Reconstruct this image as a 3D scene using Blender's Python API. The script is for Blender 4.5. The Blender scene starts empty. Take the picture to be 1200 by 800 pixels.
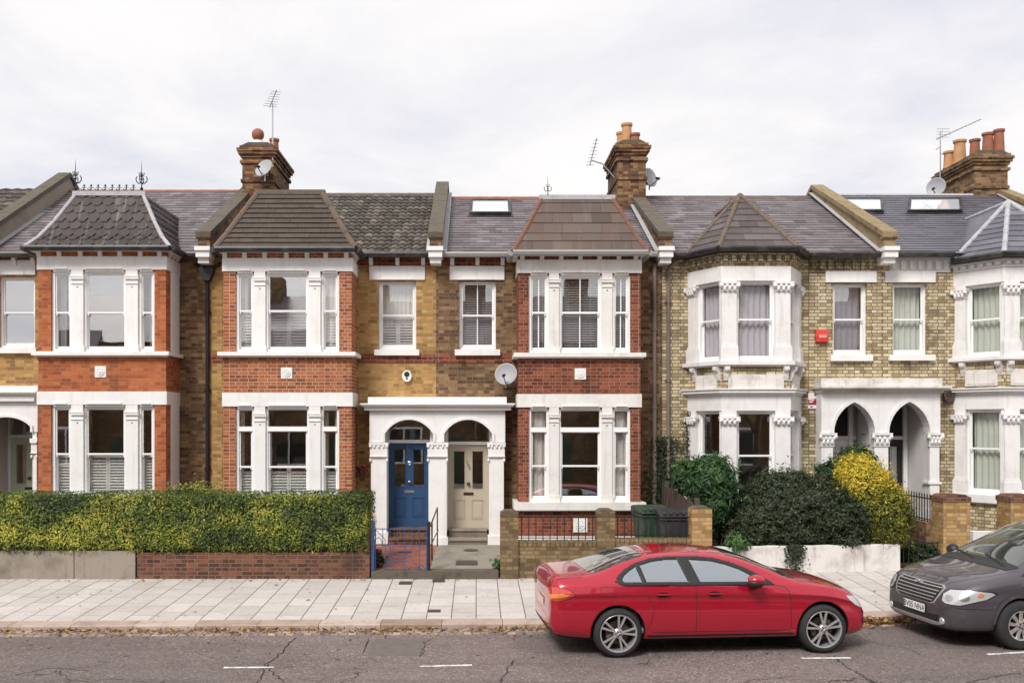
import bpy, bmesh, math, random
from mathutils import Vector, Matrix, noise
from mathutils.bvhtree import BVHTree
random.seed(7)
R = math.radians
scn = bpy.context.scene
COL = scn.collection
# ---- measuring helpers: picture measurements turned into metres at a known distance
F, VX, VY, H = 1100.0, 558.0, 495.0, 3.1
def X(px, D): return (px - VX) * D / F
def Z(py, D): return H + (VY - py) * D / F
BAY, WALL, GW = 20.1, 21.0, 17.4

# ============================================================ materials
MATS = {}
def new_mat(name):
    m = bpy.data.materials.new(name); m.use_nodes = True
    nt = m.node_tree; nt.nodes.clear()
    out = nt.nodes.new('ShaderNodeOutputMaterial')
    MATS[name] = m
    return m, nt, out
def N(nt, t, **kw):
    n = nt.nodes.new(t)
    for k, v in kw.items():
        if k in n.inputs.keys(): n.inputs[k].default_value = v
        else: setattr(n, k, v)
    return n
def L(nt, a, b): nt.links.new(a, b)
def c4(c): return (c[0], c[1], c[2], 1.0)
def mixc(nt, fac, a, b, mode='MIX'):
    n = nt.nodes.new('ShaderNodeMix'); n.data_type = 'RGBA'; n.blend_type = mode
    if isinstance(fac, (int, float)): n.inputs[0].default_value = fac
    else: L(nt, fac, n.inputs[0])
    for i, s in ((6, a), (7, b)):
        if isinstance(s, tuple): n.inputs[i].default_value = c4(s)
        else: L(nt, s, n.inputs[i])
    return n.outputs[2]
def math_n(nt, op, a, b=None, clamp=False):
    n = nt.nodes.new('ShaderNodeMath'); n.operation = op; n.use_clamp = clamp
    for i, s in ((0, a), (1, b)):
        if s is None: continue
        if isinstance(s, (int, float)): n.inputs[i].default_value = s
        else: L(nt, s, n.inputs[i])
    return n.outputs[0]
def ramp(nt, fac, stops):
    n = nt.nodes.new('ShaderNodeValToRGB'); cr = n.color_ramp
    while len(cr.elements) > 1: cr.elements.remove(cr.elements[-1])
    cr.elements[0].position = stops[0][0]; cr.elements[0].color = c4(stops[0][1])
    for p, c in stops[1:]:
        e = cr.elements.new(p); e.color = c4(c)
    L(nt, fac, n.inputs[0]); return n.outputs[0]
def tex_noise(nt, vec, scale, detail=4, rough=.6):
    n = nt.nodes.new('ShaderNodeTexNoise'); n.inputs['Scale'].default_value = scale
    n.inputs['Detail'].default_value = detail; n.inputs['Roughness'].default_value = rough
    if vec is not None: L(nt, vec, n.inputs['Vector'])
    return n.outputs[0]
def remap(nt, v, a, b, c=0, d=1):
    n = nt.nodes.new('ShaderNodeMapRange'); n.clamp = True
    L(nt, v, n.inputs[0])
    for i, s in zip((1, 2, 3, 4), (a, b, c, d)): n.inputs[i].default_value = s
    return n.outputs[0]
def bump(nt, h, strength=.3, dist=.01):
    n = nt.nodes.new('ShaderNodeBump'); n.inputs['Strength'].default_value = strength
    n.inputs['Distance'].default_value = dist; L(nt, h, n.inputs['Height']); return n.outputs[0]
def princ(nt, out, base, rough=.7, metal=0, normal=None, spec=.5, coat=0, coatr=.03):
    p = nt.nodes.new('ShaderNodeBsdfPrincipled')
    if isinstance(base, tuple): p.inputs['Base Color'].default_value = c4(base)
    else: L(nt, base, p.inputs['Base Color'])
    if isinstance(rough, (int, float)): p.inputs['Roughness'].default_value = rough
    else: L(nt, rough, p.inputs['Roughness'])
    p.inputs['Metallic'].default_value = metal
    p.inputs['Specular IOR Level'].default_value = spec
    p.inputs['Coat Weight'].default_value = coat; p.inputs['Coat Roughness'].default_value = coatr
    if normal is not None: L(nt, normal, p.inputs['Normal'])
    L(nt, p.outputs[0], out.inputs[0]); return p
def objco(nt): return nt.nodes.new('ShaderNodeTexCoord').outputs['Object']

def surf_uv(nt):
    """u along the wall, v up; horizontal faces take x and y"""
    co = objco(nt); g = nt.nodes.new('ShaderNodeNewGeometry')
    s = nt.nodes.new('ShaderNodeSeparateXYZ'); L(nt, co, s.inputs[0])
    n = nt.nodes.new('ShaderNodeSeparateXYZ'); L(nt, g.outputs['True Normal'], n.inputs[0])
    a = math_n(nt, 'MULTIPLY', s.outputs[0], n.outputs[1]); a = math_n(nt, 'MULTIPLY', a, -1.0)
    b = math_n(nt, 'MULTIPLY', s.outputs[1], n.outputs[0])
    nz = math_n(nt, 'ABSOLUTE', n.outputs[2])
    u = math_n(nt, 'ADD', math_n(nt, 'ADD', a, b), math_n(nt, 'MULTIPLY', s.outputs[0], nz))
    v = math_n(nt, 'ADD', s.outputs[2], math_n(nt, 'MULTIPLY', s.outputs[1], nz))
    c = nt.nodes.new('ShaderNodeCombineXYZ'); L(nt, u, c.inputs[0]); L(nt, v, c.inputs[1])
    return c.outputs[0], co

def brick_mat(name, palette, mortar, stain=(.05, .04, .03), stain_amt=.5, width=.205, row=.075, msize=.006,
              stain_scale=.9, lo=.5, hi=.75, soot=.36):
    m, nt, out = new_mat(name)
    uv, co = surf_uv(nt)
    wob = nt.nodes.new('ShaderNodeVectorMath'); wob.operation = 'SCALE'; wob.inputs['Scale'].default_value = .006
    nn = nt.nodes.new('ShaderNodeTexNoise'); nn.inputs['Scale'].default_value = 9; L(nt, co, nn.inputs['Vector'])
    L(nt, nn.outputs['Color'], wob.inputs[0])
    ad = nt.nodes.new('ShaderNodeVectorMath'); L(nt, uv, ad.inputs[0]); L(nt, wob.outputs[0], ad.inputs[1])
    b = nt.nodes.new('ShaderNodeTexBrick'); L(nt, ad.outputs[0], b.inputs['Vector'])
    b.inputs['Color1'].default_value = (0, 0, 0, 1); b.inputs['Color2'].default_value = (1, 1, 1, 1)
    b.inputs['Mortar'].default_value = (.5, .5, .5, 1)
    b.inputs['Scale'].default_value = 1; b.inputs['Brick Width'].default_value = width
    b.inputs['Row Height'].default_value = row; b.inputs['Mortar Size'].default_value = msize
    b.inputs['Mortar Smooth'].default_value = .25; b.inputs['Bias'].default_value = 0
    b.offset = .5; b.squash = .62; b.squash_frequency = 2
    n2 = tex_noise(nt, co, 34, 4); n5 = tex_noise(nt, co, 3.0, 6, .75)
    bw = nt.nodes.new('ShaderNodeRGBToBW'); L(nt, b.outputs['Color'], bw.inputs[0])
    col = ramp(nt, math_n(nt, 'ADD', math_n(nt, 'MULTIPLY', bw.outputs[0], .70), math_n(nt, 'SUBTRACT', math_n(nt, 'MULTIPLY', n5, 1.0), .35)), palette)
    col = mixc(nt, .45, col, ramp(nt, n2, [(.25, (.45, .45, .45)), (.75, (1.0, 1.0, 1.0))]), 'MULTIPLY')
    col = mixc(nt, b.outputs['Fac'], col, mixc(nt, remap(nt, n2, .3, .7), mortar, tuple(x * .72 for x in mortar)))
    n3 = tex_noise(nt, co, stain_scale, 7, .68)
    f = math_n(nt, 'MULTIPLY', remap(nt, n3, lo, hi), stain_amt)
    # vertical run-off streaks
    mp = nt.nodes.new('ShaderNodeMapping'); mp.inputs['Scale'].default_value = (5.0, 5.0, .35); L(nt, co, mp.inputs[0])
    n4 = tex_noise(nt, mp.outputs[0], 1.0, 5, .6)
    f2 = math_n(nt, 'MULTIPLY', remap(nt, n4, .52, .78), stain_amt * .6)
    f = math_n(nt, 'MAXIMUM', f, f2)
    so = remap(nt, math_n(nt, 'ADD', math_n(nt, 'MULTIPLY', bw.outputs[0], -.50), math_n(nt, 'MULTIPLY', n5, 1.0)), soot - .03, soot + .16)
    col = mixc(nt, math_n(nt, 'MULTIPLY', math_n(nt, 'MULTIPLY', so, .6), math_n(nt, 'SUBTRACT', 1.0, math_n(nt, 'MULTIPLY', b.outputs['Fac'], .6))), col, mixc(nt, .42, stain, col))
    col = mixc(nt, f, col, stain)
    h = math_n(nt, 'ADD', math_n(nt, 'MULTIPLY', b.outputs['Fac'], -1.0), math_n(nt, 'MULTIPLY', n2, .8))
    princ(nt, out, col, .88, normal=bump(nt, h, .7, .008), spec=.25)
    return m

yellow = brick_mat('brick_ochre', [(0, (.17, .09, .035)), (.15, (.37, .205, .068)), (.6, (.51, .30, .105)), (1, (.61, .405, .175))],
                   (.44, .31, .18), (.11, .06, .028), .55, soot=.33)
brownb = brick_mat('brick_brown', [(0, (.075, .04, .025)), (.3, (.19, .105, .055)), (.7, (.31, .19, .095)), (1, (.43, .285, .15))],
                   (.28, .20, .13), (.05, .034, .024), .7, lo=.45, hi=.68, soot=.22)
paleb = brick_mat('brick_pale', [(0, (.17, .115, .06)), (.12, (.42, .33, .18)), (.5, (.62, .52, .32)), (1, (.76, .67, .47))],
                  (.20, .14, .09), (.085, .06, .04), .8, msize=.009, lo=.50, hi=.70, soot=.27)
orangeb = brick_mat('brick_orange', [(0, (.30, .075, .03)), (.5, (.47, .135, .05)), (1, (.58, .20, .08))],
                    (.44, .25, .16), (.14, .06, .035), .35, msize=.004)
orangeb2 = brick_mat('brick_red_pointed', [(0, (.24, .06, .025)), (.5, (.43, .125, .045)), (1, (.54, .20, .08))],
                     (.54, .42, .32), (.13, .05, .03), .4, msize=.0075)
redb = brick_mat('brick_dark_red', [(0, (.11, .03, .018)), (.5, (.235, .062, .032)), (1, (.38, .12, .06))],
                 (.36, .24, .18), (.06, .025, .018), .55, msize=.006)
chimb = brick_mat('brick_chimney', [(0, (.05, .03, .02)), (.3, (.20, .075, .04)), (.6, (.28, .17, .08)), (1, (.42, .22, .11))],
                  (.17, .12, .085), (.04, .028, .02), .8, lo=.44, hi=.66, soot=.2)
gardenb = brick_mat('brick_garden_red', [(0, (.07, .03, .022)), (.5, (.165, .068, .042)), (1, (.28, .12, .07))],
                    (.20, .15, .11), (.04, .028, .022), .8, msize=.009)
stockb = brick_mat('brick_garden_stock', [(0, (.09, .06, .03)), (.4, (.215, .145, .07)), (1, (.36, .25, .13))],
                   (.15, .115, .075), (.07, .055, .035), .75, msize=.008, stain_scale=2.2, lo=.45, hi=.7)
pillarb = brick_mat('brick_pillar_orange', [(0, (.30, .17, .06)), (.5, (.48, .29, .11)), (1, (.58, .38, .17))],
                    (.30, .22, .14), (.09, .06, .035), .55, msize=.007, stain_scale=2.5)

def paint_mat(name, base, rough=.55, dirt=(.35, .31, .26), amt=.25, scale=2.5, metal=0, coat=0, bmp=.15, streak=0):
    m, nt, out = new_mat(name); co = objco(nt)
    n = tex_noise(nt, co, scale, 8, .7)
    col = mixc(nt, math_n(nt, 'MULTIPLY', remap(nt, n, .48, .75), amt), base, dirt)
    if streak:
        mp = nt.nodes.new('ShaderNodeMapping'); mp.inputs['Scale'].default_value = (11, 11, .7); L(nt, co, mp.inputs[0])
        ns = tex_noise(nt, mp.outputs[0], 1.0, 6, .7); col = mixc(nt, math_n(nt, 'MULTIPLY', remap(nt, ns, .54, .74), streak), col, dirt)
    n2 = tex_noise(nt, co, 40, 3)
    princ(nt, out, col, rough, metal, bump(nt, n2, bmp, .004), .4, coat)
    return m
white = paint_mat('white_masonry_paint', (.79, .775, .76), .6, (.40, .35, .30), .22, streak=.32)
white_c = paint_mat('creamy_masonry_paint', (.74, .72, .685), .65, (.33, .28, .22), .35, streak=.42)
white_g = paint_mat('grey_white_masonry_paint', (.76, .745, .735), .6, (.34, .30, .26), .30, streak=.38)
white_w = paint_mat('white_joinery_gloss', (.82, .81, .80), .35, (.5, .47, .42), .15)
white_old = paint_mat('weathered_white_render', (.68, .65, .62), .8, (.20, .15, .11), .6, 2.2, bmp=.5, streak=.5)
cream_d = paint_mat('cream_door_paint', (.46, .40, .31), .35, (.3, .26, .2), .1)
blue_d = paint_mat('blue_door_paint', (.03, .075, .165), .3, (.02, .05, .12), .3); terra_old = paint_mat('weathered_hip_tile', (.20, .095, .065), .9, (.09, .06, .05), .7, 6)
green_d = paint_mat('pale_green_door_paint', (.50, .56, .42), .35)
lead = paint_mat('lead_sheet', (.42, .41, .43), .55, (.22, .21, .22), .6, 4)
black_ir = paint_mat('black_iron', (.018, .018, .02), .4, (.06, .04, .03), .3, 8)
blue_ir = paint_mat('blue_iron', (.03, .085, .22), .4, (.1, .06, .05), .4, 10)
grey_pl = paint_mat('grey_plastic', (.30, .29, .28), .5)
brown_pl = paint_mat('brown_pipe', (.20, .16, .13), .6, (.08, .06, .05), .5)
dish_m = paint_mat('dish_grey', (.36, .36, .38), .5)
alu = paint_mat('aluminium', (.5, .5, .5), .35, metal=.9)
chrome = paint_mat('chrome', (.75, .75, .76), .15, amt=0, metal=1, bmp=0)
brass = paint_mat('dark_brass', (.10, .07, .05), .35, metal=.8)
red_pl = paint_mat('red_plastic', (.62, .055, .035), .4, (.3, .03, .02), .2)
redsign = paint_mat('red_print', (.33, .02, .03), .5)
terra = paint_mat('terracotta', (.30, .115, .07), .85, (.12, .07, .05), .7, 5)
terra2 = paint_mat('buff_terracotta', (.50, .27, .13), .8, (.16, .10, .07), .6, 5)
stone_c = paint_mat('mossy_coping', (.115, .095, .072), .9, (.04, .034, .025), .85, 6, bmp=.8)
stone_y = paint_mat('weathered_buff_stone', (.27, .20, .11), .9, (.06, .045, .03), .85, 5, bmp=.8)
cement = paint_mat('cement_render', (.29, .25, .205), .9, (.10, .08, .06), .75, 1.8, bmp=.6, streak=.5)
concrete = paint_mat('path_concrete', (.27, .24, .195), .9, (.10, .10, .06), .8, 2.5, bmp=.8)
soil = paint_mat('garden_soil', (.075, .055, .04), .95, (.04, .03, .025), .6, 6, bmp=1)
green_bin = paint_mat('green_bin_plastic', (.03, .06, .035), .55)
black_bin = paint_mat('dark_grey_bin_plastic', (.035, .035, .04), .45)
wood_f = paint_mat('dark_fence_timber', (.085, .06, .05), .85, (.03, .025, .022), .7, 6, bmp=.7)
room_m = paint_mat('room_wall', (.46, .42, .38), .9)
room_f = paint_mat('room_floor', (.13, .09, .06), .8)
gutterm = paint_mat('black_gutter', (.022, .022, .024), .45)
hipbrown = paint_mat('brown_hip_tile', (.15, .11, .085), .9, (.06, .05, .04), .7, 7, bmp=.6)
rubber = paint_mat('tyre_rubber', (.022, .022, .023), .8, (.06, .055, .05), .4, 12)
blackpl = paint_mat('black_car_plastic', (.02, .02, .022), .45, amt=0)
darkwell = paint_mat('wheel_well_black', (.008, .008, .008), .95, amt=0)
rimm = paint_mat('alloy_silver', (.52, .51, .52), .32, (.3, .27, .25), .3, 14, metal=.6)
rimchr = paint_mat('dusty_chrome_rim', (.62, .60, .58), .28, (.25, .17, .12), .6, 16, metal=.8)
shutter_m = paint_mat('white_shutter', (.78, .77, .74), .5)
blind_m = paint_mat('blind_slat', (.50, .49, .48), .5)
flower = paint_mat('red_flower', (.5, .03, .04), .6)
dark_fill = paint_mat('ink_black', (.015, .015, .015), .5, amt=0)
porchin = paint_mat('porch_inner_white', (.74, .72, .70), .6)

def cloth(name, base, tr=.10):
    m, nt, out = new_mat(name)
    d = nt.nodes.new('ShaderNodeBsdfDiffuse'); d.inputs[0].default_value = c4(base)
    t = nt.nodes.new('ShaderNodeBsdfTranslucent'); t.inputs[0].default_value = c4(base)
    mx = nt.nodes.new('ShaderNodeMixShader'); mx.inputs[0].default_value = tr
    L(nt, d.outputs[0], mx.inputs[1]); L(nt, t.outputs[0], mx.inputs[2]); L(nt, mx.outputs[0], out.inputs[0]); return m
curt_w = cloth('curtain_cream', (.90, .87, .82)); curt_g = cloth('curtain_grey', (.47, .45, .48))
curt_gr = cloth('curtain_pale_green', (.50, .53, .46)); curt_b = cloth('curtain_beige', (.75, .66, .55))

def glass_mat(name, refl, tint=(.985, .985, .985)):
    m, nt, out = new_mat(name)
    t = nt.nodes.new('ShaderNodeBsdfTransparent'); t.inputs[0].default_value = c4(tint)
    g = nt.nodes.new('ShaderNodeBsdfGlossy'); g.inputs['Roughness'].default_value = .0
    g.inputs[0].default_value = (1, 1, 1, 1)
    co = objco(nt); n = tex_noise(nt, co, 1.6, 2, .5)
    L(nt, bump(nt, n, .05, .01), g.inputs['Normal'])
    fr = nt.nodes.new('ShaderNodeLayerWeight'); fr.inputs[0].default_value = .5
    f = math_n(nt, 'ADD', math_n(nt, 'MULTIPLY', math_n(nt, 'POWER', fr.outputs['Facing'], 5.0), 1 - refl), refl, True)
    mx = nt.nodes.new('ShaderNodeMixShader'); L(nt, f, mx.inputs[0])
    L(nt, t.outputs[0], mx.inputs[1]); L(nt, g.outputs[0], mx.inputs[2]); L(nt, mx.outputs[0], out.inputs[0]); return m
glass_hi = glass_mat('window_glass_bright', .42)
glass_mid = glass_mat('window_glass', .20)
glass_lo = glass_mat('window_glass_clear', .02)
def mirror_glass():
    m, nt, out = new_mat('skylight_glass')
    princ(nt, out, (.55, .58, .62), .06, spec=1.0, coat=1); return m
sky_glass = mirror_glass()
def dark_glass(name, base, rough=.05, metal=0.0):
    m, nt, out = new_mat(name); princ(nt, out, base, rough, metal, spec=1.0, coat=1, coatr=.02); return m
car_glass = dark_glass('car_side_glass', (.36, .40, .46), .05, .85)
car_glass_d = dark_glass('car_dark_glass', (.02, .025, .025), .03)
def car_pane_mat():
    m, nt, out = new_mat('car_window_glass')
    t = nt.nodes.new('ShaderNodeBsdfTransparent'); t.inputs[0].default_value = (.62, .68, .70, 1)
    g = nt.nodes.new('ShaderNodeBsdfGlossy'); g.inputs['Roughness'].default_value = .02; g.inputs[0].default_value = (.86, .93, 1, 1)
    fr = nt.nodes.new('ShaderNodeLayerWeight'); fr.inputs[0].default_value = .5
    f = math_n(nt, 'ADD', math_n(nt, 'MULTIPLY', math_n(nt, 'POWER', fr.outputs['Facing'], 5.0), .6), .5, True)
    mx = nt.nodes.new('ShaderNodeMixShader'); L(nt, f, mx.inputs[0]); L(nt, t.outputs[0], mx.inputs[1]); L(nt, g.outputs[0], mx.inputs[2]); L(nt, mx.outputs[0], out.inputs[0]); return m
car_pane = car_pane_mat()
seat_m = paint_mat('grey_seat_leather', (.42, .40, .38), .6)
van_glass = dark_glass('van_glass', (.045, .055, .05), .03, .2)

def tint_mat(name, stops, rough=.6, stain=None, stain_amt=.4, noise_s=3, spec=.4, bmp=.3, trans=0, streak=0):
    m, nt, out = new_mat(name)
    a = nt.nodes.new('ShaderNodeAttribute'); a.attribute_name = 'tint'
    col = ramp(nt, a.outputs['Fac'], stops); co = objco(nt)
    if stain:
        n = tex_noise(nt, co, noise_s, 7, .7)
        col = mixc(nt, math_n(nt, 'MULTIPLY', remap(nt, n, .5, .72), stain_amt), col, stain)
    if streak:
        mp = nt.nodes.new('ShaderNodeMapping'); mp.inputs['Scale'].default_value = (9.0, 1.0, 1.1); L(nt, co, mp.inputs[0])
        ns = tex_noise(nt, mp.outputs[0], 1.0, 4, .6); col = mixc(nt, math_n(nt, 'MULTIPLY', remap(nt, ns, .55, .72), streak), col, (.30, .27, .26))
    n2 = tex_noise(nt, co, 30, 3)
    p = princ(nt, out, col, rough, 0, bump(nt, n2, bmp, .004), spec)
    if trans:
        t = nt.nodes.new('ShaderNodeBsdfTranslucent'); L(nt, col, t.inputs[0])
        mx = nt.nodes.new('ShaderNodeMixShader'); mx.inputs[0].default_value = trans
        L(nt, p.outputs[0], mx.inputs[1]); L(nt, t.outputs[0], mx.inputs[2]); L(nt, mx.outputs[0], out.inputs[0])
    return m
slate_p = tint_mat('purple_slate', [(0, (.085, .068, .072)), (.5, (.15, .127, .134)), (1, (.24, .21, .218))], .5, (.30, .26, .27), .3)
slate_b = tint_mat('blue_slate', [(0, (.075, .068, .088)), (.5, (.115, .108, .132)), (1, (.16, .152, .18))], .42, (.26, .25, .28), .3)
slate_d = tint_mat('dark_slate', [(0, (.024, .016, .014)), (.5, (.038, .026, .023)), (1, (.062, .045, .040))], .6, (.09, .07, .062), .3, streak=.45)
slate_g = tint_mat('weathered_grey_slate', [(0, (.06, .048, .046)), (.5, (.09, .075, .072)), (1, (.135, .115, .11))], .6, (.15, .13, .12), .3, streak=.1)
slate_r = tint_mat('rust_streaked_slate', [(0, (.072, .048, .039)), (.5, (.10, .071, .058)), (1, (.13, .098, .082))], .55, (.14, .062, .034), .7, 3, streak=.15)
tile_br = tint_mat('brown_plain_tile', [(0, (.055, .042, .033)), (.5, (.082, .063, .050)), (1, (.11, .088, .070))], .9, (.15, .125, .10), .35, 5)
pan_m = tint_mat('dark_pantile', [(0, (.028, .022, .018)), (.5, (.062, .051, .042)), (1, (.17, .145, .12))], .8, (.36, .32, .27), .5, 16)  # pale speckle and top stop put tile crown highlights into the colour
hedge_m = tint_mat('privet_leaf', [(0, (.024, .044, .010)), (.4, (.085, .13, .022)), (.62, (.22, .25, .032)), (.82, (.40, .39, .055)), (1, (.56, .53, .09))], .55, trans=.25)
yel_m = tint_mat('golden_leaf', [(0, (.035, .055, .010)), (.3, (.10, .12, .015)), (.55, (.30, .27, .025)), (.8, (.62, .46, .035)), (1, (.82, .64, .08))], .55, trans=.25)
dark_m = tint_mat('dark_glossy_leaf', [(0, (.009, .017, .007)), (.6, (.028, .044, .016)), (.9, (.06, .08, .032)), (1, (.11, .09, .05))], .5, trans=.12)
con_m = tint_mat('bright_green_leaf', [(0, (.010, .032, .010)), (.6, (.032, .085, .022)), (1, (.10, .19, .05))], .55, trans=.2)
dead_m = tint_mat('autumn_leaf', [(0, (.08, .04, .02)), (.4, (.22, .11, .04)), (.75, (.38, .22, .07)), (1, (.52, .36, .15))], .8, trans=.1)
twig_m = paint_mat('twig_bark', (.07, .045, .03), .9)
core_m = paint_mat('shaded_foliage_core', (.018, .024, .010), .95)  # near-black colour carries the shade between the leaves

# ---- ground
def road_mat():
    m, nt, out = new_mat('worn_asphalt'); co = objco(nt)
    v = nt.nodes.new('ShaderNodeTexVoronoi'); v.inputs['Scale'].default_value = 48; L(nt, co, v.inputs['Vector'])
    sp = ramp(nt, v.outputs['Color'], [(0, (.075, .058, .053)), (.45, (.155, .122, .112)), (.8, (.25, .20, .185)), (1, (.46, .39, .36))])
    n = tex_noise(nt, co, .6, 7, .65)
    col = mixc(nt, remap(nt, n, .35, .7), sp, mixc(nt, .5, sp, (.20, .165, .160)))
    n2 = tex_noise(nt, co, 6, 6, .7)
    col = mixc(nt, math_n(nt, 'MULTIPLY', remap(nt, n2, .56, .78), .45), col, (.06, .05, .048))
    n7 = tex_noise(nt, co, .22, 3, .5); col = mixc(nt, math_n(nt, 'MULTIPLY', remap(nt, n7, .50, .53), .22), col, (.07, .06, .058))
    mpp = nt.nodes.new('ShaderNodeMapping'); mpp.inputs['Scale'].default_value = (.12, 2.2, 1); L(nt, co, mpp.inputs[0]); n8 = tex_noise(nt, mpp.outputs[0], 1.0, 4, .6)
    col = mixc(nt, math_n(nt, 'MULTIPLY', remap(nt, n8, .5, .7), .30), col, (.05, .043, .042))
    # long fine cracks
    wv = nt.nodes.new('ShaderNodeTexVoronoi'); wv.feature = 'DISTANCE_TO_EDGE'; wv.inputs['Scale'].default_value = .32
    nz = nt.nodes.new('ShaderNodeTexNoise'); nz.inputs['Scale'].default_value = 2.2; nz.inputs['Detail'].default_value = 6; L(nt, co, nz.inputs['Vector'])
    sc = nt.nodes.new('ShaderNodeVectorMath'); sc.operation = 'SCALE'; sc.inputs['Scale'].default_value = .9; L(nt, nz.outputs['Color'], sc.inputs[0])
    ad = nt.nodes.new('ShaderNodeVectorMath'); L(nt, co, ad.inputs[0]); L(nt, sc.outputs[0], ad.inputs[1]); L(nt, ad.outputs[0], wv.inputs['Vector'])
    ck = remap(nt, wv.outputs['Distance'], .0015, .0055, 1, 0)
    gate = remap(nt, tex_noise(nt, co, .35, 2), .46, .54)
    ck = math_n(nt, 'MULTIPLY', ck, gate)
    col = mixc(nt, math_n(nt, 'MULTIPLY', ck, .85), col, (.02, .017, .016))
    h = math_n(nt, 'SUBTRACT', v.outputs['Distance'], math_n(nt, 'MULTIPLY', ck, 2.0))
    princ(nt, out, col, .85, normal=bump(nt, h, .6, .006), spec=.3)
    return m
road_m = road_mat()
def paving_mat():
    m, nt, out = new_mat('concrete_slab_paving'); co = objco(nt)
    s = nt.nodes.new('ShaderNodeSeparateXYZ'); L(nt, co, s.inputs[0])
    c = nt.nodes.new('ShaderNodeCombineXYZ'); L(nt, s.outputs[1], c.inputs[0]); L(nt, s.outputs[0], c.inputs[1])
    b = nt.nodes.new('ShaderNodeTexBrick'); L(nt, c.outputs[0], b.inputs['Vector'])
    b.inputs['Color1'].default_value = (0, 0, 0, 1); b.inputs['Color2'].default_value = (1, 1, 1, 1)
    b.inputs['Scale'].default_value = 1; b.inputs['Brick Width'].default_value = .62; b.inputs['Row Height'].default_value = .385
    b.inputs['Mortar Size'].default_value = .006; b.inputs['Mortar Smooth'].default_value = .1; b.offset = .37
    col = ramp(nt, b.outputs['Color'], [(0, (.46, .42, .39)), (.5, (.51, .47, .44)), (1, (.55, .51, .48))])
    n = tex_noise(nt, co, 1.4, 8, .7)
    col = mixc(nt, math_n(nt, 'MULTIPLY', remap(nt, n, .5, .75), .5), col, (.33, .285, .25))
    n2 = tex_noise(nt, co, 14, 5, .7)
    col = mixc(nt, math_n(nt, 'MULTIPLY', remap(nt, n2, .55, .75), .55), col, (.2, .16, .13))
    # strong joints run back from the kerb: widen them
    w = nt.nodes.new('ShaderNodeMath'); w.operation = 'FRACT'
    L(nt, math_n(nt, 'DIVIDE', s.outputs[0], .385), w.inputs[0])
    e = math_n(nt, 'MINIMUM', w.outputs[0], math_n(nt, 'SUBTRACT', 1.0, w.outputs[0]))
    j = remap(nt, e, .010, .028, 1, 0)
    j = math_n(nt, 'MAXIMUM', j, math_n(nt, 'MULTIPLY', b.outputs['Fac'], .8))
    col = mixc(nt, math_n(nt, 'MULTIPLY', j, .85), col, (.045, .035, .028))
    h = math_n(nt, 'SUBTRACT', math_n(nt, 'MULTIPLY', n2, .2), j)
    princ(nt, out, col, .85, normal=bump(nt, h, .5, .006), spec=.3); return m
paving_m = paving_mat()
kerb_m = tint_mat('granite_kerb', [(0, (.30, .22, .175)), (.5, (.42, .33, .275)), (1, (.52, .43, .37))], .85, (.16, .12, .095), .6, 3, bmp=.7)
sett_m = tint_mat('gutter_sett', [(0, (.16, .11, .09)), (.5, (.28, .21, .18)), (1, (.42, .33, .28))], .9, (.09, .07, .05), .6, 5, bmp=.7)
line_m = paint_mat('worn_road_paint', (.72, .70, .68), .8, (.16, .13, .12), 1.0, 9)
manhole_m = paint_mat('manhole_iron', (.07, .05, .045), .6, (.12, .08, .06), .6, 9)
chequer, nt, out = new_mat('red_tile_path')
uvv = objco(nt); ch = nt.nodes.new('ShaderNodeTexBrick'); L(nt, uvv, ch.inputs['Vector'])
ch.inputs['Scale'].default_value = 1; ch.inputs['Brick Width'].default_value = .11; ch.inputs['Row Height'].default_value = .11; ch.offset = 0
ch.inputs['Mortar Size'].default_value = .003; ch.inputs['Color1'].default_value = (.36, .115, .07, 1); ch.inputs['Color2'].default_value = (.20, .06, .04, 1)
ch.inputs['Mortar'].default_value = (.2, .12, .09, 1)
princ(nt, out, ch.outputs['Color'], .6)

def carpaint(name, base, metal, rough=.3):
    m, nt, out = new_mat(name); co = objco(nt)
    n = tex_noise(nt, co, 900, 1)
    col = mixc(nt, math_n(nt, 'MULTIPLY', n, .35), base, tuple(min(1, x * 1.7) for x in base))
    princ(nt, out, col, rough, metal, spec=.5, coat=1.0, coatr=.02); return m
red_car = carpaint('red_metallic_paint', (.40, .008, .028), .4, .24)
grey_car = carpaint('graphite_metallic_paint', (.075, .065, .08), .45, .35)
grey_bump = paint_mat('dull_grey_bumper', (.055, .050, .054), .45, amt=.15)
lampg = dark_glass('headlamp_glass', (.50, .51, .51), .3, .15)
lampr = dark_glass('tail_lamp_red', (.55, .03, .015), .12)
lampo = dark_glass('tail_lamp_orange', (.75, .22, .04), .12)
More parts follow.
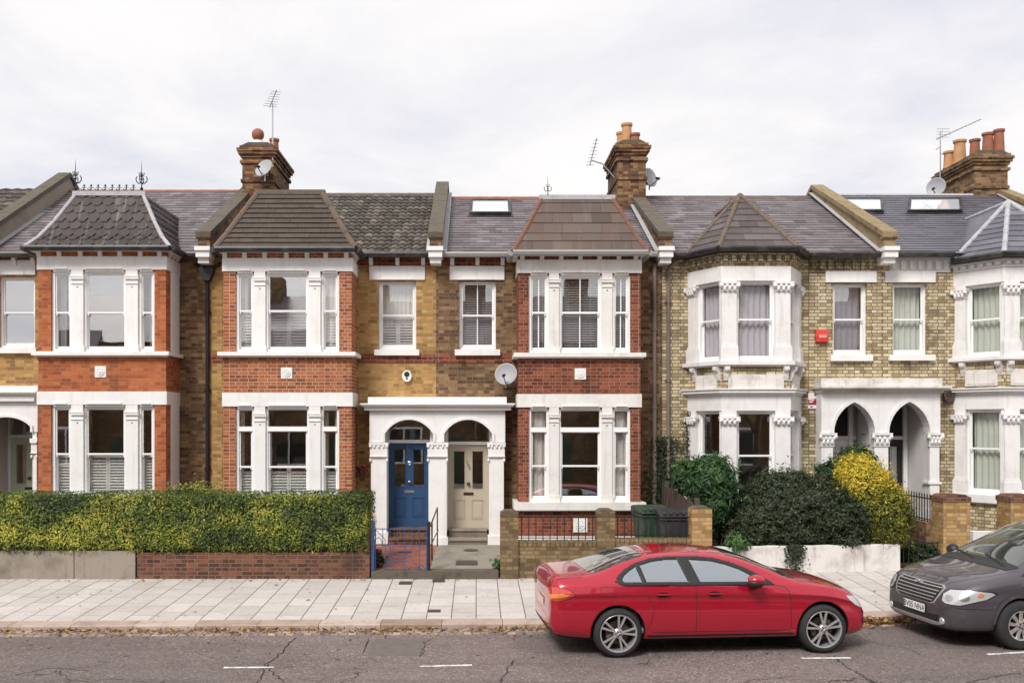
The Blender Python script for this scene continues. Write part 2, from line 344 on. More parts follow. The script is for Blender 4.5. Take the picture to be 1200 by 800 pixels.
# ============================================================ mesh builder
class MB:
    def __init__(s, M=None):
        s.v = []; s.f = []; s.mi = []; s.ti = []; s.mats = []; s.M = M or Matrix.Identity(4); s.cur = 0; s.t = .5
    def mat(s, m):
        if m not in s.mats: s.mats.append(m)
        s.cur = s.mats.index(m); return s
    def add(s, vs, fs, t=None):
        b = len(s.v); M = s.M
        s.v += [tuple(M @ Vector(p)) for p in vs]
        flip = M.to_3x3().determinant() < 0
        for f in fs:
            f = [b + i for i in f]
            s.f.append(f[::-1] if flip else f); s.mi.append(s.cur); s.ti.append(s.t if t is None else t)
    def box(s, x0, x1, y0, y1, z0, z1, t=None):
        if x0 > x1: x0, x1 = x1, x0
        if y0 > y1: y0, y1 = y1, y0
        if z0 > z1: z0, z1 = z1, z0
        s.add([(x0,y0,z0),(x1,y0,z0),(x1,y1,z0),(x0,y1,z0),(x0,y0,z1),(x1,y0,z1),(x1,y1,z1),(x0,y1,z1)],
              [(0,3,2,1),(4,5,6,7),(0,1,5,4),(1,2,6,5),(2,3,7,6),(3,0,4,7)], t)
    def prism_y(s, poly, y0, y1, t=None):
        """poly (x,z) counter-clockwise seen from the front (-y)"""
        n = len(poly)
        vs = [(x, y0, z) for x, z in poly] + [(x, y1, z) for x, z in poly]
        fs = [tuple(range(n)), tuple(range(2*n-1, n-1, -1))] + [(i, i+n, (i+1) % n + n, (i+1) % n) for i in range(n)]
        s.add(vs, fs, t)
    def prism_x(s, poly, x0, x1, t=None):
        """poly (y,z) clockwise in (y,z) seen from +x is fine: winding fixed here"""
        a = sum(poly[i][0]*poly[(i+1) % len(poly)][1]-poly[(i+1) % len(poly)][0]*poly[i][1] for i in range(len(poly)))
        if a < 0: poly = poly[::-1]
        n = len(poly)
        vs = [(x1, y, z) for y, z in poly] + [(x0, y, z) for y, z in poly]
        fs = [tuple(range(n)), tuple(range(2*n-1, n-1, -1))] + [(i, i+n, (i+1) % n + n, (i+1) % n) for i in range(n)]
        s.add(vs, fs, t)
    def prism_z(s, poly, z0, z1, t=None):
        a = sum(poly[i][0]*poly[(i+1) % len(poly)][1]-poly[(i+1) % len(poly)][0]*poly[i][1] for i in range(len(poly)))
        if a < 0: poly = poly[::-1]
        n = len(poly)
        vs = [(x, y, z1) for x, y in poly] + [(x, y, z0) for x, y in poly]
        fs = [tuple(range(n)), tuple(range(2*n-1, n-1, -1))] + [(i, i+n, (i+1) % n + n, (i+1) % n) for i in range(n)]
        s.add(vs, fs, t)
    def tube(s, p0, p1, r0, r1=None, n=8, t=None):
        p0 = Vector(p0); p1 = Vector(p1); r1 = r0 if r1 is None else r1
        d = (p1 - p0)
        if d.length < 1e-6: return
        d.normalize(); a = d.orthogonal().normalized(); b = d.cross(a)
        vs = []
        for p, r in ((p0, r0), (p1, r1)):
            for i in range(n):
                an = 2*math.pi*i/n; vs.append(tuple(p + a*math.cos(an)*r + b*math.sin(an)*r))
        fs = [(i, (i+1) % n, (i+1) % n + n, i+n) for i in range(n)] + [tuple(range(n))[::-1], tuple(range(n, 2*n))]
        s.add(vs, fs, t)
    def path(s, pts, r, n=6, t=None):
        for a, b in zip(pts, pts[1:]): s.tube(a, b, r, r, n, t)
    def lathe(s, c, prof, n=16, axis='z', t=None, caps=True):
        c = Vector(c); vs = []
        for r, h in prof:
            for i in range(n):
                an = 2*math.pi*i/n; a, b = r*math.cos(an), r*math.sin(an)
                vs.append(tuple(c + (Vector((a, b, h)) if axis == 'z' else Vector((a, -h, b)) if axis == 'y' else Vector((h, a, b)))))
        fs = []
        for k in range(len(prof)-1):
            for i in range(n):
                j = (i+1) % n; fs.append((k*n+i, k*n+j, (k+1)*n+j, (k+1)*n+i))
        if caps: fs += [tuple(range(n))[::-1], tuple(range((len(prof)-1)*n, len(prof)*n))]
        s.add(vs, fs, t)
    def ball(s, c, r, n=10, sx=1, sy=1, sz=1, t=None):
        k = max(4, n//2); prof = [(max(.001, r*math.sin(math.pi*i/k)), -r*math.cos(math.pi*i/k)) for i in range(k+1)]
        b = len(s.v); s.lathe((0, 0, 0), prof, n, t=t)
        M = s.M; Mi = M.inverted()
        for i in range(b, len(s.v)):
            p = Mi @ Vector(s.v[i]); s.v[i] = tuple(M @ Vector((c[0]+p.x*sx, c[1]+p.y*sy, c[2]+p.z*sz)))
    def build(s, name, mat=None, parent=None, smooth=False, local=False, bevel=0):
        me = bpy.data.meshes.new(name)
        off = Vector((0, 0, 0))
        if parent is not None and not local: off = root_loc(parent)
        me.from_pydata([(p[0]-off.x, p[1]-off.y, p[2]-off.z) for p in s.v], [], s.f)
        ms = s.mats if s.mats else [mat]
        for m in ms: me.materials.append(m)
        me.polygons.foreach_set('material_index', s.mi)
        at = me.attributes.new('tint', 'FLOAT', 'FACE'); at.data.foreach_set('value', s.ti)
        if smooth: me.polygons.foreach_set('use_smooth', [True]*len(s.f))
        me.update()
        o = bpy.data.objects.new(name, me); COL.objects.link(o)
        if parent is not None: o.parent = parent
        if bevel:
            b = o.modifiers.new('edge', 'BEVEL'); b.width = bevel; b.segments = 2; b.limit_method = 'ANGLE'; b.angle_limit = R(50)
        return o
ROOT = {}
def root_loc(o):
    while o.parent is not None: o = o.parent
    return ROOT.get(o.name, Vector((0, 0, 0)))
def tag(o, label=None, cat=None, group=None, kind=None):
    if label: o['label'] = label
    if cat: o['category'] = cat
    if group: o['group'] = group
    if kind: o['kind'] = kind
    return o
def thing(name, label, cat, loc=(0, 0, 0), group=None, rz=0):
    o = bpy.data.objects.new(name, None); COL.objects.link(o); o.location = loc; o.rotation_euler = (0, 0, rz)
    o.empty_display_size = .3; ROOT[o.name] = Vector(loc)
    return tag(o, label, cat, group)
def solo(mb, name, mat, label, cat, loc, group=None, smooth=False, kind=None):
    """a thing that is one mesh, its origin at its base"""
    off = Vector(loc); mb.v = [(p[0]-off.x, p[1]-off.y, p[2]-off.z) for p in mb.v]
    o = mb.build(name, mat, None, smooth); o.location = loc; ROOT[o.name] = off
    return tag(o, label, cat, group, kind)
def bx(name, mat, parent, *a, **k):
    m = MB(); m.box(*a); return m.build(name, mat, parent, **k)

def frame(origin, u):
    """local x along u, local y into the wall, local z up"""
    u = Vector((u[0], u[1], 0)).normalized(); n = Vector((-u.y, u.x, 0))
    M = Matrix(((u.x, n.x, 0, origin[0]), (u.y, n.y, 0, origin[1]), (0, 0, 1, origin[2]), (0, 0, 0, 1)))
    return M

# ---- tiles and slates laid one by one on a flat, convex roof face
def clip_poly(poly, clip):
    out = poly
    n = len(clip)
    for i in range(n):
        a, b = clip[i], clip[(i+1) % n]; inp = out; out = []
        if not inp: return []
        ex, ey = b[0]-a[0], b[1]-a[1]
        def side(p): return ex*(p[1]-a[1]) - ey*(p[0]-a[0])
        for j in range(len(inp)):
            p, q = inp[j], inp[(j+1) % len(inp)]; sp, sq = side(p), side(q)
            if sp >= 0: out.append(p)
            if (sp >= 0) != (sq >= 0):
                t = sp/(sp-sq); out.append((p[0]+(q[0]-p[0])*t, p[1]+(q[1]-p[1])*t))
    return out
def tile_face(mb, pts, course, width, thick=.008, shape='rect', lift=.016, gap=.004, jit=.0025, tj=1.0):
    P = [Vector(p) for p in pts]; O = P[0]; U = (P[1]-P[0]).normalized(); Nn = U.cross(P[2]-P[0]).normalized(); V = Nn.cross(U)
    poly = [((p-O).dot(U), (p-O).dot(V)) for p in P]
    u0 = min(p[0] for p in poly); u1 = max(p[0] for p in poly); vm = max(p[1] for p in poly)
    mb.add([tuple(p) for p in P], [tuple(range(len(P)))], .1)
    r = 0
    while r*course < vm:
        v0 = r*course; k0 = math.floor(u0/width)-1; off = (width/2 if r % 2 else 0)
        for k in range(k0, int(math.ceil(u1/width))+1):
            a = k*width+off+gap/2+random.uniform(-.002, .002); b = a+width-gap; j = random.uniform(-jit, jit); w = b-a
            vt = v0+course*1.12; vb = v0+j
            if shape == 'rect': q = [(a, vb), (b, vb), (b, vt), (a, vt)]
            else: q = [(a+w*.28, vb), (b-w*.28, vb), (b, vb+course*.42), (b, vt), (a, vt), (a, vb+course*.42)]
            q = clip_poly(q, poly)
            if len(q) < 3: continue
            tl = random.uniform(0, .003)
            def h(v): return max(0.001, (lift+tl)*(1-(v-v0)/(course*1.12)))
            top = [O+U*x+V*y+Nn*(h(y)+thick) for x, y in q]; bot = [O+U*x+V*y+Nn*max(0.0005, h(y)-.004) for x, y in q]
            n = len(q); t = min(1, max(0, .5+tj*random.gauss(0, .2)))
            mb.add([tuple(p) for p in top+bot], [tuple(range(n))]+[(i, i+n, (i+1) % n+n, (i+1) % n) for i in range(n)], t)
        r += 1
def pantile_face(mb, x0, x1, pb, pt, course=.285, tw=.165, amp=.034):
    """pb, pt = (y,z) at eave and ridge"""
    d = Vector((0, pt[0]-pb[0], pt[1]-pb[1])); Ls = d.length; V = d.normalized(); Nn = Vector((1, 0, 0)).cross(V)
    mb.add([(x0, pb[0], pb[1]), (x1, pb[0], pb[1]), (x1, pt[0], pt[1]), (x0, pt[0], pt[1])], [(0, 1, 2, 3)], .1)
    rows = int(Ls/course)+1; nt_ = int((x1-x0)/tw)+1
    for r in range(rows):
        for k in range(nt_):
            t = min(1, max(0, random.gauss(.5, .22))); xs = x0+k*tw; top = []; m = 8; jv = random.uniform(-.006, .006)
            for row in (0, 1):
                v = r*course+jv if row == 0 else min(Ls, r*course+course*1.06)
                for i in range(m+1):
                    x = xs+tw*i/m; ph = i/m
                    hgt = amp*(math.sin(ph*math.pi)**1.0 if ph < 1 else 0)*1.0 + (.030 if row == 0 else .002)
                    top.append(Vector((min(x, x1), pb[0], pb[1]))+V*v+Nn*hgt)
            low = [p-Nn*.022 for p in top[:m+1]]
            vs = [tuple(p) for p in top+low]
            fs = [(i, i+1, m+1+i+1, m+1+i) for i in range(m)]+[(2*(m+1)+i, 2*(m+1)+i+1, i+1, i) for i in range(m)]
            mb.add(vs, fs, t)
def hip_line(mb, a, b, r=.07, seg=.33, t=.5):
    a = Vector(a); b = Vector(b); n = max(1, int((b-a).length/seg))
    for i in range(n):
        p = a.lerp(b, i/n); q = a.lerp(b, min(1, (i+1.08)/n))
        mb.tube(p, q, r*1.06, r*.94, 8, min(1, max(0, random.gauss(t, .2))))

# ============================================================ windows and doors
def wavy(mb, u0, u1, z0, z1, y, amp=.03, pitch=.11, taper=0):
    n = max(6, int((u1-u0)/pitch*6)); vs = []; ph = random.uniform(0, 6)
    for r in range(5):
        zz = z0+(z1-z0)*r/4; k = 1-taper*(1-abs(r/4-.25)*1.0) if taper else 1
        for i in range(n+1):
            f = i/n; uu = u0+(u1-u0)*f*k
            vs.append((uu, y+amp*math.sin(ph+f*(u1-u0)/pitch*6.28+.4*math.sin(r+f*7)), zz))
    mb.add(vs, [(r*(n+1)+i, r*(n+1)+i+1, (r+1)*(n+1)+i+1, (r+1)*(n+1)+i) for r in range(4) for i in range(n)])
def sash(parent, M, w, z0, z1, style='clear', rail=None, glass=None, transom=None, fw=.052, cm=None, shut=None, vbar=False):
    """one sash window; M maps (along, into, up); z absolute when M has no height"""
    g = glass or glass_mid; mb = MB(M)
    rail = rail if rail is not None else z0+(z1-z0)*.5
    zt = z1
    mb.box(0, fw, .0, .13, z0, z1); mb.box(w-fw, w, .0, .13, z0, z1); mb.box(fw, w-fw, .0, .13, z1-fw*.8, z1)
    mb.box(fw, w-fw, -.01, .13, z0, z0+.055)
    top = z1-fw*.8
    if transom:
        mb.box(fw, w-fw, -.006, .12, transom-.045, transom+.045); mb.box(fw, w-fw, -.02, .02, transom-.055, transom-.035)
        top = transom-.045
    s = .032
    # upper sash (outer) then lower sash set further in
    mb.box(fw, fw+s, .03, .07, rail, top); mb.box(w-fw-s, w-fw, .03, .07, rail, top)
    mb.box(fw+s, w-fw-s, .03, .07, top-s*.9, top); mb.box(fw, w-fw, .025, .075, rail-.018, rail+.022)
    mb.box(fw, fw+s, .075, .115, z0+.055, rail-.02); mb.box(w-fw-s, w-fw, .075, .115, z0+.055, rail-.02)
    mb.box(fw+s, w-fw-s, .075, .115, z0+.055, z0+.055+.065)
    for sx in (fw+s*.3, w-fw-s*.3-.03): # sash horns
        mb.box(sx, sx+.03, .032, .068, rail-.06, rail-.018)
    if vbar:
        mb.box(w/2-.011, w/2+.011, .035, .065, rail+.02, top-s*.9); mb.box(w/2-.011, w/2+.011, .08, .11, z0+.12, rail-.02)
    o = mb.build('window', white_w, parent)
    p = MB(M)
    p.box(fw+s-.004, w-fw-s+.004, .046, .052, rail+.02, top-s*.9+.004)
    p.box(fw+s-.004, w-fw-s+.004, .092, .098, z0+.116, rail-.016)
    if transom: p.box(fw-.004, w-fw+.004, .046, .052, transom+.045, z1-fw*.8+.004)
    p.build('pane', g, o)
    a, b = fw+.01, w-fw-.01; zb, ztp = z0+.07, z1-.06
    def curtain(u0, u1, m, y=.20, amp=.03, pitch=.11, za=None, zb_=None):
        c = MB(M); wavy(c, u0, u1, zb if za is None else za, ztp if zb_ is None else zb_, y, amp, pitch); c.build('curtain', m, o, smooth=True)
    if style == 'net': curtain(a, b, cm or curt_g, .17, .022, .13)
    if style == 'drapes':
        curtain(a, a+(b-a)*.24, cm or curt_w); curtain(b-(b-a)*.24, b, cm or curt_w)
    if style == 'drape_l': curtain(a, a+(b-a)*.55, cm or curt_w)
    if style == 'drape_r': curtain(b-(b-a)*.55, b, cm or curt_w)
    if style == 'upper_net': curtain(a, b, cm or curt_w, .18, .02, .1, za=rail-.25)
    if style == 'blind':
        c = MB(M); k = int((ztp-zb)/.052)
        for i in range(k):
            z = zb+i*.052; c.add([(a, .155, z), (b, .155, z), (b, .192, z+.026), (a, .192, z+.026), (a, .155, z-.003), (b, .155, z-.003), (b, .192, z+.023), (a, .192, z+.023)],
                                 [(0, 1, 2, 3), (7, 6, 5, 4), (0, 4, 5, 1), (2, 6, 7, 3)])
        for f in (.2, .8): c.box(a+(b-a)*f-.004, a+(b-a)*f+.004, .15, .154, zb, ztp)
        c.build('blind', blind_m, o)
    if shut:
        c = MB(M); zt_ = shut; y = .15
        halves = [(a, (a+b)/2-.003), ((a+b)/2+.003, b)] if (b-a) > .4 else [(a, b)]
        for u0, u1 in halves:
            c.box(u0, u0+.04, y, y+.03, zb, zt_); c.box(u1-.04, u1, y, y+.03, zb, zt_); c.box(u0+.04, u1-.04, y, y+.03, zt_-.05, zt_); c.box(u0+.04, u1-.04, y, y+.03, zb, zb+.07)
            k = int((zt_-zb-.13)/.062)
            for i in range(k):
                z = zb+.085+i*.062
                c.add([(u0+.04, y-.005, z), (u1-.04, y-.005, z), (u1-.04, y+.035, z+.042), (u0+.04, y+.035, z+.042), (u0+.04, y-.005, z-.007), (u1-.04, y-.005, z-.007), (u1-.04, y+.035, z+.034), (u0+.04, y+.035, z+.034)],
                      [(0, 1, 2, 3), (7, 6, 5, 4), (0, 4, 5, 1), (2, 6, 7, 3)])
        c.build('shutter', shutter_m, o)
    return o

def wall_holes(mb, x0, x1, z0, z1, y, holes, thick=.3):
    """front wall with real openings (x0,x1,z0,z1)"""
    xs = sorted({x0, x1} | {v for h in holes for v in h[:2]}); zs = sorted({z0, z1} | {v for h in holes for v in h[2:]})
    xs = [v for v in xs if x0 <= v <= x1]; zs = [v for v in zs if z0 <= v <= z1]
    def hole(i, k):
        if i < 0 or k < 0 or i >= len(xs)-1 or k >= len(zs)-1: return True
        cx, cz = (xs[i]+xs[i+1])/2, (zs[k]+zs[k+1])/2
        return any(h[0] < cx < h[1] and h[2] < cz < h[3] for h in holes)
    for i in range(len(xs)-1):
        for k in range(len(zs)-1):
            if hole(i, k): continue
            a, b, c, d = xs[i], xs[i+1], zs[k], zs[k+1]
            mb.add([(a, y, c), (b, y, c), (b, y, d), (a, y, d)], [(0, 1, 2, 3)])
            mb.add([(a, y+thick, c), (b, y+thick, c), (b, y+thick, d), (a, y+thick, d)], [(3, 2, 1, 0)])
            if hole(i-1, k): mb.add([(a, y, c), (a, y, d), (a, y+thick, d), (a, y+thick, c)], [(0, 1, 2, 3)])
            if hole(i+1, k): mb.add([(b, y, c), (b, y+thick, c), (b, y+thick, d), (b, y, d)], [(0, 1, 2, 3)])
            if hole(i, k-1): mb.add([(a, y, c), (a, y+thick, c), (b, y+thick, c), (b, y, c)], [(0, 1, 2, 3)])
            if hole(i, k+1): mb.add([(a, y, d), (b, y, d), (b, y+thick, d), (a, y+thick, d)], [(0, 1, 2, 3)])

def text_mesh(body, size, M, name, mat, parent, depth=.004):
    cu = bpy.data.curves.new('lettering', 'FONT'); cu.body = body; cu.size = size; cu.extrude = depth; cu.align_x = 'CENTER'; cu.align_y = 'CENTER'
    tmp = bpy.data.objects.new('lettering', cu); COL.objects.link(tmp)
    dg = bpy.context.evaluated_depsgraph_get(); me = bpy.data.meshes.new_from_object(tmp.evaluated_get(dg))
    bpy.data.objects.remove(tmp); bpy.data.curves.remove(cu)
    off = root_loc(parent) if parent is not None else Vector()
    me.transform(Matrix.Translation(-off) @ M if parent is not None else M)
    me.materials.clear(); me.materials.append(mat)
    o = bpy.data.objects.new(name, me); COL.objects.link(o); o.parent = parent; return o
FRONT = Matrix(((1, 0, 0, 0), (0, 0, 1, 0), (0, 1, 0, 0), (0, 0, 0, 1)))  # text (x,y) -> (x,z)
def front_at(x, y, z, rot=0, mirror=False):
    A = Matrix(((1, 0, 0, x), (0, 0, -1, y), (0, 1, 0, z), (0, 0, 0, 1)))
    return A @ Matrix.Rotation(rot, 4, 'Z')

def corbel_mb(mb, x, w, y, z0, z1, d=.10):
    """white shaped bracket under the eaves"""
    h = z1-z0
    mb.prism_x([(y, z1), (y-d, z1), (y-d, z1-h*.35), (y-d*.75, z1-h*.55), (y-d*.45, z0), (y, z0)], x-w/2, x+w/2)

# ============================================================ houses
HOUSES = {}
P01, P12, P23, P34, P45, P56 = -10.95, -5.985, -.893, 4.161, 9.08, 14.03
ZE = 6.82; YE = 20.74; YR = 25.0
def house_shell(key, x0, x1, wallmat, holes, ridge_py, label, backw=True):
    h = thing('terraced_house', label, 'house', ((x0+x1)/2, WALL, .3)); HOUSES[key] = h
    m = MB(); wall_holes(m, x0+.002, x1-.002, .0, ZE-.02, WALL, holes); m.build('wall', wallmat, h)
    m = MB().mat(room_m)
    # party walls, back wall and floors inside
    m.box(x0+.002, x0+.11, WALL+.301, 28.6, 0, ZE); m.box(x1-.11, x1-.002, WALL+.301, 28.6, 0, ZE)
    m.box(x0+.111, x1-.111, 25.2, 25.3, 0, ZE)
    m.mat(room_f); m.box(x0+.112, x1-.112, WALL+.302, 25.19, 3.55, 3.75); m.box(x0+.112, x1-.112, WALL+.302, 25.19, .3, .62)
    m.mat(room_m); m.box(x0+.112, x1-.112, WALL+.302, 25.19, ZE-.15, ZE-.03)
    m.mat(wallmat); m.box(x0+.002, x1-.002, 28.601, 28.9, 0, ZE)
    m.build('interior', None, h)
    zr = Z(ridge_py, YR)
    return h, zr
def roof_back(mb, x0, x1, zr, ze=ZE):
    mb.add([(x0, YR, zr), (x1, YR, zr), (x1, 29.1, ze), (x0, 29.1, ze)], [(0, 1, 2, 3)], .4)
    for x in (x0, x1):
        mb.add([(x, YE, ze), (x, 29.1, ze), (x, YR, zr-.01)], [(0, 1, 2)], .3)
def ridge_row(parent, x0, x1, zr, mat, r=.075, t=.5):
    m = MB(); n = int((x1-x0)/.45)
    for i in range(n):
        a = x0+(x1-x0)*i/n; b = x0+(x1-x0)*(i+1)/n
        m.tube((a, YR, zr-.01), (b+.01, YR, zr-.01), r*1.05, r*.97, 8, random.random())
    m.build('ridge_tile', mat, parent)
def gutter(parent, pts, mat, r=.06):
    m = MB(); 
    for a, b in zip(pts, pts[1:]):
        a = Vector(a); b = Vector(b); d = (b-a).normalized(); s = Vector((d.y, -d.x, 0))  # outward for left-to-right runs
        prof = [(-.02, .04), (.10, .04), (.115, .0), (.09, -.06), (.03, -.075), (-.02, -.05)]
        vs = [tuple(p+s*o+Vector((0, 0, z))) for p in (a, b) for o, z in prof]; n = len(prof)
        m.add(vs, [(i, (i+1) % n, (i+1) % n+n, i+n) for i in range(n)]+[tuple(range(n))[::-1], tuple(range(n, 2*n))])
    m.build('gutter', mat, parent)
def parapet(parent, xc, py_top_back, w=.30, mat=brownb, cop=stone_c, end=True, D0=20.72, ext=.25):
    """party wall rising above the roofs, with coping; ends in a white stone block"""
    zb = Z(py_top_back, YR); slope = (zb-7.34)/(YR-D0)
    x0, x1 = xc-w/2, xc+w/2; zf = 7.34
    m = MB(); m.prism_x([(D0, 6.95), (D0, zf-.10), (YR, zb-.12), (YR+2.5, zb-.12-2.5*slope), (YR+2.5, 6.95)], x0+.03, x1-.03)
    if end: m.box(x0+.02, x1-.02, D0-.10, D0-.001, 6.95, zf-.14); m.box(x0-.01, x1+.01, D0-.14, D0-.001, 7.14, zf-.15)
    w_ = m.build('parapet', mat, parent)
    c = MB(); nseg = 7
    for i in range(nseg):
        ya = D0-.16+(YR-D0+.16)*i/nseg; yb = D0-.16+(YR-D0+.16)*(i+1)/nseg-.008
        za = zf-.10+slope*(ya-D0); zb_ = zf-.10+slope*(yb-D0); th = .11; j = random.uniform(0, .012)
        c.prism_x([(ya, za), (yb, zb_), (yb, zb_+th+j), (ya, za+th+j)], x0-.015, x1+.015)
    ya, za = YR, zf-.10+slope*(YR-D0)
    c.prism_x([(ya, za), (ya+2.5, za-2.5*slope), (ya+2.5, za-2.5*slope+.11), (ya, za+.11)], x0-.015, x1+.015)
    c.build('coping', cop, w_)
    if end:
        b = MB(); b.box(x0-.0, x1+.0, D0-.20, WALL-.001, 6.72, 6.945); b.box(x0-.02, x1+.02, D0-.24, D0-.05, 6.86, 6.95)
        b.box(x0+.03, x1-.03, D0-.12, WALL-.001, 6.60, 6.719)
        b.build('kneeler_stone', white, w_)
    # lead flashing strips either side
    f = MB()
    for xa, xb in ((x0-.07, x0+.028), (x1-.028, x1+.10)):
        z1 = 6.9; f.prism_x([(20.75, 6.84+.05), (YR, Z(229, YR)+.05), (YR, Z(229, YR)+.075), (20.75, 6.84+.075)], xa, xb)
    f.build('lead_flashing', lead, w_)
def chimney(parent, x0, x1, y0, y1, ztop, zbase, mat, pots, cap=stone_c, corbels=((.0, .10), )):
    m = MB(); h = ztop
    m.box(x0, x1, y0, y1, zbase, h-.45)
    m.box(x0-.05, x1+.05, y0-.05, y1+.05, h-.449, h-.37); m.box(x0+.0, x1-.0, y0+.0, y1-.0, h-.369, h-.30)
    m.box(x0-.04, x1+.04, y0-.04, y1+.04, h-.299, h-.225); m.box(x0-.09, x1+.09, y0-.09, y1+.09, h-.224, h-.15)
    m.box(x0-.12, x1+.12, y0-.12, y1+.12, h-.149, h-.075); m.box(x0-.06, x1+.06, y0-.06, y1+.06, h-.074, h)
    if h-zbase > 1.6: m.box(x0-.035, x1+.035, y0-.035, y1+.035, h-.93, h-.85)
    c = m.build('chimney', mat, parent)
    f = MB(); f.prism_y([(x0-.04, h+.001), (x1+.04, h+.001), (x1-.15, h+.09), (x0+.15, h+.09)], y0-.02, y1+.02); f.build('flaunching', cap, c)
    for (px, py, r, hh, mt, kind) in pots:
        p = MB(); z = h+.03
        if kind == 'cowl':
            p.mat(white).lathe((px, py, z), [(r*1.1, 0), (r*1.15, .16), (r*.9, .2)], 14)
            p.mat(terra).ball((px, py, z+.36), r*1.25, 14)
        else:
            prof = [(r*1.12, 0), (r*1.0, .06), (r*.92, hh*.5), (r*.84, hh-.07), (r*1.02, hh-.06), (r*1.05, hh), (r*.8, hh), (r*.78, hh-.2)]
            p.mat(mt).lathe((px, py, z), prof, 16)
        p.build('chimney_pot', None, c, smooth=(kind == 'cowl'))
    return c
def lintel_window(h, px0, px1, py0, py1, lx0, lx1, ly0, ly1, sx0, sx1, sy1, **kw):
    D = WALL
    x0, x1, z0, z1 = X(px0, D+.1), X(px1, D+.1), Z(py1, D+.1), Z(py0, D+.1)
    sash(h, frame((x0, D+.09, 0), (1, 0)), x1-x0, z0, z1, **kw)
    m = MB(); m.box(X(lx0, D), X(lx1, D), D-.04, D+.08, Z(ly1, D), Z(ly0, D)); 
    m.box(X(lx0, D)+.25, X(lx1, D)-.25, D-.055, D-.041, Z(ly1, D)+.0, Z(ly1, D)+.035)
    m.build('lintel', white, h)
    m = MB(); m.box(X(sx0, D), X(sx1, D), D-.10, D+.2, Z(sy1, D), z0-.002); m.build('sill', white, h)
    return (x0-.001, x1+.001, z0-.06, z1+.001)
def whole(px0, px1, py0, py1):
    D = WALL+.1
    return (X(px0, D)+.0, X(px1, D), Z(py1, D)-.05, Z(py0, D))

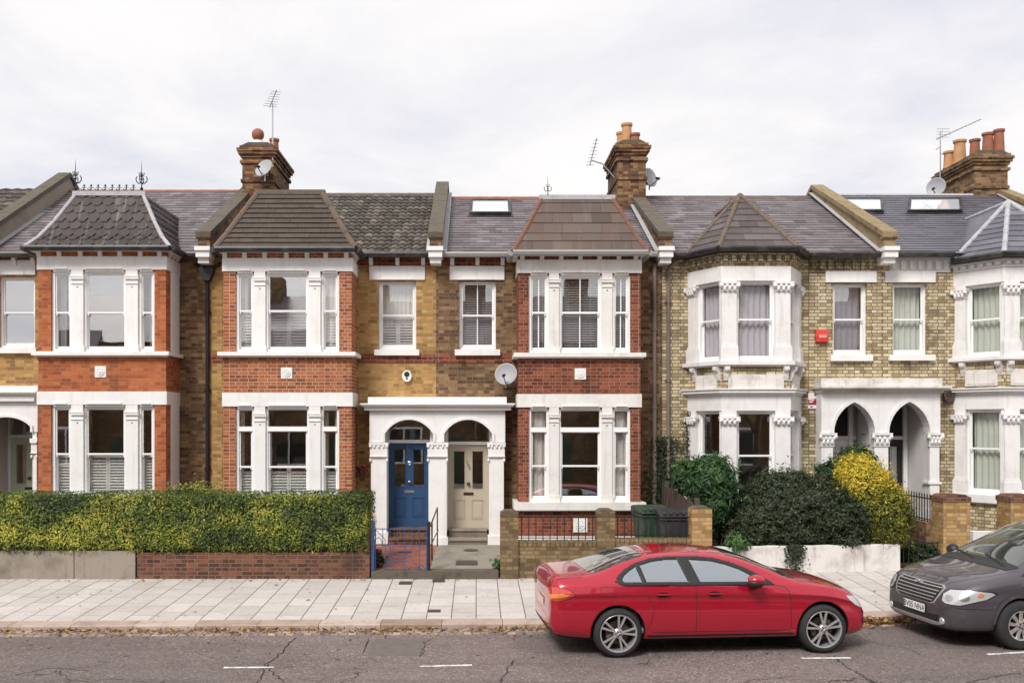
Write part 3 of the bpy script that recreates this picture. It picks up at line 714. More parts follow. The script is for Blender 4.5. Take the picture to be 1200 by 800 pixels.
def square_bay(h, g):
    """two-storey square bay: g holds the measurements read at the bay front"""
    D = BAY; x0, x1 = X(g['x'][0], D), X(g['x'][1], D)
    floors = g['floors']  # upper, lower
    brick, brick2 = g['brick'], g.get('brick2', g['brick'])
    (uB0, uB1, uS0, uS1), (lB0, lB1, lS0, lS1) = floors  # band top, band bottom, sill top, sill bottom (py)
    z = lambda p: Z(p, D)
    pl, pr = X(g['pier'][0], D), X(g['pier'][1], D)
    ztop = z(g['top'])
    m2 = MB(); m2.mat(brick)
    m2.box(x0, x1, D, WALL-.001, z(uB0)+.001, ztop)
    for a, b in ((x0, pl), (pr, x1)): m2.box(a, b, D, WALL-.001, z(uS0)+.001, z(uB1)-.001)
    m2.mat(brick2)
    m2.box(x0, x1, D, WALL-.001, z(lB0)+.001+.03, z(uS1)-.001)           # panel between the floors
    m2.box(x0-.02, x1+.02, D-.02, WALL-.001, z(lB0)+.001, z(lB0)+.03)
    m2.box(x0-.015, x1+.015, D-.015, WALL-.001, z(uS1)-.10, z(uS1)-.03)  # moulded brick course
    for a, b in ((x0, pl), (pr, x1)): m2.box(a, b, D, WALL-.001, z(lS0)+.001, z(lB1)-.001)
    m2.box(x0, x1, D, WALL-.001, .2, z(lS1)-.001)
    m2.build('bay_wall', None, h)
    # white stonework, one mesh per storey
    for fi, (b0, b1, s0, s1) in enumerate(floors):
        wm = g.get('white', white); w = MB().mat(wm); e = .025
        w.box(x0-e, x1+e, D-e, WALL-.001, z(b1), z(b0)); 
        # projecting moulded sill with a return
        w.box(x0-.10, x1+.10, D-.13, WALL-.001, z(s1)+.0, z(s0)); w.box(x0-.06, x1+.06, D-.08, D-.0, z(s1)-.03, z(s1)-.001)
        muls = g['mull']
        edges = [pl]+[X(v, D) for mm in muls for v in mm]+[pr]
        for (a, b) in muls:
            xa, xb = X(a, D), X(b, D); wz0, wz1 = z(s0)+.001, z(b1)-.001
            w.box(xa, xb, D+.0, D+.16, wz0, wz1); w.box(xa-.02, xb+.02, D-.02, D+.155, wz0, wz0+.14)
            ch = wz1-.10 if fi == 0 else wz1-.12
            w.box(xa-.02, xb+.02, D-.035, D-.001, ch-.10, ch-.05); w.box(xa-.01, xb+.01, D-.02, D-.001, ch-.20, ch-.18)
            w.box(xa-.03, xb+.03, D-.045, D-.001, ch-.05, ch-.03); w.box(xa, xb, D-.02, D-.001, ch-.03, wz1)
            w.mat(lead).ball(((xa+xb)/2, D, ch-.26), .02, 8); w.mat(wm)
        cells = [(edges[i], edges[i+1]) for i in range(0, len(edges), 2)]
        for a, b in cells:                                              # little label mouldings
            w.box(a+.08, b-.08, D-.05, D-.026, z(b1)+.012, z(b1)+.04); w.box(a+.04, b-.04, D+.0, D+.14, z(b1)-.04, z(b1)-.001)
        w.build('bay_stonework', None, h)
        for ci, (a, b) in enumerate(cells):
            kw = dict(g['win'][fi][ci]); fw_ = kw.pop('fw', .045 if ci == 1 else .055)
            r = kw.pop('rail'); tr = kw.pop('transom', None); sh = kw.pop('shut', None)
            sash(h, frame((a+.002, D+.05, 0), (1, 0)), b-a-.004, z(s0)+.002, z(b1)-.042, rail=Z(r, D), transom=Z(tr, D) if tr else None,
                 shut=Z(sh, D) if sh else None, fw=fw_, **kw)
        cl = MB(); cl.box(x0+.11, x1-.11, D+.35, WALL+.3, z(s0)-.16, z(s0)-.06); cl.build('window_board', room_f, h)
    # brackets under the gutter
    for px in g['corb']:
        c = MB(); corbel_mb(c, X(px, D), .09, D, z(uB0)+.002, ztop-.0, .09); c.build('eaves_bracket', white, h)
    for yy in g.get('side_corb', ()):
        c = MB(); c.prism_y([(x1, ztop), (x1, z(uB0)+.002), (x1+.05, z(uB0)+.03), (x1+.09, ztop-.06), (x1+.09, ztop)][::-1], yy, yy+.09); c.build('eaves_bracket', white, h)
        c = MB(); c.prism_y([(x0, ztop), (x0, z(uB0)+.002), (x0-.05, z(uB0)+.03), (x0-.09, ztop-.06), (x0-.09, ztop)], yy, yy+.09); c.build('eaves_bracket', white, h)
    # date stones
    for (px, py, s) in g['plates']:
        rosette(h, X(px, D), D, z(py), s)
def rosette(h, x, y, z, s):
    r = MB(); r.box(x-s, x+s, y-.02, y-.001, z-s, z+s)
    r.lathe((x, y-.021, z), [(s*.72, 0), (s*.72, .012), (s*.6, .014), (s*.55, .004)], 18, 'y')
    for k in range(6):
        a = k*math.pi/3; r.ball((x+math.cos(a)*s*.3, y-.03, z+math.sin(a)*s*.3), s*.2, 8, 1, .5, 1)
    r.ball((x, y-.035, z), s*.16, 8)
    r.build('rosette_plate', white, h)

def bay_roof(h, eL, eR, yE, zE_, prof, zr_main, slate, name='bay_roof', course=.2, width=.22, shape='rect', hip=hipbrown, hr=.06, top=lead, **tk):
    """prof: list of (inset_x, inset_y, z) from eave to flat top"""
    ke = (zr_main-ZE)/(YR-YE)
    ym = lambda z: YE+(z-ZE)/ke+.12
    m = MB(); hp = MB()
    for (a, b) in zip(prof, prof[1:]):
        l0, r0, y0, z0 = eL+a[0], eR-a[0], yE+a[1], a[2]; l1, r1, y1, z1 = eL+b[0], eR-b[0], yE+b[1], b[2]
        tile_face(m, [(l0, y0, z0), (r0, y0, z0), (r1, y1, z1), (l1, y1, z1)], course, width, shape=shape, **tk)
        tile_face(m, [(l0, ym(z0), z0), (l0, y0, z0), (l1, y1, z1), (l1, ym(z1), z1)], course, width, shape=shape, **tk)
        tile_face(m, [(r0, y0, z0), (r0, ym(z0), z0), (r1, ym(z1), z1), (r1, y1, z1)], course, width, shape=shape, **tk)
    ro = m.build(name, slate, h)
    for sx in (0, 1):
        hp = MB()
        for (a, b) in zip(prof, prof[1:]):
            pa = (eL+a[0] if not sx else eR-a[0], yE+a[1], a[2]); pb = (eL+b[0] if not sx else eR-b[0], yE+b[1], b[2])
            hip_line(hp, pa, pb, hr)
        hp.build('hip_tile', hip, ro)
    l = prof[-1]; t = MB(); t.box(eL+l[0]-.06, eR-l[0]+.06, yE+l[1]-.05, yE+l[1]+.10, l[2]-.03, l[2]+.07)
    t.box(eL+l[0], eR-l[0], yE+l[1]+.10, ym(l[2]), l[2]-.02, l[2]+.04)
    t.build('roof_top', top, ro)
    s = MB(); s.box(eL+.02, eR-.02, yE+.02, WALL-.15, zE_-.06, zE_-.002); s.build('soffit', white, ro)
    return ro
# ============================================================ the terrace
def bayhole(g):
    D = BAY; x0, x1 = X(g['x'][0], D)+.11, X(g['x'][1], D)-.11; (u0, u1, us0, us1), (l0, l1, ls0, ls1) = g['floors']
    return [(x0, x1, Z(us0, D)-.05, Z(u1, D)), (x0, x1, Z(ls0, D)-.05, Z(l1, D))]
W = lambda **k: k
# ---- house 1: orange brick, scalloped turret roof
g1 = dict(x=(45, 194.5), pier=(60, 181), mull=((83.5, 97.5), (147.5, 161.5)), top=290, brick=orangeb, brick2=orangeb,
    floors=((300.5, 316, 412, 416.5), (458.5, 474, 583, 588)),
    win=(((W(rail=366, style='drape_l', cm=curt_g)), W(rail=366, glass=glass_hi), W(rail=366, style='drape_r', cm=curt_g)),
         (W(rail=532, shut=534), W(rail=532, shut=534, glass=glass_mid), W(rail=532, shut=534))),
    corb=(46, 70, 95, 118, 141, 165, 187.5), side_corb=(20.25, 20.5, 20.75), plates=((118, 435.5, .12),))
h1, zr1 = house_shell('h1', P01, P12, yellow, bayhole(g1)+[whole(1, 43.5, 325, 408), (X(-18, 20.8), X(44, WALL), .1, Z(490, WALL))], 225,
    'orange brick terraced house with a scalloped slate turret roof, leftmost front behind the hedge')
def side_windows(h, g):
    D = BAY; x1 = X(g['x'][1], D)
    for (b0, b1, s0, s1) in g['floors']:
        m = MB(); m.box(x1+.001, x1+.03, D+.30, D+.82, Z(s0, D)+.001, Z(b1, D)-.001); m.build('side_window_frame', white_w, h)
square_bay(h1, g1); side_windows(h1, g1)
lintel_window(h1, 1, 43.5, 325, 408, -8, 42, 305, 322, -6, 44.5, 414, glass=glass_hi)
m = MB(); tile_face(m, [(P01, YE, ZE), (P12, YE, ZE), (P12, YR, zr1), (P01, YR, zr1)], .20, .30); roof_back(m, P01, P12, zr1)
r1 = m.build('roof', slate_p, h1); ridge_row(r1, P01, P12, zr1, terra, .07)
eL, eR = X(29, 19.85), X(199, 19.85); zt = Z(228, 20.5)
ze1 = Z(322, 19.85)+.62  # eave of the turret
ze1 = Z(289, 19.85)
prof = [(0, 0, ze1), (.22, .17, ze1+.24), (.46, .38, ze1+.62), (.80, .66, zt)]
bay_roof(h1, eL, eR, 19.85, ze1, prof, zr1, slate_d, course=.20, width=.24, shape='hex', hip=lead, hr=.045)
gutter(h1, [(P01, 20.76, ZE), (eL-.02, 20.76, ZE)], gutterm); gutter(h1, [(eL, 20.7, ze1-.02), (eL, 19.86, ze1-.02), (eR, 19.86, ze1-.02), (eR, 20.7, ze1-.02)], gutterm)
gutter(h1, [(eR+.03, 20.76, ZE), (P12-.16, 20.76, ZE)], gutterm)
# iron cresting and finials
def finial(parent, x, y, z, s=1.0, mat=black_ir):
    m = MB(); m.tube((x, y, z), (x, y, z+.52*s), .016*s, .007*s, 6); m.tube((x, y, z+.5*s), (x, y, z+.72*s), .009*s, .002, 6)
    m.ball((x, y, z+.08*s), .04*s, 8); m.ball((x, y, z+.30*s), .03*s, 8)
    for k in range(4):
        a = k*math.pi/2; dx, dy = math.cos(a), math.sin(a)
        pts = [(x+dx*r*s, y+dy*r*s, z+hh*s) for r, hh in ((.0, .22), (.07, .20), (.12, .25), (.13, .32), (.10, .36))]
        m.path(pts, .012*s, 5); m.path([(x+dx*r*s, y+dy*r*s, z+hh*s) for r, hh in ((0, .34), (.05, .38), (.06, .45))], .01*s, 5)
    return m.build('finial', mat, parent)
m = MB(); yy = 20.5; za = zt+.07; xa, xb = X(88, 20.5)+.12, X(167, 20.5)-.12
n = 8
for i in range(n):
    x = xa+(xb-xa)*(i+.5)/n
    m.tube((x, yy, za), (x, yy, za+.14), .012, .006, 5); m.ball((x, yy, za+.13), .025, 6); m.tube((x-.045, yy, za+.085), (x+.045, yy, za+.085), .009, n=5)
    xl = x-(xb-xa)/n/2
    m.path([(xl, yy, za+.06), (xl+.04, yy, za+.02), (x-.03, yy, za+.02), (x, yy, za+.06)], .009, 5)
m.tube((xa-.1, yy, za+.01), (xb+.1, yy, za+.01), .012, n=5)
m.build('ridge_cresting', black_ir, r1)
finial(r1, X(88.5, 20.5), 20.5, zt+.05, 1.0); finial(r1, X(166, 20.5), 20.5, zt+.05, .95)
# frieze between eaves and window heads on the main wall: red brick band and brackets
def frieze(h, px0, px1, corb, mat=redb, py0=298.5, py1=311, cpy=(301, 311)):
    m = MB(); m.box(X(px0, WALL), X(px1, WALL), WALL-.012, WALL-.001, Z(py1, WALL), ZE-.03); m.build('brick_frieze', mat, h)
    for p in corb: c = MB(); corbel_mb(c, X(p, WALL), .085, WALL-.012, Z(cpy[1], WALL), Z(cpy[0]-1, WALL), .10); c.build('eaves_bracket', white, h)
def string_course(h, px0, px1, mat=redb, py=(414.5, 425)):
    a, b = X(px0, WALL), X(px1, WALL)
    m = MB(); m.box(a, b, WALL-.03, WALL-.001, Z(py[0]+4, WALL), Z(py[0], WALL)); m.box(a, b, WALL-.018, WALL-.001, Z(py[1], WALL), Z(py[0]+4, WALL)-.001)
    m.build('string_course', mat, h)
frieze(h1, -30, 44, (-2, 18, 40), orangeb, 300); string_course(h1, 210.5, 236, brownb)
m = MB(); m.box(X(211, WALL), X(240, WALL), WALL-.008, WALL-.0005, .3, ZE-.05); m.build('sooty_wall_strip', brownb, h1)

# ---- house 2
g2 = dict(x=(262, 412), pier=(276, 397.5), mull=((298, 311), (362, 375.5)), top=291.5, brick=orangeb2, brick2=orangeb2,
    floors=((302.5, 318, 412.5, 417), (460, 476, 584, 589)),
    win=((W(rail=364, style='drape_l', shut=363), W(rail=364, shut=363, glass=glass_hi), W(rail=364, style='net', cm=curt_w, shut=363)),
         (W(rail=547, transom=502, style='drapes', cm=curt_b, shut=546), W(rail=547, transom=502, shut=546), W(rail=547, transom=502, style='drapes', cm=curt_b, shut=546))),
    corb=(264, 287, 310.5, 336, 360, 382, 406), side_corb=(20.3, 20.6), plates=((336, 437, .12),))
h2, zr2 = house_shell('h2', P12, P23, yellow, bayhole(g2)+[whole(444, 488, 330, 410), (X(436, 20.8), X(512, WALL), .3, Z(488, WALL))], 229,
    'ochre brick terraced house with red bay, brown tiled bay roof and a blue front door')
square_bay(h2, g2)
lintel_window(h2, 444, 488, 330, 410, 433, 498, 312, 328, 439, 491.5, 416.5, style='upper_net', cm=curt_w, rail=Z(369, WALL), shut=Z(370, WALL), glass=glass_mid)
m = MB(); pantile_face(m, P12+.1, P23-.1, (YE, ZE), (YR, zr2)); roof_back(m, P12, P23, zr2)
r2 = m.build('roof', pan_m, h2); ridge_row(r2, P12, P23, zr2, hipbrown, .075)
eL, eR = X(252, 19.85), X(416, 19.85); ze2 = Z(290.5, 19.85); zt = Z(226.5, 20.4)
prof = [(0, 0, ze2), (.22, .16, ze2+.34), (.78, .55, zt)]
bay_roof(h2, eL, eR, 19.85, ze2, prof, zr2, tile_br, course=.125, width=.33, tj=.5, hip=hipbrown, hr=.07, top=hipbrown, lift=.03)
gutter(h2, [(eL, 20.7, ze2-.02), (eL, 19.86, ze2-.02), (eR, 19.86, ze2-.02), (eR, 20.7, ze2-.02)], gutterm); gutter(h2, [(eR+.03, 20.76, ZE), (P23-.14, 20.76, ZE)], gutterm)
frieze(h2, 416, 505, (435, 466, 496)); string_course(h2, 417, 510)
m = MB(); m.box(X(244, WALL), X(261, WALL), WALL-.008, WALL-.0005, .3, ZE-.05); m.build('sooty_wall_strip', yellow, h2); string_course(h2, 246, 261)

# ---- house 3
g3 = dict(x=(607.5, 750.5), pier=(619.5, 739), mull=((643.5, 655), (705.5, 717.5)), top=294, white=white_c, brick=redb, brick2=redb,
    floors=((304.5, 320, 413.5, 418.5), (461.5, 477, 588, 597)),
    win=((W(rail=366, style='blind', vbar=True), W(rail=366, style='blind', vbar=True, glass=glass_mid), W(rail=366, style='blind', vbar=True)),
         (W(rail=546, transom=503, style='net', cm=curt_w), W(rail=546, transom=503), W(rail=546, transom=503, style='net', cm=curt_w))),
    corb=(612, 635, 657.5, 680, 702.5, 725, 745), plates=((680, 438, .12), (680, 615, .15)))
h3, zr3 = house_shell('h3', P23, P34, brownb, bayhole(g3)+[whole(538, 581, 330, 410), (X(510, WALL), X(588, WALL), .3, Z(488, WALL))], 233,
    'brown brick terraced house with dark red bay, slate bay roof and cream door')
square_bay(h3, g3)
m = MB(); m.box(X(607.5, BAY)-.012, X(750.5, BAY)+.012, BAY-.014, BAY-.001, Z(636.5, BAY), Z(628, BAY)); m.build('white_plinth_band', white, h3)
lintel_window(h3, 538, 581, 330, 410, 527, 591, 312, 328, 533, 586, 416.5, style='blind', vbar=True, rail=Z(369, WALL))
m = MB(); tile_face(m, [(P23, YE, ZE), (P34, YE, ZE), (P34, YR, zr3), (P23, YR, zr3)], .20, .30); roof_back(m, P23, P34, zr3)
r3 = m.build('roof', slate_p, h3); ridge_row(r3, P23, P34, zr3, terra, .07)
eL, eR = X(601, 19.85), X(759, 19.85); ze3 = Z(294.5, 19.85); zt = Z(233, 20.5)
prof = [(0, 0, ze3), (.24, .22, ze3+.42), (.66, .62, zt)]
bay_roof(h3, eL, eR, 19.85, ze3, prof, zr3, slate_r, course=.27, width=.42, hip=terra_old, hr=.05)
gutter(h3, [(P23+.14, 20.76, ZE), (eL-.02, 20.76, ZE)], grey_pl); gutter(h3, [(eL, 20.7, ze3-.02), (eL, 19.86, ze3-.02), (eR, 19.86, ze3-.02), (eR, 20.7, ze3-.02)], grey_pl)
gutter(h3, [(eR+.03, 20.76, ZE), (P34-.16, 20.76, ZE)], grey_pl)
frieze(h3, 517, 600, (530, 559.5, 589)); string_course(h3, 512, 600)
m = MB(); finial(r3, X(642, 20.5), 20.5, zt+.04, .62, twig_m)

# ---- skylights
def skylight(parent, px0, px1, py0, py1, zr, g=None):
    k = (zr-ZE)/(YR-YE)
    def pt(px, py, off=0):  # intersect the line of sight with the roof plane
        # H+(VY-py)*D/F = ZE+(D-YE)*k
        D = (H-ZE+YE*k)/(k-(VY-py)/F); return Vector((X(px, D), D, Z(py, D)))
    a = pt((px0+px1)/2, py1); b = pt((px0+px1)/2, py0); w = X(px1, a.y)-X(px0, a.y)
    V = (b-a); ln = V.length; V.normalize(); Nn = Vector((1, 0, 0)).cross(V)
    M = Matrix(((1, V.x, Nn.x, a.x), (0, V.y, Nn.y, a.y), (0, V.z, Nn.z, a.z), (0, 0, 0, 1)))
    m = MB(M); f = .07
    for q in ((-w/2, w/2, 0, f), (-w/2, w/2, ln-f, ln), (-w/2, -w/2+f, f, ln-f), (w/2-f, w/2, f, ln-f)): m.box(*q, -.02, .11)
    m.box(-w/2-.05, w/2+.05, -.12, 0, .0, .03)
    o = m.build('skylight', gutterm, parent); p = MB(M); p.box(-w/2+f, w/2-f, f, ln-f, .06, .085); p.build('pane', g or sky_glass, o)
skylight(h3, 550, 599, 238, 253.5, zr3)

# ---- canted bays of the pale brick houses
def capital(mb, x0, x1, y, z0, z1):
    """carved leaf capital on a pilaster, local frame"""
    xc = (x0+x1)/2; w = (x1-x0)
    mb.box(x0-.015, x1+.015, y-.02, y+.05, z0, z0+.03); mb.box(x0-.06, x1+.06, y-.075, y+.05, z1-.045, z1)
    mb.prism_y([(x0, z0+.03), (x1, z0+.03), (x1+.045, z1-.045), (x0-.045, z1-.045)], y-.03, y+.05)
    hh = z1-z0
    for i in range(3):
        u = x0+w*(i+.5)/3; mb.ball((u, y-.045, z0+hh*.36), .042, 7, 1, .8, 1.5)
    for i in range(4):
        u = x0+w*(i+.0)/3; mb.ball((u, y-.055, z0+hh*.62), .038, 7, 1, .8, 1.2)
    for u in (x0-.03, x1+.03): mb.ball((u, y-.06, z1-.085), .045, 8)
def pilaster(mb, x0, x1, zb, zt, cap0, cap1, y=-.03, base=.35):
    mb.box(x0, x1, y, .10, zb, zt); mb.box(x0-.03, x1+.03, y-.035, .099, zb, zb+base); mb.box(x0-.015, x1+.015, y-.018, .0985, zb+base, zb+base+.05)
    capital(mb, x0, x1, y, cap0, cap1)
def canted_bay(h, P, up, lo, brick, cm_up, cm_lo, brackets=True):
    """P: four plan corners; up/lo: dicts of heights"""
    P = [Vector((a, b, 0)) for a, b in P]
    def grow(d):
        out = []
        dirs = [(P[i+1]-P[i]).normalized() for i in range(3)]; nr = [Vector((u.y, -u.x, 0)) for u in dirs]
        for i in range(4):
            if i == 0 or i == 3:
                u, n = (dirs[0], nr[0]) if i == 0 else (dirs[2], nr[2]); p = P[i]+n*d; t = (WALL-.001-p.y)/u.y; out.append(p+u*t)
            else:
                b = (nr[i-1]+nr[i]).normalized(); out.append(P[i]+b*(d/b.dot(nr[i])))
        return [(p.x, p.y) for p in out]
    # brick masses
    for q in ((grow(0), .2, lo['s1']-.001), (grow(0), lo['c1']+.001, up['s1']-.001), (grow(-.005), up['b0']+.001, up['top'])):
        b = MB(); b.prism_z(*q); b.build('bay_wall', brick, h)
    for k, d in enumerate((up, lo)):
        w = MB()
        w.prism_z(grow(.02), d['b1'], d['b0']); w.prism_z(grow(.12 if k == 0 else .10), d['s1'], d['s0']); w.prism_z(grow(.06), d['s1']-.03, d['s1']-.001)
        if k: # cornice with dentils
            w.prism_z(grow(.06), d['b0']+.001, d['b0']+.05); w.prism_z(grow(.13), d['b0']+.051, d['c1']-.03); w.prism_z(grow(.16), d['c1']-.029, d['c1'])
        widths = [(P[i+1]-P[i]).length for i in range(3)]
        for i in range(3):
            w.M = frame((P[i].x, P[i].y, 0), P[i+1]-P[i]); L_ = widths[i]
            pw = .32
            if i == 1: pil = [(0.0, pw), (L_-pw, L_)]
            elif i == 0: pil = [(.02, .02+.24)]
            else: pil = [(L_-.26, L_-.02)]
            for a, c in pil: pilaster(w, a, c, d['s0']+.001, d['b1']-.001, d['cap0'], d['cap1'], base=d.get('base', .3))
            if i != 1:
                a, c = (L_-.06, L_-.002) if i == 0 else (.002, .06); w.box(a, c, 0.001, .1, d['s0']+.001, d['b1']-.001)
            if k: # dentil row
                n = int(L_/.055)
                for q in range(n): w.box(L_*(q+.25)/n, L_*(q+.75)/n, -.135, -.13+.06, d['c1']-.055, d['c1']-.031)
            w.M = Matrix.Identity(4)
        w.build('bay_stonework', white_g, h)
        for i in range(3):
            L_ = widths[i]; M = frame((P[i].x, P[i].y, 0), P[i+1]-P[i])
            a, c = {0: (.262, L_-.061), 1: (.321, L_-.321), 2: (.061, L_-.262)}[i]
            Mw = M @ Matrix.Translation((a, .06, 0))
            cm = (cm_lo if k else cm_up)
            sash(h, Mw, c-a, d['s0']+.002, d['b1']-.002, rail=d['rail'], style='net' if cm else 'clear', cm=cm, fw=.05, glass=glass_lo if k == 0 else (glass_lo if cm else glass_mid), **({} if k == 0 or cm else dict(shut=None)))
        fl = MB(); fl.prism_z(grow(-.3), d['s1']-.25, d['s1']-.15); fl.build('window_board', room_f, h)
    if brackets:
        w = MB()
        for i in range(3):
            w.M = frame((P[i].x, P[i].y, 0), P[i+1]-P[i]); L_ = (P[i+1]-P[i]).length
            inset = .30 if i == 1 else .22
            pos = (.10, L_-.10) if i == 1 else ((.22, L_-.08) if i == 0 else (.10, L_-.22))
            z1 = up['s1']-.032; z0 = z1-.30
            for c in pos:
                w.prism_x([(0, z1), (-.13, z1), (-.13, z1-.08), (-.07, z1-.13), (-.06, z1-.20), (-.02, z0), (0, z0)], c-.055, c+.055)
                w.ball((c, -.10, z1-.06), .05, 8, 1.1, .9, 1)
            a, c = (pos[0]+.04, pos[1]-.04)
            w.box(a, c, -.035, -.001, z0-.22, z1-.17); w.box(a+.04, c-.04, -.05, -.036, z0-.18, z1-.21)
        w.M = Matrix.Identity(4); w.build('sill_bracket', white_old, h)
        w = MB()
    return grow
def canted_roof(h, P, over, ze, apexD, apex_py, zr, slate, hip, course=.24, width=.40, xc=None):
    P = [Vector((a, b, 0)) for a, b in P]
    xc = xc if xc is not None else (P[1].x+P[2].x)/2; A = Vector((xc, apexD, Z(apex_py, apexD)))
    dirs = [(P[i+1]-P[i]).normalized() for i in range(3)]; nr = [Vector((u.y, -u.x, 0)) for u in dirs]
    o = []
    for i in (1, 2):
        b = (nr[i-1]+nr[i]).normalized(); o.append(P[i]+b*(over/b.dot(nr[i])))
    p0 = P[0]+nr[0]*over; t = (YE+.1-p0.y)/dirs[0].y; p0 = p0+dirs[0]*t
    p3 = P[3]+nr[2]*over; t = (YE+.1-p3.y)/dirs[2].y; p3 = p3+dirs[2]*t
    pts = [Vector((p.x, p.y, ze)) for p in (p0, o[0], o[1], p3)]
    k = (zr-ZE)/(YR-YE); yb = YE+(A.z-ZE)/k+.1
    m = MB()
    tile_face(m, [pts[0], pts[1], A], course, width); tile_face(m, [pts[1], pts[2], A], course, width); tile_face(m, [pts[2], pts[3], A], course, width)
    B = Vector((xc, yb, A.z))
    # saddle running back into the main roof on both sides
    m.add([tuple(pts[0]), tuple(A), tuple(B), (pts[0].x, yb, A.z-.9)], [(0, 1, 2), (0, 2, 3)], .4)
    m.add([tuple(pts[3]), tuple(A), tuple(B), (pts[3].x, yb, A.z-.9)], [(1, 0, 2), (2, 0, 3)], .4)
    ro = m.build('bay_roof', slate, h)
    for i in range(4): hp = MB(); hip_line(hp, pts[i], A+Vector((0, 0, .02)), .055); hp.build('hip_tile', hip, ro)
    hp = MB(); hip_line(hp, A, B, .055); hp.build('hip_tile', hip, ro)
    gutter(h, [tuple(p+Vector((0, 0, -.02))) for p in pts], gutterm)
    s = MB(); s.prism_z([(p.x, p.y+.03) for p in pts], ze-.10, ze-.035); s.build('soffit', gutterm, ro)
    return pts

B4 = [(4.75, 21.0), (5.25, 20.1), (6.72, 20.1), (7.25, 21.0)]
B5 = [(10.70, 21.0), (11.30, 20.1), (12.85, 20.1), (13.45, 21.0)]
zb = lambda p: Z(p, BAY)
up4 = dict(top=zb(292), b0=zb(312), b1=zb(329), s0=zb(423), s1=zb(427.5), rail=zb(374), cap0=zb(342), cap1=zb(330.5), base=.30)
lo4 = dict(c1=zb(455), b0=zb(463), b1=zb(481), s0=zb(588), s1=zb(593), rail=zb(534), cap0=zb(498), cap1=zb(488), base=.3)
h4, zr4 = house_shell('h4', P34, P45, paleb,
    [(4.95, 7.05, zb(425), zb(331)), (4.95, 7.05, zb(590), zb(483)), whole(974, 1014, 333, 416), (X(963, WALL), X(1035.5, WALL), .2, Z(462, WALL))], 231.5,
    'pale yellow brick terraced house with a pointed slate roof over its white canted bay')
canted_bay(h4, B4, up4, lo4, paleb, curt_g, None)
lintel_window(h4, 974, 1014, 333, 416, 967, 1026.5, 318, 331, 972, 1021, 423, style='net', cm=curt_g, glass=glass_mid)
m = MB(); tile_face(m, [(P34, YE, ZE), (P45, YE, ZE), (P45, YR, zr4), (P34, YR, zr4)], .20, .30); roof_back(m, P34, P45, zr4)
r4 = m.build('roof', slate_p, h4); ridge_row(r4, P34, P45, zr4, hipbrown, .06)
ze4 = Z(290, 19.95)
canted_roof(h4, B4, .17, ze4, 21.3, 229.5, zr4, slate_g, hipbrown)
def dentil_eaves(h, grow, z1, mat, zb_):
    m = MB()
    g = grow(.03)
    m.prism_z(grow(.006), zb_+.051, z1-.051)
    m.prism_z(grow(.03), zb_, zb_+.05); m.prism_z(grow(.07), z1-.05, z1)
    for (a, b) in zip(g, g[1:]):
        a = Vector((*a, 0)); b = Vector((*b, 0)); n = max(2, int((b-a).length/.17)); M = frame((a.x, a.y, 0), b-a); Ln = (b-a).length; m.M = M
        for i in range(n): m.box(Ln*(i+.2)/n, Ln*(i+.72)/n, -.055, .02, zb_+.055, z1-.055)
        m.M = Matrix.Identity(4)
    m.build('dentil_course', mat, h)
def grower(P):
    P = [Vector((a, b, 0)) for a, b in P]; dirs = [(P[i+1]-P[i]).normalized() for i in range(3)]; nr = [Vector((u.y, -u.x, 0)) for u in dirs]
    def grow(d):
        out = []
        for i in range(4):
            if i in (0, 3):
                u, n = (dirs[0], nr[0]) if i == 0 else (dirs[2], nr[2]); p = P[i]+n*d; t = (WALL-.001-p.y)/u.y; out.append(p+u*t)
            else:
                b = (nr[i-1]+nr[i]).normalized(); out.append(P[i]+b*(d/b.dot(nr[i])))
        return [(p.x, p.y) for p in out]
    return grow
dentil_eaves(h4, grower(B4), ze4-.10, paleb, zb(309))
def wall_dentils(h, x0, x1, mat):
    m = MB(); m.box(x0, x1, WALL-.012, WALL-.001, ZE-.309, ZE-.101); m.box(x0, x1, WALL-.03, WALL-.001, ZE-.36, ZE-.31); m.box(x0, x1, WALL-.09, WALL-.001, ZE-.10, ZE-.04); n = int((x1-x0)/.17)
    for i in range(n): m.box(x0+(x1-x0)*(i+.2)/n, x0+(x1-x0)*(i+.7)/n, WALL-.07, WALL-.0125, ZE-.305, ZE-.105)
    m.build('dentil_course', mat, h)
wall_dentils(h4, 7.45, P45-.17, paleb); wall_dentils(h4, P34+.18, 4.6, paleb)
gutter(h4, [(P34+.16, 20.76, ZE), (4.62, 20.76, ZE)], gutterm); gutter(h4, [(7.4, 20.76, ZE), (P45-.16, 20.76, ZE)], gutterm)

up5 = dict(top=zb(297), b0=zb(313), b1=zb(330), s0=zb(417), s1=zb(421), rail=zb(372), cap0=zb(345), cap1=zb(333), base=.3)
lo5 = dict(c1=zb(453.5), b0=zb(461), b1=zb(479), s0=zb(581), s1=zb(590), rail=zb(526), cap0=zb(496), cap1=zb(485), base=.3)
h5, zr5 = house_shell('h5', P45, P56, paleb,
    [(10.9, 13.25, zb(419), zb(332)), (10.9, 13.25, zb(586), zb(481)), whole(1044, 1084, 333, 416), (X(1036.5, WALL), X(1102, WALL), .2, Z(462, WALL))], 229,
    'pale brick terraced house with blue-grey slates and two skylights at right edge')
canted_bay(h5, B5, up5, lo5, paleb, curt_gr, curt_gr)
lintel_window(h5, 1044, 1084, 333, 416, 1037, 1095.5, 318, 331, 1040.5, 1094, 422.5, style='net', cm=curt_gr, glass=glass_lo)
m = MB(); tile_face(m, [(P45, YE, ZE), (P56, YE, ZE), (P56, YR, zr5), (P45, YR, zr5)], .17, .42, tj=.6); roof_back(m, P45, P56, zr5)
r5 = m.build('roof', slate_b, h5); ridge_row(r5, P45, P56, zr5, lead, .06)
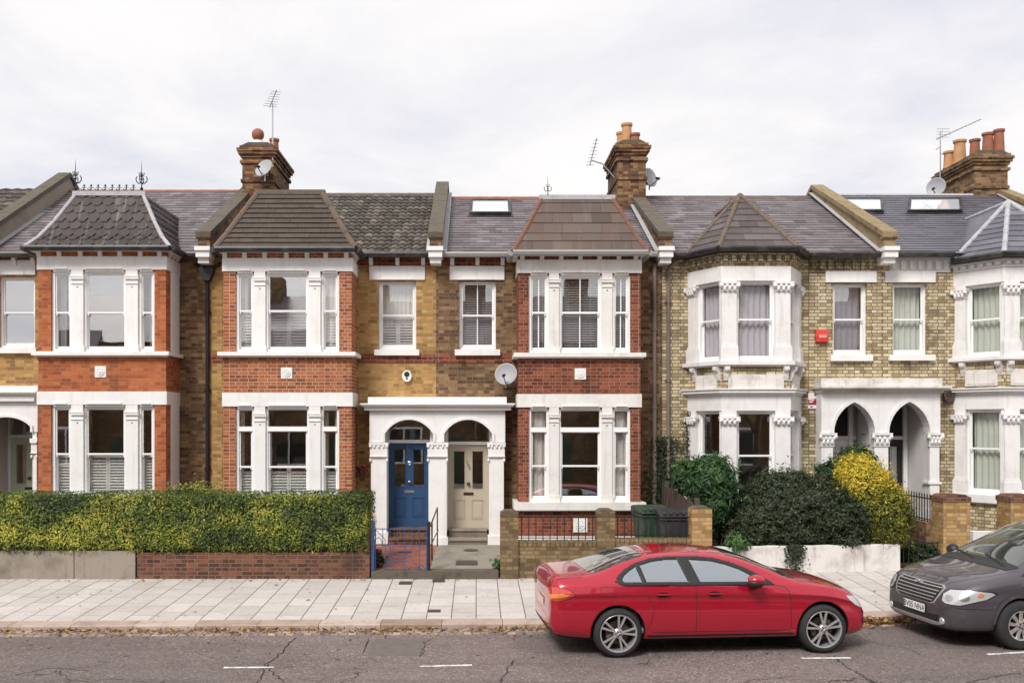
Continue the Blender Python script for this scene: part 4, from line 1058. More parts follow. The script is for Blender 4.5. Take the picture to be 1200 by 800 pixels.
canted_roof(h5, B5, .17, Z(296, 19.95), 21.3, 237, zr5, slate_b, lead, course=.2, width=.45)
dentil_eaves(h5, grower(B5), Z(296, 19.95)-.10, white, zb(312.5))
wall_dentils(h5, P45+.17, 10.6, white); gutter(h5, [(P45+.16, 20.76, ZE), (10.55, 20.76, ZE)], gutterm, .08)
m = MB(); m.box(P45+.16, 10.6, WALL-.10, WALL-.03, ZE-.04, ZE+.02); m.build('fascia', gutterm, h5)
skylight(h5, 984, 1035, 236, 250.5, zr5); skylight(h5, 1063, 1127, 236, 250.5, zr5)

# ---- neighbours that only just enter the picture
h0, zr0 = house_shell('h0', P01-5, P01, yellow, [], 222, 'far left house, only its dark roof tiles showing beyond a sloping parapet')
m = MB(); pantile_face(m, P01-5, P01-.1, (YE, ZE), (YR, zr0), tw=.3, course=.34); roof_back(m, P01-5, P01, zr0); m.build('roof', pan_m, h0)
h6, zr6 = house_shell('h6', P56, P56+5, paleb, [], 229, 'house at the far right edge of which only a sliver of grey slate roof shows')
m = MB(); tile_face(m, [(P56, YE, ZE), (P56+5, YE, ZE), (P56+5, YR, zr6), (P56, YR, zr6)], .2, .3); roof_back(m, P56, P56+5, zr6); m.build('roof', slate_b, h6)

parapet(h1, P01, 203, mat=cement); parapet(h2, P12, 216, mat=brownb, cop=stone_c); parapet(h3, P23, 213.5, mat=brownb)
parapet(h4, P34, 222, mat=brownb); parapet(h5, P45, 217, mat=stone_y, cop=stone_y); parapet(h5, P56, 222, mat=stone_y, cop=stone_y)
chimney(h2, -5.98, -5.18, 24.0, 26.0, Z(171, 24), 7.9, chimb, [(-5.66, 24.35, .13, .4, terra, 'cowl'), (-5.42, 25.2, .13, .5, terra, 'pot'), (-5.6, 25.7, .12, .3, terra2, 'pot')])
chimney(h4, 3.62, 4.34, 24.0, 25.8, Z(168, 24), 7.9, chimb, [(3.93, 24.5, .145, .62, terra2, 'pot'), (4.12, 24.35, .13, .32, terra, 'pot'), (3.86, 25.0, .13, .55, terra2, 'pot'), (4.15, 25.3, .12, .4, terra2, 'pot')])
chimney(h5, 13.22, 14.1, 24.9, 26.9, Z(180, 24.9), 7.9, brownb, [(13.34, 26.5, .14, .48, terra2, 'pot'), (13.42, 26.05, .17, .66, terra2, 'pot'), (13.6, 25.6, .14, .55, terra, 'pot'), (13.74, 25.2, .15, .60, terra, 'pot'), (13.96, 25.6, .12, .45, terra, 'pot'), (13.98, 25.1, .14, .66, terra, 'pot')])

# ---- rain-water pipes
def pipe(parent, px, D, py0, py1, mat, r=.035, hopper=None, hm=None):
    x = X(px, D); m = MB(); z0, z1 = Z(py1, D), Z(py0, D)
    m.tube((x, D, z0), (x, D, z1), r, n=10)
    z = z0+.4
    while z < z1: m.tube((x, D, z), (x, D, z+.07), r*1.35, n=10); m.box(x-.07, x+.07, D+.01, D+.05, z+.02, z+.05); z += 1.75
    o = m.build('downpipe', mat, parent)
    if hopper:
        z = Z(hopper, D); k = MB(); k.prism_y([(x-.07, z-.22), (x+.07, z-.22), (x+.16, z), (x+.16, z+.06), (x-.16, z+.06), (x-.16, z)], D-.13, D+.05)
        k.tube((x-.28, D+.02, z+.16), (x-.05, D-.04, z+.02), .04, n=8); k.tube((x+.30, D+.02, z+.2), (x+.05, D-.04, z+.02), .04, n=8); k.build('hopper', hm or mat, o)
    return o
pipe(h2, 243, WALL-.06, 316, 572, black_ir, .045, 318)
pipe(h3, 767, WALL-.06, 309, 592, brown_pl, .045)
m = MB(); x = X(783, WALL); m.path([(x+.28, 20.80, ZE-.12), (x+.12, 20.86, ZE-.16), (x, 20.93, ZE-.32)], .04, 8); m.build('swan_neck', brown_pl, pipe(h4, 783, WALL-.06, 316, 560, brown_pl, .04))
# ============================================================ porches and doors
def arch_pts(xa, xb, zs, za, kind, n=14):
    pts = []
    w = (xb-xa)/2; xc = (xa+xb)/2; h = za-zs
    if kind == 'flat':
        for i in range(n+1):
            t = -1+2*i/n
            if i in (0, n): pts.append((xc+w*t, zs))
            pts.append((xc+w*t*(1 if 0 < i < n else .9999), zs+h*.38+h*.62*max(0, 1-abs(t)**2.1)**.85))
        pts = [pts[0]]+pts[1:-2]+[pts[-1], pts[-2]] if False else sorted(pts, key=lambda p: (p[0]))
        pts = [(xa, zs)]+[p for p in pts if p[1] > zs+1e-6]+[(xb, zs)]
    else:
        # two-centred pointed arch
        Rr = (w*w+h*h)/(2*w) if h > w else w*1.0
        cR = xb-Rr; a1 = math.acos(max(-1, min(1, (xc-cR)/Rr)))
        right = [(cR+Rr*math.cos(a1*i/(n//2)), zs+Rr*math.sin(a1*i/(n//2))) for i in range(n//2+1)]
        left = [(xa+xb-x, z) for x, z in right]
        pts = left+right[::-1][1:]
    return pts
def arch_plate(mb, x0, x1, zt, zs, openings, y0, y1):
    poly = [(x0, zs)]
    for xa, xb, za, kind in openings: poly += arch_pts(xa, xb, zs, za, kind)
    poly += [(x1, zs), (x1, zt), (x0, zt)]
    # split into convex-ish strips so that faces stay simple
    fr = [p for p in poly]
    low = fr[:-2]
    for a, b in zip(low, low[1:]):
        if b[0]-a[0] < 1e-5: continue
        mb.add([(a[0], y0, a[1]), (b[0], y0, b[1]), (b[0], y0, zt), (a[0], y0, zt), (a[0], y1, a[1]), (b[0], y1, b[1]), (b[0], y1, zt), (a[0], y1, zt)],
               [(0, 1, 2, 3), (7, 6, 5, 4), (0, 4, 5, 1)])
    mb.add([(x0, y0, zs), (x0, y0, zt), (x0, y1, zt), (x0, y1, zs)], [(0, 1, 2, 3)]); mb.add([(x1, y0, zs), (x1, y1, zs), (x1, y1, zt), (x1, y0, zt)], [(0, 1, 2, 3)])
    mb.add([(x0, y0, zt), (x1, y0, zt), (x1, y1, zt), (x0, y1, zt)], [(0, 1, 2, 3)])
def archivolt(mb, pts, y, w=.05, d=.03):
    ctr = Vector((sum(p[0] for p in pts)/len(pts), sum(p[1] for p in pts)/len(pts)-.2))
    out = []
    for i, p in enumerate(pts):
        a = Vector(pts[max(0, i-1)]); b = Vector(pts[min(len(pts)-1, i+1)]); t = (b-a).normalized(); n = Vector((-t.y, t.x))
        if n.dot(Vector(p)-ctr) < 0: n = -n
        out.append(Vector(p)+n*w)
    for i in range(len(pts)-1):
        a, b, c, e = pts[i], pts[i+1], out[i+1], out[i]
        mb.add([(a[0], y, a[1]), (b[0], y, b[1]), (c.x, y, c.y), (e.x, y, e.y), (a[0], y-d, a[1]), (b[0], y-d, b[1]), (c.x, y-d, c.y), (e.x, y-d, e.y)],
               [(4, 5, 6, 7), (0, 4, 7, 3), (1, 2, 6, 5), (0, 1, 5, 4), (3, 7, 6, 2)])
def front_door(h, x0, x1, z0, z1, y, mat, furn, number=None, label=None, glazed='two', nmat=None, fan=None):
    m = MB(); w = x1-x0; t = .045
    st = w*.13; mid = w*.17; zt = z0+(z1-z0)*.86; zm = z0+(z1-z0)*.46; zl = z0+(z1-z0)*.30
    m.box(x0, x1, y, y+t, z0, z0+.22*(z1-z0)*.5)
    zk = z0+.11*(z1-z0)+.0005
    m.box(x0, x0+st, y, y+t, zk, z1); m.box(x1-st, x1, y, y+t, zk, z1); m.box((x0+x1)/2-mid/2, (x0+x1)/2+mid/2, y, y+t, zk, z1)
    gt = z0+(z1-z0)*.93
    cols = [(x0+st, (x0+x1)/2-mid/2), ((x0+x1)/2+mid/2, x1-st)]
    for a, b in cols:
        m.box(a, b, y+.001, y+t, gt, z1); m.box(a, b, y+.001, y+t, z0+(z1-z0)*.345, z0+(z1-z0)*.48)
        # raised lower panel
        zb0, zb1 = z0+.11*(z1-z0), z0+.345*(z1-z0); m.box(a, b, y+.018, y+t, zb0, zb1)
        m.box(a+.02, b-.02, y+.006, y+.017, zb0+.02, zb1-.02) ; m.box(a+.055, b-.055, y-.003, y+.0055, zb0+.06, zb1-.06)
        # bead round the glass
        g0, g1 = z0+(z1-z0)*.48, gt
        m.box(a, a+.012, y-.006, y+.02, g0, g1); m.box(b-.012, b, y-.006, y+.02, g0, g1); m.box(a, b, y-.006, y-.0005, g1-.012, g1); m.box(a, b, y-.006, y-.0005, g0-.012, g0)
    o = m.build('door', mat, h)
    if label: o['label'] = label
    g = MB()
    for a, b in cols: g.box(a, b, y+.022, y+.028, z0+(z1-z0)*.48, gt)
    g.build('pane', glass_mid, o)
    k = MB(); xc = (x0+x1)/2; zz = z0+(z1-z0)*.42; k.box(xc-.11, xc+.11, y-.012, y-.0008, zz-.025, zz+.035); k.box(xc-.085, xc+.085, y-.018, y-.012, zz-.012, zz+.02); k.build('letterbox', furn, o)
    k = MB(); k.lathe((xc, y-.001, z0+(z1-z0)*.54), [(.04, 0), (.04, .008), (.015, .012), (.015, .03), (.035, .045), (.03, .065), (.005, .072)], 14, 'y'); k.build('knob', furn, o, smooth=True)
    return o
def square_porch(px0, px1, cap, body_top, openings, cols, label, Dp=20.55, deep=21.12, spring=518, base_py=(639, 639, 639), capy=(519, 534), cat='porch', loc=None, steps=()):
    x = lambda p: X(p, Dp); z = lambda p: Z(p, Dp)
    t = thing('double_porch', label, cat, ((x(px0)+x(px1))/2, Dp, .4))
    zs = z(spring)
    m = MB(); arch_plate(m, x(px0), x(px1), z(body_top)-.001, zs, [(x(a), x(b), z(c), 'flat') for a, b, c in openings], Dp, Dp+.22)
    for a, b, c in openings: archivolt(m, arch_pts(x(a), x(b), zs, z(c), 'flat'), Dp-.001, .055, .03)
    m.build('arch_wall', white, t)
    m = MB(); (c0, c1, cy0, cy1, cy2) = cap
    m.box(x(px0)-.03, x(px1)+.03, Dp-.05, WALL-.001, z(cy1)+.001, z(cy0)); m.box(x(c0), x(c1), Dp-.20, WALL-.001, z(cy1)-.035, z(cy1)); m.box(x(c0)+.03, x(c1)-.03, Dp-.16, WALL-.001, z(cy1)-.075, z(cy1)-.036)
    m.box(x(c0)+.08, x(c1)-.08, Dp-.10, WALL-.001, z(cy2), z(cy1)-.076)
    m.box(x(px0), x(px1), Dp+.221, WALL-.001, z(cy2)-.12, z(cy2)-.001)
    m.build('cornice', white, t)
    for i, (a, b) in enumerate(cols):
        xa, xb = x(a), x(b); m = MB(); zb_ = z(base_py[i])
        m.box(xa+.03, xb-.03, Dp+.02, Dp+.28, zb_, zs-.001); m.box(xa, xb, Dp-.02, Dp+.285, zb_, zb_+.25)
        zc0, zc1 = z(capy[1]), z(capy[0])
        m.box(xa-.01, xb+.01, Dp-.035, Dp+.29, zc1-.04, zc1+.01); m.box(xa+.01, xb-.01, Dp-.01, Dp+.288, zc0, zc1-.041); m.box(xa-.0, xb+.0, Dp-.03, Dp+.287, zc0-.02, zc0-.001)
        for u in (xa+.02, xb-.02):
            m.ball((u, Dp-.02, zc1-.07), .035, 8); m.ball((u, Dp-.0, zc0-.09), .028, 8, 1, 1, 1.6)
        for q in range(3): m.ball((xa+(xb-xa)*(q+1)/4, Dp-.03, zc1-.075), .028, 7, 1, .7, 1.2)
        m.build('column', white, t)
        j = MB(); j.box(xa+.05, xb-.05, Dp+.286, deep+.15, .3, z(openings[0][2])+.05); j.build('reveal', porchin, t)
    m = MB(); m.box(x(px0)+.02, x(px1)-.02, deep+.0, deep+.16, z(openings[0][2])+.051, z(openings[0][2])+.2) ; m.box(x(px0)+.02, x(px1)-.02, Dp+.225, deep+.14, z(openings[0][2])+.21, z(openings[0][2])+.25)
    m.build('porch_ceiling', porchin, t)
    return t
def door_set(h, px0, px1, py0, py1, D, mat, furn, fan_py, frame_m, label=None, darkroom=True):
    """door with its frame, transom bar and glazed fanlight"""
    x0, x1, z0, z1 = X(px0, D), X(px1, D), Z(py1, D), Z(py0, D)
    f = MB(); ft = .05
    f.box(x0-ft, x0-.003, D-.04, D+.10, z0-.02, Z(fan_py, D)+.1); f.box(x1+.003, x1+ft, D-.04, D+.10, z0-.02, Z(fan_py, D)+.1)
    f.box(x0-.002, x1+.002, D-.05, D+.10, z1+.003, z1+.075); f.box(x0-.002, x1+.002, D-.03, D+.1, Z(fan_py, D)+.04, Z(fan_py, D)+.1)
    fo = f.build('door_frame', frame_m, h)
    g = MB(); g.box(x0-.003, x1+.003, D+.02, D+.03, z1+.07, Z(fan_py, D)+.045); g.build('fanlight', glass_mid, fo)
    return front_door(h, x0, x1, z0, z1, D, mat, furn, label=label), (x0, x1, z0, z1)

pc = square_porch(433, 592, (423, 603, 465, 472.5, 480.5), 480.5, [(451, 507.5, 491.5), (520.5, 576.5, 491.5)],
    [(433, 454.5), (500.5, 525), (571.5, 592)], 'white double porch with two shallow arches over the blue and the cream doors', base_py=(637, 643, 641))
d2, (a, b, c, d) = door_set(h2, 455.5, 504, 519, 617, 21.12, blue_d, chrome, 494, white_w, 'glossy blue front door')
def knocker(o, x, y, z): 
    k = MB(); k.lathe((x, y, z), [(.045, 0), (.045, .006), (.03, .012), (.026, .004)], 14, 'y'); k.ball((x, y-.02, z-.04), .016, 8); k.build('knocker', chrome, o)
knocker(d2, (a+b)/2, 21.119, c+(d-c)*.76)
for i, ch in enumerate('151'): text_mesh(ch, .105, front_at((a+b)/2-.045+.035*i, 21.115, c+(d-c)*.945-.06*i), 'door_number', chrome, d2)
d3, (a, b, c, d) = door_set(h3, 525.4, 572.6, 521, 620, 21.12, cream_d, brass, 494, white_w, 'cream grey front door')
for i, ch in enumerate('153'): text_mesh(ch, .105, front_at((a+b)/2-.035+.03*i, 21.115, c+(d-c)*.80-.075*i), 'door_number', brass, d3)
# steps up to the two doors (each door has its own)
def steps(px0, px1, rows, mat_t, mat_r, label, D0=21.2):
    xs0, xs1 = X(px0, 20.9), X(px1, 20.9)
    return xs0, xs1
def step_flight(label, x0, x1, levels, ys, mats, rz=None):
    t = thing('door_steps', label, 'steps', ((x0+x1)/2, ys[0], levels[0]-.15))
    for i, (z, y) in enumerate(zip(levels, ys)):
        m = MB(); m.box(x0, x1, y, 21.3, .2, z-.045); m.mat(mats[0]) if False else None
        m.build('riser', mats[1], t); k = MB(); k.box(x0-.01*0, x1, y-.03, 21.3-.001*i, z-.044, z+.001*i); k.build('tread', mats[0], t)
    return t
step_flight('low tiled steps under the blue door', X(455, 20.5), X(501, 20.5), [.58, .76], [20.5, 20.86], (gardenb, gardenb))
step_flight('two stone steps with dark brown risers under the cream door', X(525.5, 20.5), X(571, 20.5), [.56, .74], [20.55, 20.86], (concrete, brown_pl))

# left porch, mostly out of frame
pL = square_porch(-100, 44, (-105, 46.5, 452, 458.5, 470), 470, [(-22, 36, 488.5)], [(-55, -22.5), (36, 44)],
    'white arched porch over the pale green door at the left edge', base_py=(650, 650), spring=506, capy=(514, 530), deep=21.75)
d1, _ = door_set(h1, 13, 57, 513, 615, 21.75, green_d, brass, 485, white_w, 'pale green front door')
m = MB(); m.box(X(-22, 20.77), X(11, 21.7), 21.72, 21.9, .3, Z(484, 21.7)); m.box(X(36, 20.77)+.1, X(36, 20.77)+.2, 20.84, 21.9, .3, 3.4); m.build('porch_side_wall', porchin, h1)

# pointed porch of the pale brick pair, with deep lobbies behind its arches
Dp = 20.62; x = lambda p: X(p, Dp); z = lambda p: Z(p, Dp)
pp = thing('pointed_porch', 'white double porch with two pointed arches on leafy capitals, between the pale brick houses', 'porch', (x(1033), Dp, .4))
m = MB(); zs = z(507)
ops = [(977, 1025, 471), (1041.5, 1089.5, 470.5)]
arch_plate(m, x(962.5), x(1102), z(459.5)-.001, zs, [(x(a), x(b), z(c), 'pt') for a, b, c in ops], Dp, Dp+.30)
for a, b, c in ops: archivolt(m, arch_pts(x(a), x(b), zs, z(c), 'pt'), Dp-.001, .07, .025)
m.build('arch_wall', white_g, pp)
m = MB(); m.box(x(962.5)-.02, x(1102)+.02, Dp-.04, WALL-.001, z(452.5)+.001, z(443)); m.box(x(959), x(1110), Dp-.22, WALL-.001, z(452.5)-.045, z(452.5)); m.box(x(960)+.02, x(1108), Dp-.17, WALL-.001, z(452.5)-.085, z(452.5)-.046)
m.box(x(961), x(1104), Dp-.09, WALL-.001, z(459.5), z(452.5)-.086); m.build('cornice', white_old, pp)
for a, b in ((962.5, 977), (1024.5, 1042), (1089.5, 1102)):
    m = MB(); m.M = Matrix.Translation((0, Dp+.02, 0)); m.box(x(a)+.01, x(b)-.01, 0, .27, .5, zs-.001); m.box(x(a)-.01, x(b)+.01, -.02, .275, .5, 1.2); m.box(x(a)-.03, x(b)+.03, -.03, .276, 1.75, 1.80)
    capital(m, x(a), x(b), 0, z(523), zs-.002); m.build('column', white_g, pp)
lob = MB()
DD = 21.72
for xa, xb in ((x(962.5)+.02, x(977)-.06), (x(1026)+.06, x(1041)-.06), (x(1089.5)+.02, x(1102)-.02)):
    lob.box(xa, xb, Dp+.305, DD+.1, .3, z(462))
lob.box(x(962.5)+.03, x(1102)-.03, Dp+.305, DD+.1, z(466), z(461)-.02); lob.box(x(962.5)+.03, x(1102)-.03, DD+.12, DD+.2, .3, z(462))
lob.build('lobby_wall', porchin, pp)
m = MB(); m.box(x(977)-.06+.0, x(1026)+.06, Dp+.305, DD, .3, .62); m.box(x(1041)-.06, x(1089.5)+.02, Dp+.305, DD, .3, .62); m.build('lobby_floor', concrete, pp)
xm = (x(977)+x(1026))/2; xn = (x(1041)+x(1089.5))/2
front_door(h4, 7.88, 8.60, .63, 2.70, DD, white_w, brass, label='plain white front door')
front_door(h5, 9.13, 9.86, .63, 2.70, DD, blackpl, brass, label='dark front door')
m = MB(); m.box(7.85, 8.78, DD-.03, DD+.1, 2.71, 2.79); m.box(8.605, 8.70, DD-.05, DD+.1, .6, 3.6); m.box(9.05, 9.98, DD-.03, DD+.1, 2.71, 2.79); m.box(9.865, 9.96, DD-.05, DD+.1, .6, 3.6)
m.build('door_frame', white_w, pp)
m = MB(); m.box(7.85, 8.6, DD+.02, DD+.04, 2.80, 3.7); m.box(9.05, 9.86, DD+.02, DD+.04, 2.80, 3.7); m.build('fanlight', dark_fill, pp)

# ============================================================ things fixed to the walls and roofs
def dish(px, py, D, r, label, tilt=(-.35, .3), mast=.0, group=None):
    c = Vector((X(px, D), D, Z(py, D))); t = thing('satellite_dish', label, 'satellite dish', (c.x, c.y+.25, c.z-.1))
    nrm = Vector((tilt[0], -1, tilt[1])).normalized(); q = Vector((0, 0, 1)).rotation_difference(nrm)
    M = Matrix.Translation(c) @ q.to_matrix().to_4x4()
    m = MB(M); prof = [(.001, -.06), (r*.4, -.052), (r*.7, -.035), (r*.92, -.012), (r, 0), (r, .012), (r*.9, -.002), (r*.6, -.028), (r*.3, -.042), (.001, -.046)]
    m.lathe((0, 0, 0), prof, 24, caps=False); m.build('reflector', dish_m, t, smooth=True)
    m = MB(); tip = c+nrm*r*1.15+Vector((0, 0, -r*.55)); m.tube(c+Vector((0, 0, -r*.9)), tip, .012, n=6); m.tube(tip, tip-nrm*.10+Vector((0, 0, .05)), .035, n=10); m.build('feed_arm', gutterm, t)
    m = MB(); m.tube(c-nrm*.05, c+Vector((0, .25, -.05)), .025, n=8); m.tube(c+Vector((0, .12, -.3)), c+Vector((0, .12, .05)), .02, n=8); m.box(c.x-.07, c.x+.07, c.y+.24, c.y+.27, c.z-.14, c.z+.06); m.build('bracket', alu, t)
    return t
dish(593, 438, 20.62, .25, 'grey satellite dish on the brown brick wall right of the double porch', (-.25, .3))
dish(309, 197, 23.7, .25, 'grey satellite dish on the chimney with the red cowl', (-.5, .5))
dish(762, 208, 24.9, .26, 'satellite dish behind the middle chimney with buff pots', (.9, .25))
dish(1097, 219, 26.2, .26, 'satellite dish at the foot of the right-hand chimney', (-.9, .1))
def aerial(label, pts, boom, nel, ell, D, up=(0, 0, 1), el_dir=(0, 0, 1), root=None):
    P = [Vector((X(a, D), D, Z(b, D))) for a, b in pts]; t = thing('tv_aerial', label, 'aerial', tuple(P[0]))
    m = MB()
    for a, b in zip(P, P[1:]): m.tube(a, b, .018, n=7)
    m.build('mast', alu, t)
    B = [Vector((X(a, D), D+k, Z(b, D))) for a, b, k in boom]; m = MB(); m.tube(B[0], B[1], .012, n=6); e = Vector(el_dir).normalized()
    for i in range(nel):
        p = B[0].lerp(B[1], (i+.3)/nel); s = ell*(1-.35*i/nel)/2; m.tube(p-e*s, p+e*s, .007, n=5)
    m.build('aerial_boom', alu, t); return t
aerial('tall thin TV aerial on the chimney with the red cowl', [(319.5, 196), (319.5, 119)], [(315, 124, .1), (331, 117, -.7)], 7, .34, 24.0, el_dir=(1, .3, 0))
aerial('dark TV aerial leaning on an arm left of the middle chimney', [(720, 208), (706, 192), (693.5, 188)], [(692, 192, .2), (699, 163, -.1)], 8, .24, 24.4, el_dir=(1, .5, .2))
ar = aerial('TV aerial with a long rising boom beside the right-hand chimney', [(1102, 212), (1102, 154)], [(1101, 161, .2), (1141, 145, -.4)], 11, .22, 26.4, el_dir=(.25, 1, .6))
m = MB(); a_ = Vector((X(1102, 26.4), 26.4, Z(181, 26.4))); m.tube(a_, (X(1113, 26.4), 26.5, Z(178, 26.4)), .015, n=6); m.tube((a_.x, 26.4, Z(172, 26.4)), (a_.x+.02, 26.7, Z(172, 26.4)), .01)
c_ = Vector((X(1104, 26.4), 26.4, Z(156, 26.4)))
m.build('stay', alu, ar)
m = MB(); m.tube(c_+Vector((0, .0, -.14)), c_+Vector((0, 0, .14)), .008, n=5)
for k in range(4): m.tube(c_+Vector((-.15, 0, -.12+.08*k)), c_+Vector((.22, 0, -.12+.08*k)), .006, n=5)
m.build('reflector', alu, ar)
def alarm(px, py, D, w, hh, mat, label, name='alarm_box', cat='alarm box', shape='box', body=None):
    xx, zz = X(px, D), Z(py, D); t = thing(name, label, cat, (xx, D, zz-hh/2)); y = WALL-.001 if D > 20.8 else D
    m = MB()
    if shape == 'box': m.prism_x([(y, zz-hh/2), (y-.09, zz-hh/2+.02), (y-.10, zz), (y-.07, zz+hh/2), (y, zz+hh/2)], xx-w/2, xx+w/2)
    else:
        pts = [(xx+w/2*math.cos(a)*(1 if abs(math.cos(a)) < .9 else 1), zz+hh/2*math.sin(a)) for a in [i*math.pi/10 for i in range(20)]]; m.prism_y(pts, y-.08, y)
    m.build('casing', mat, t); return t, xx, y, zz
t, a, y, c = alarm(962, 394, WALL, .27, .29, red_pl, 'red alarm box on the pale brick beside the upper window')
m = MB(); m.box(a-.08, a+.09, y-.104, y-.1005, c-.03, c-.018); m.box(a-.08, a+.09, y-.103, y-.1, c+.005, c+.017); m.build('lettering', curt_w, t)
t, a, y, c = alarm(477, 440.5, WALL, .21, .26, white_w, 'white oval alarm box above the double porch', shape='oval')
m = MB(); m.lathe((a, y-.081, c+.04), [(.06, 0), (.06, .012), (.04, .02), (.001, .022)], 16, 'y'); m.build('lamp_lens', gutterm, t); m = MB(); m.lathe((a, y-.081, c-.06), [(.025, 0), (.02, .01), (.001, .012)], 10, 'y'); m.build('badge', blue_d, t)
t, a, y, c = alarm(1110.5, 463, WALL, .25, .33, manhole_m, 'dark grey round-topped bell box between porch and right bay', shape='oval')
m = MB(); m.box(a-.10, a+.10, y-.06, y-.0, c-.17, c-.06); m.box(a-.07, a+.07, y-.068, y-.0605, c-.15, c-.08); m.build('base_box', manhole_m, t)
m = MB(); m.lathe((a, y-.081, c+.03), [(.06, 0), (.06, .01), (.045, .012), (.04, .004)], 16, 'y'); m.build('bell_dome', brass, t)
# small sale board
sx, sz = X(952, WALL), Z(469.5, WALL)
t = thing('wall_sign', 'small white and red sign on the brick left of the pointed porch', 'sign', (sx, WALL, sz-.17))
m = MB(); m.box(sx-.10, sx+.10, WALL-.02, WALL-.001, sz-.17, sz+.17); m.build('board', white_w, t)
m = MB(); m.prism_y([(sx-.10, sz-.09), (sx+.10, sz-.09), (sx+.10, sz+.05), (sx-.10, sz+.03)], WALL-.024, WALL-.0205); m.build('red_panel', redsign, t)
m = MB(); m.box(sx-.08, sx+.03, WALL-.028, WALL-.0245, sz+.005, sz+.025); m.box(sx-.08, sx+.0, WALL-.028, WALL-.0245, sz-.04, sz-.015); m.build('lettering', curt_w, t)
m = MB(); m.box(sx+.03, sx+.09, WALL-.024, WALL-.0205, sz+.12, sz+.14); m.box(sx-.06, sx+.01, WALL-.024, WALL-.0205, sz-.14, sz-.12); m.build('small_print', dark_fill, t)
# hanging flower pot left of the porch
fx, fz = X(424.5, 20.8), Z(551, 20.8)
t = thing('hanging_basket', 'little red flower basket on a bracket left of the porch', 'hanging basket', (fx, 20.8, fz-.1))
m = MB(); m.lathe((fx, 20.8, fz-.1), [(.05, 0), (.10, .1), (.10, .11)], 12); m.build('basket', gardenb, t)
m = MB(); m.path([(fx-.02, 20.99, fz+.4), (fx-.02, 20.8, fz+.42), (fx, 20.8, fz+.3)], .008); [m.tube((fx, 20.8, fz+.3), (fx+dx, 20.8, fz+.02), .004, n=4) for dx in (-.09, .09)]; m.build('bracket', black_ir, t)
m = MB()
for i in range(90):
    p = Vector((random.gauss(0, .07), random.gauss(0, .06), random.gauss(.04, .04))); s = .025; q = Vector((random.uniform(-1, 1), random.uniform(-1, 1), random.uniform(-1, 1))).normalized()
    r_ = q.orthogonal().normalized()*s; u_ = q.cross(r_.normalized())*s; c = Vector((fx, 20.8, fz))+p; m.mat(flower if i % 3 else con_m); m.add([tuple(c-r_), tuple(c+u_), tuple(c+r_), tuple(c-u_)], [(0, 1, 2, 3)])
m.build('flowers', None, t)
# ============================================================ ground
def kY(x): return 14.12+.03*x+.0095*x*x if x > 0 else 14.12+.024*x
KX = [-40+1.0*i for i in range(0, 71)]
m = MB(); m.box(-260, 260, -160, 320, -.6, -.06); o = solo(m, 'ground', soil, None, None, (0, 0, 0)); o['kind'] = 'structure'
m = MB()
for a, b in zip(KX, KX[1:]): m.add([(a, 5.2, 0), (b, 5.2, 0), (b, kY(b)+.02, 0), (a, kY(a)+.02, 0)], [(0, 1, 2, 3)])
o = solo(m, 'road', road_m, None, None, (0, 0, 0)); o['kind'] = 'structure'
m = MB()
for a, b in zip(KX, KX[1:]):
    def zz(x, y): return .08+(y-kY(x)-.3)/(18.4-kY(x)-.3)*.17
    for q in range(4):
        ya = [kY(a)+.34+(18.4-kY(a)-.34)*(q+r)/4 for r in (0, 1)]; yb = [kY(b)+.34+(18.4-kY(b)-.34)*(q+r)/4 for r in (0, 1)]
        m.add([(a, ya[0], zz(a, ya[0])), (b, yb[0], zz(b, yb[0])), (b, yb[1], zz(b, yb[1])), (a, ya[1], zz(a, ya[1]))], [(0, 1, 2, 3)])
o = solo(m, 'pavement', paving_m, None, None, (0, 0, 0)); o['kind'] = 'structure'
m = MB(); m.box(-40, 30, -3.6, 5.1, -.05, .11); o = solo(m, 'pavement_opposite', paving_m, None, None, (0, 0, 0)); o['kind'] = 'structure'
m = MB(); s = -18.0; Lk = .92
while s < 16:
    a, b = s+.004, s+Lk-.004; j = random.uniform(-.004, .004); t = random.gauss(.5, .25)
    ya, yb = kY(a)+j, kY(b)+j
    m.add([(a, ya, -.02), (b, yb, -.02), (b, yb, .065), (a, ya, .065), (a, ya+.015, .082), (b, yb+.015, .082), (b, yb+.34, .084), (a, ya+.34, .084)],
          [(0, 1, 2, 3), (3, 2, 5, 4), (4, 5, 6, 7), (1, 0, 3, 4, 7, 1) if False else (0, 3, 4, 7), (1, 6, 5, 2)], min(1, max(0, t)))
    s += Lk
o = solo(m, 'kerb', kerb_m, None, None, (0, 0, 0)); o['kind'] = 'structure'
m = MB(); s = -18.0
while s < 16:
    for r in range(3):
        w = .13; a, b = s+.006+(r % 2)*.06, s+w-.006+(r % 2)*.06; y0, y1 = -.37+r*.123+.005, -.37+(r+1)*.123-.005
        hgt = .012+random.uniform(-.003, .004)
        m.add([(a, kY(a)+y0, 0.001), (b, kY(b)+y0, 0.001), (b, kY(b)+y1, 0.001), (a, kY(a)+y1, 0.001), (a+.008, kY(a)+y0+.008, hgt), (b-.008, kY(b)+y0+.008, hgt), (b-.008, kY(b)+y1-.008, hgt), (a+.008, kY(a)+y1-.008, hgt)],
              [(4, 5, 6, 7), (0, 1, 5, 4), (1, 2, 6, 5), (2, 3, 7, 6), (3, 0, 4, 7)], min(1, max(0, random.gauss(.5, .25))))
    s += .13
o = solo(m, 'gutter_setts', sett_m, None, None, (0, 0, 0)); o['kind'] = 'structure'
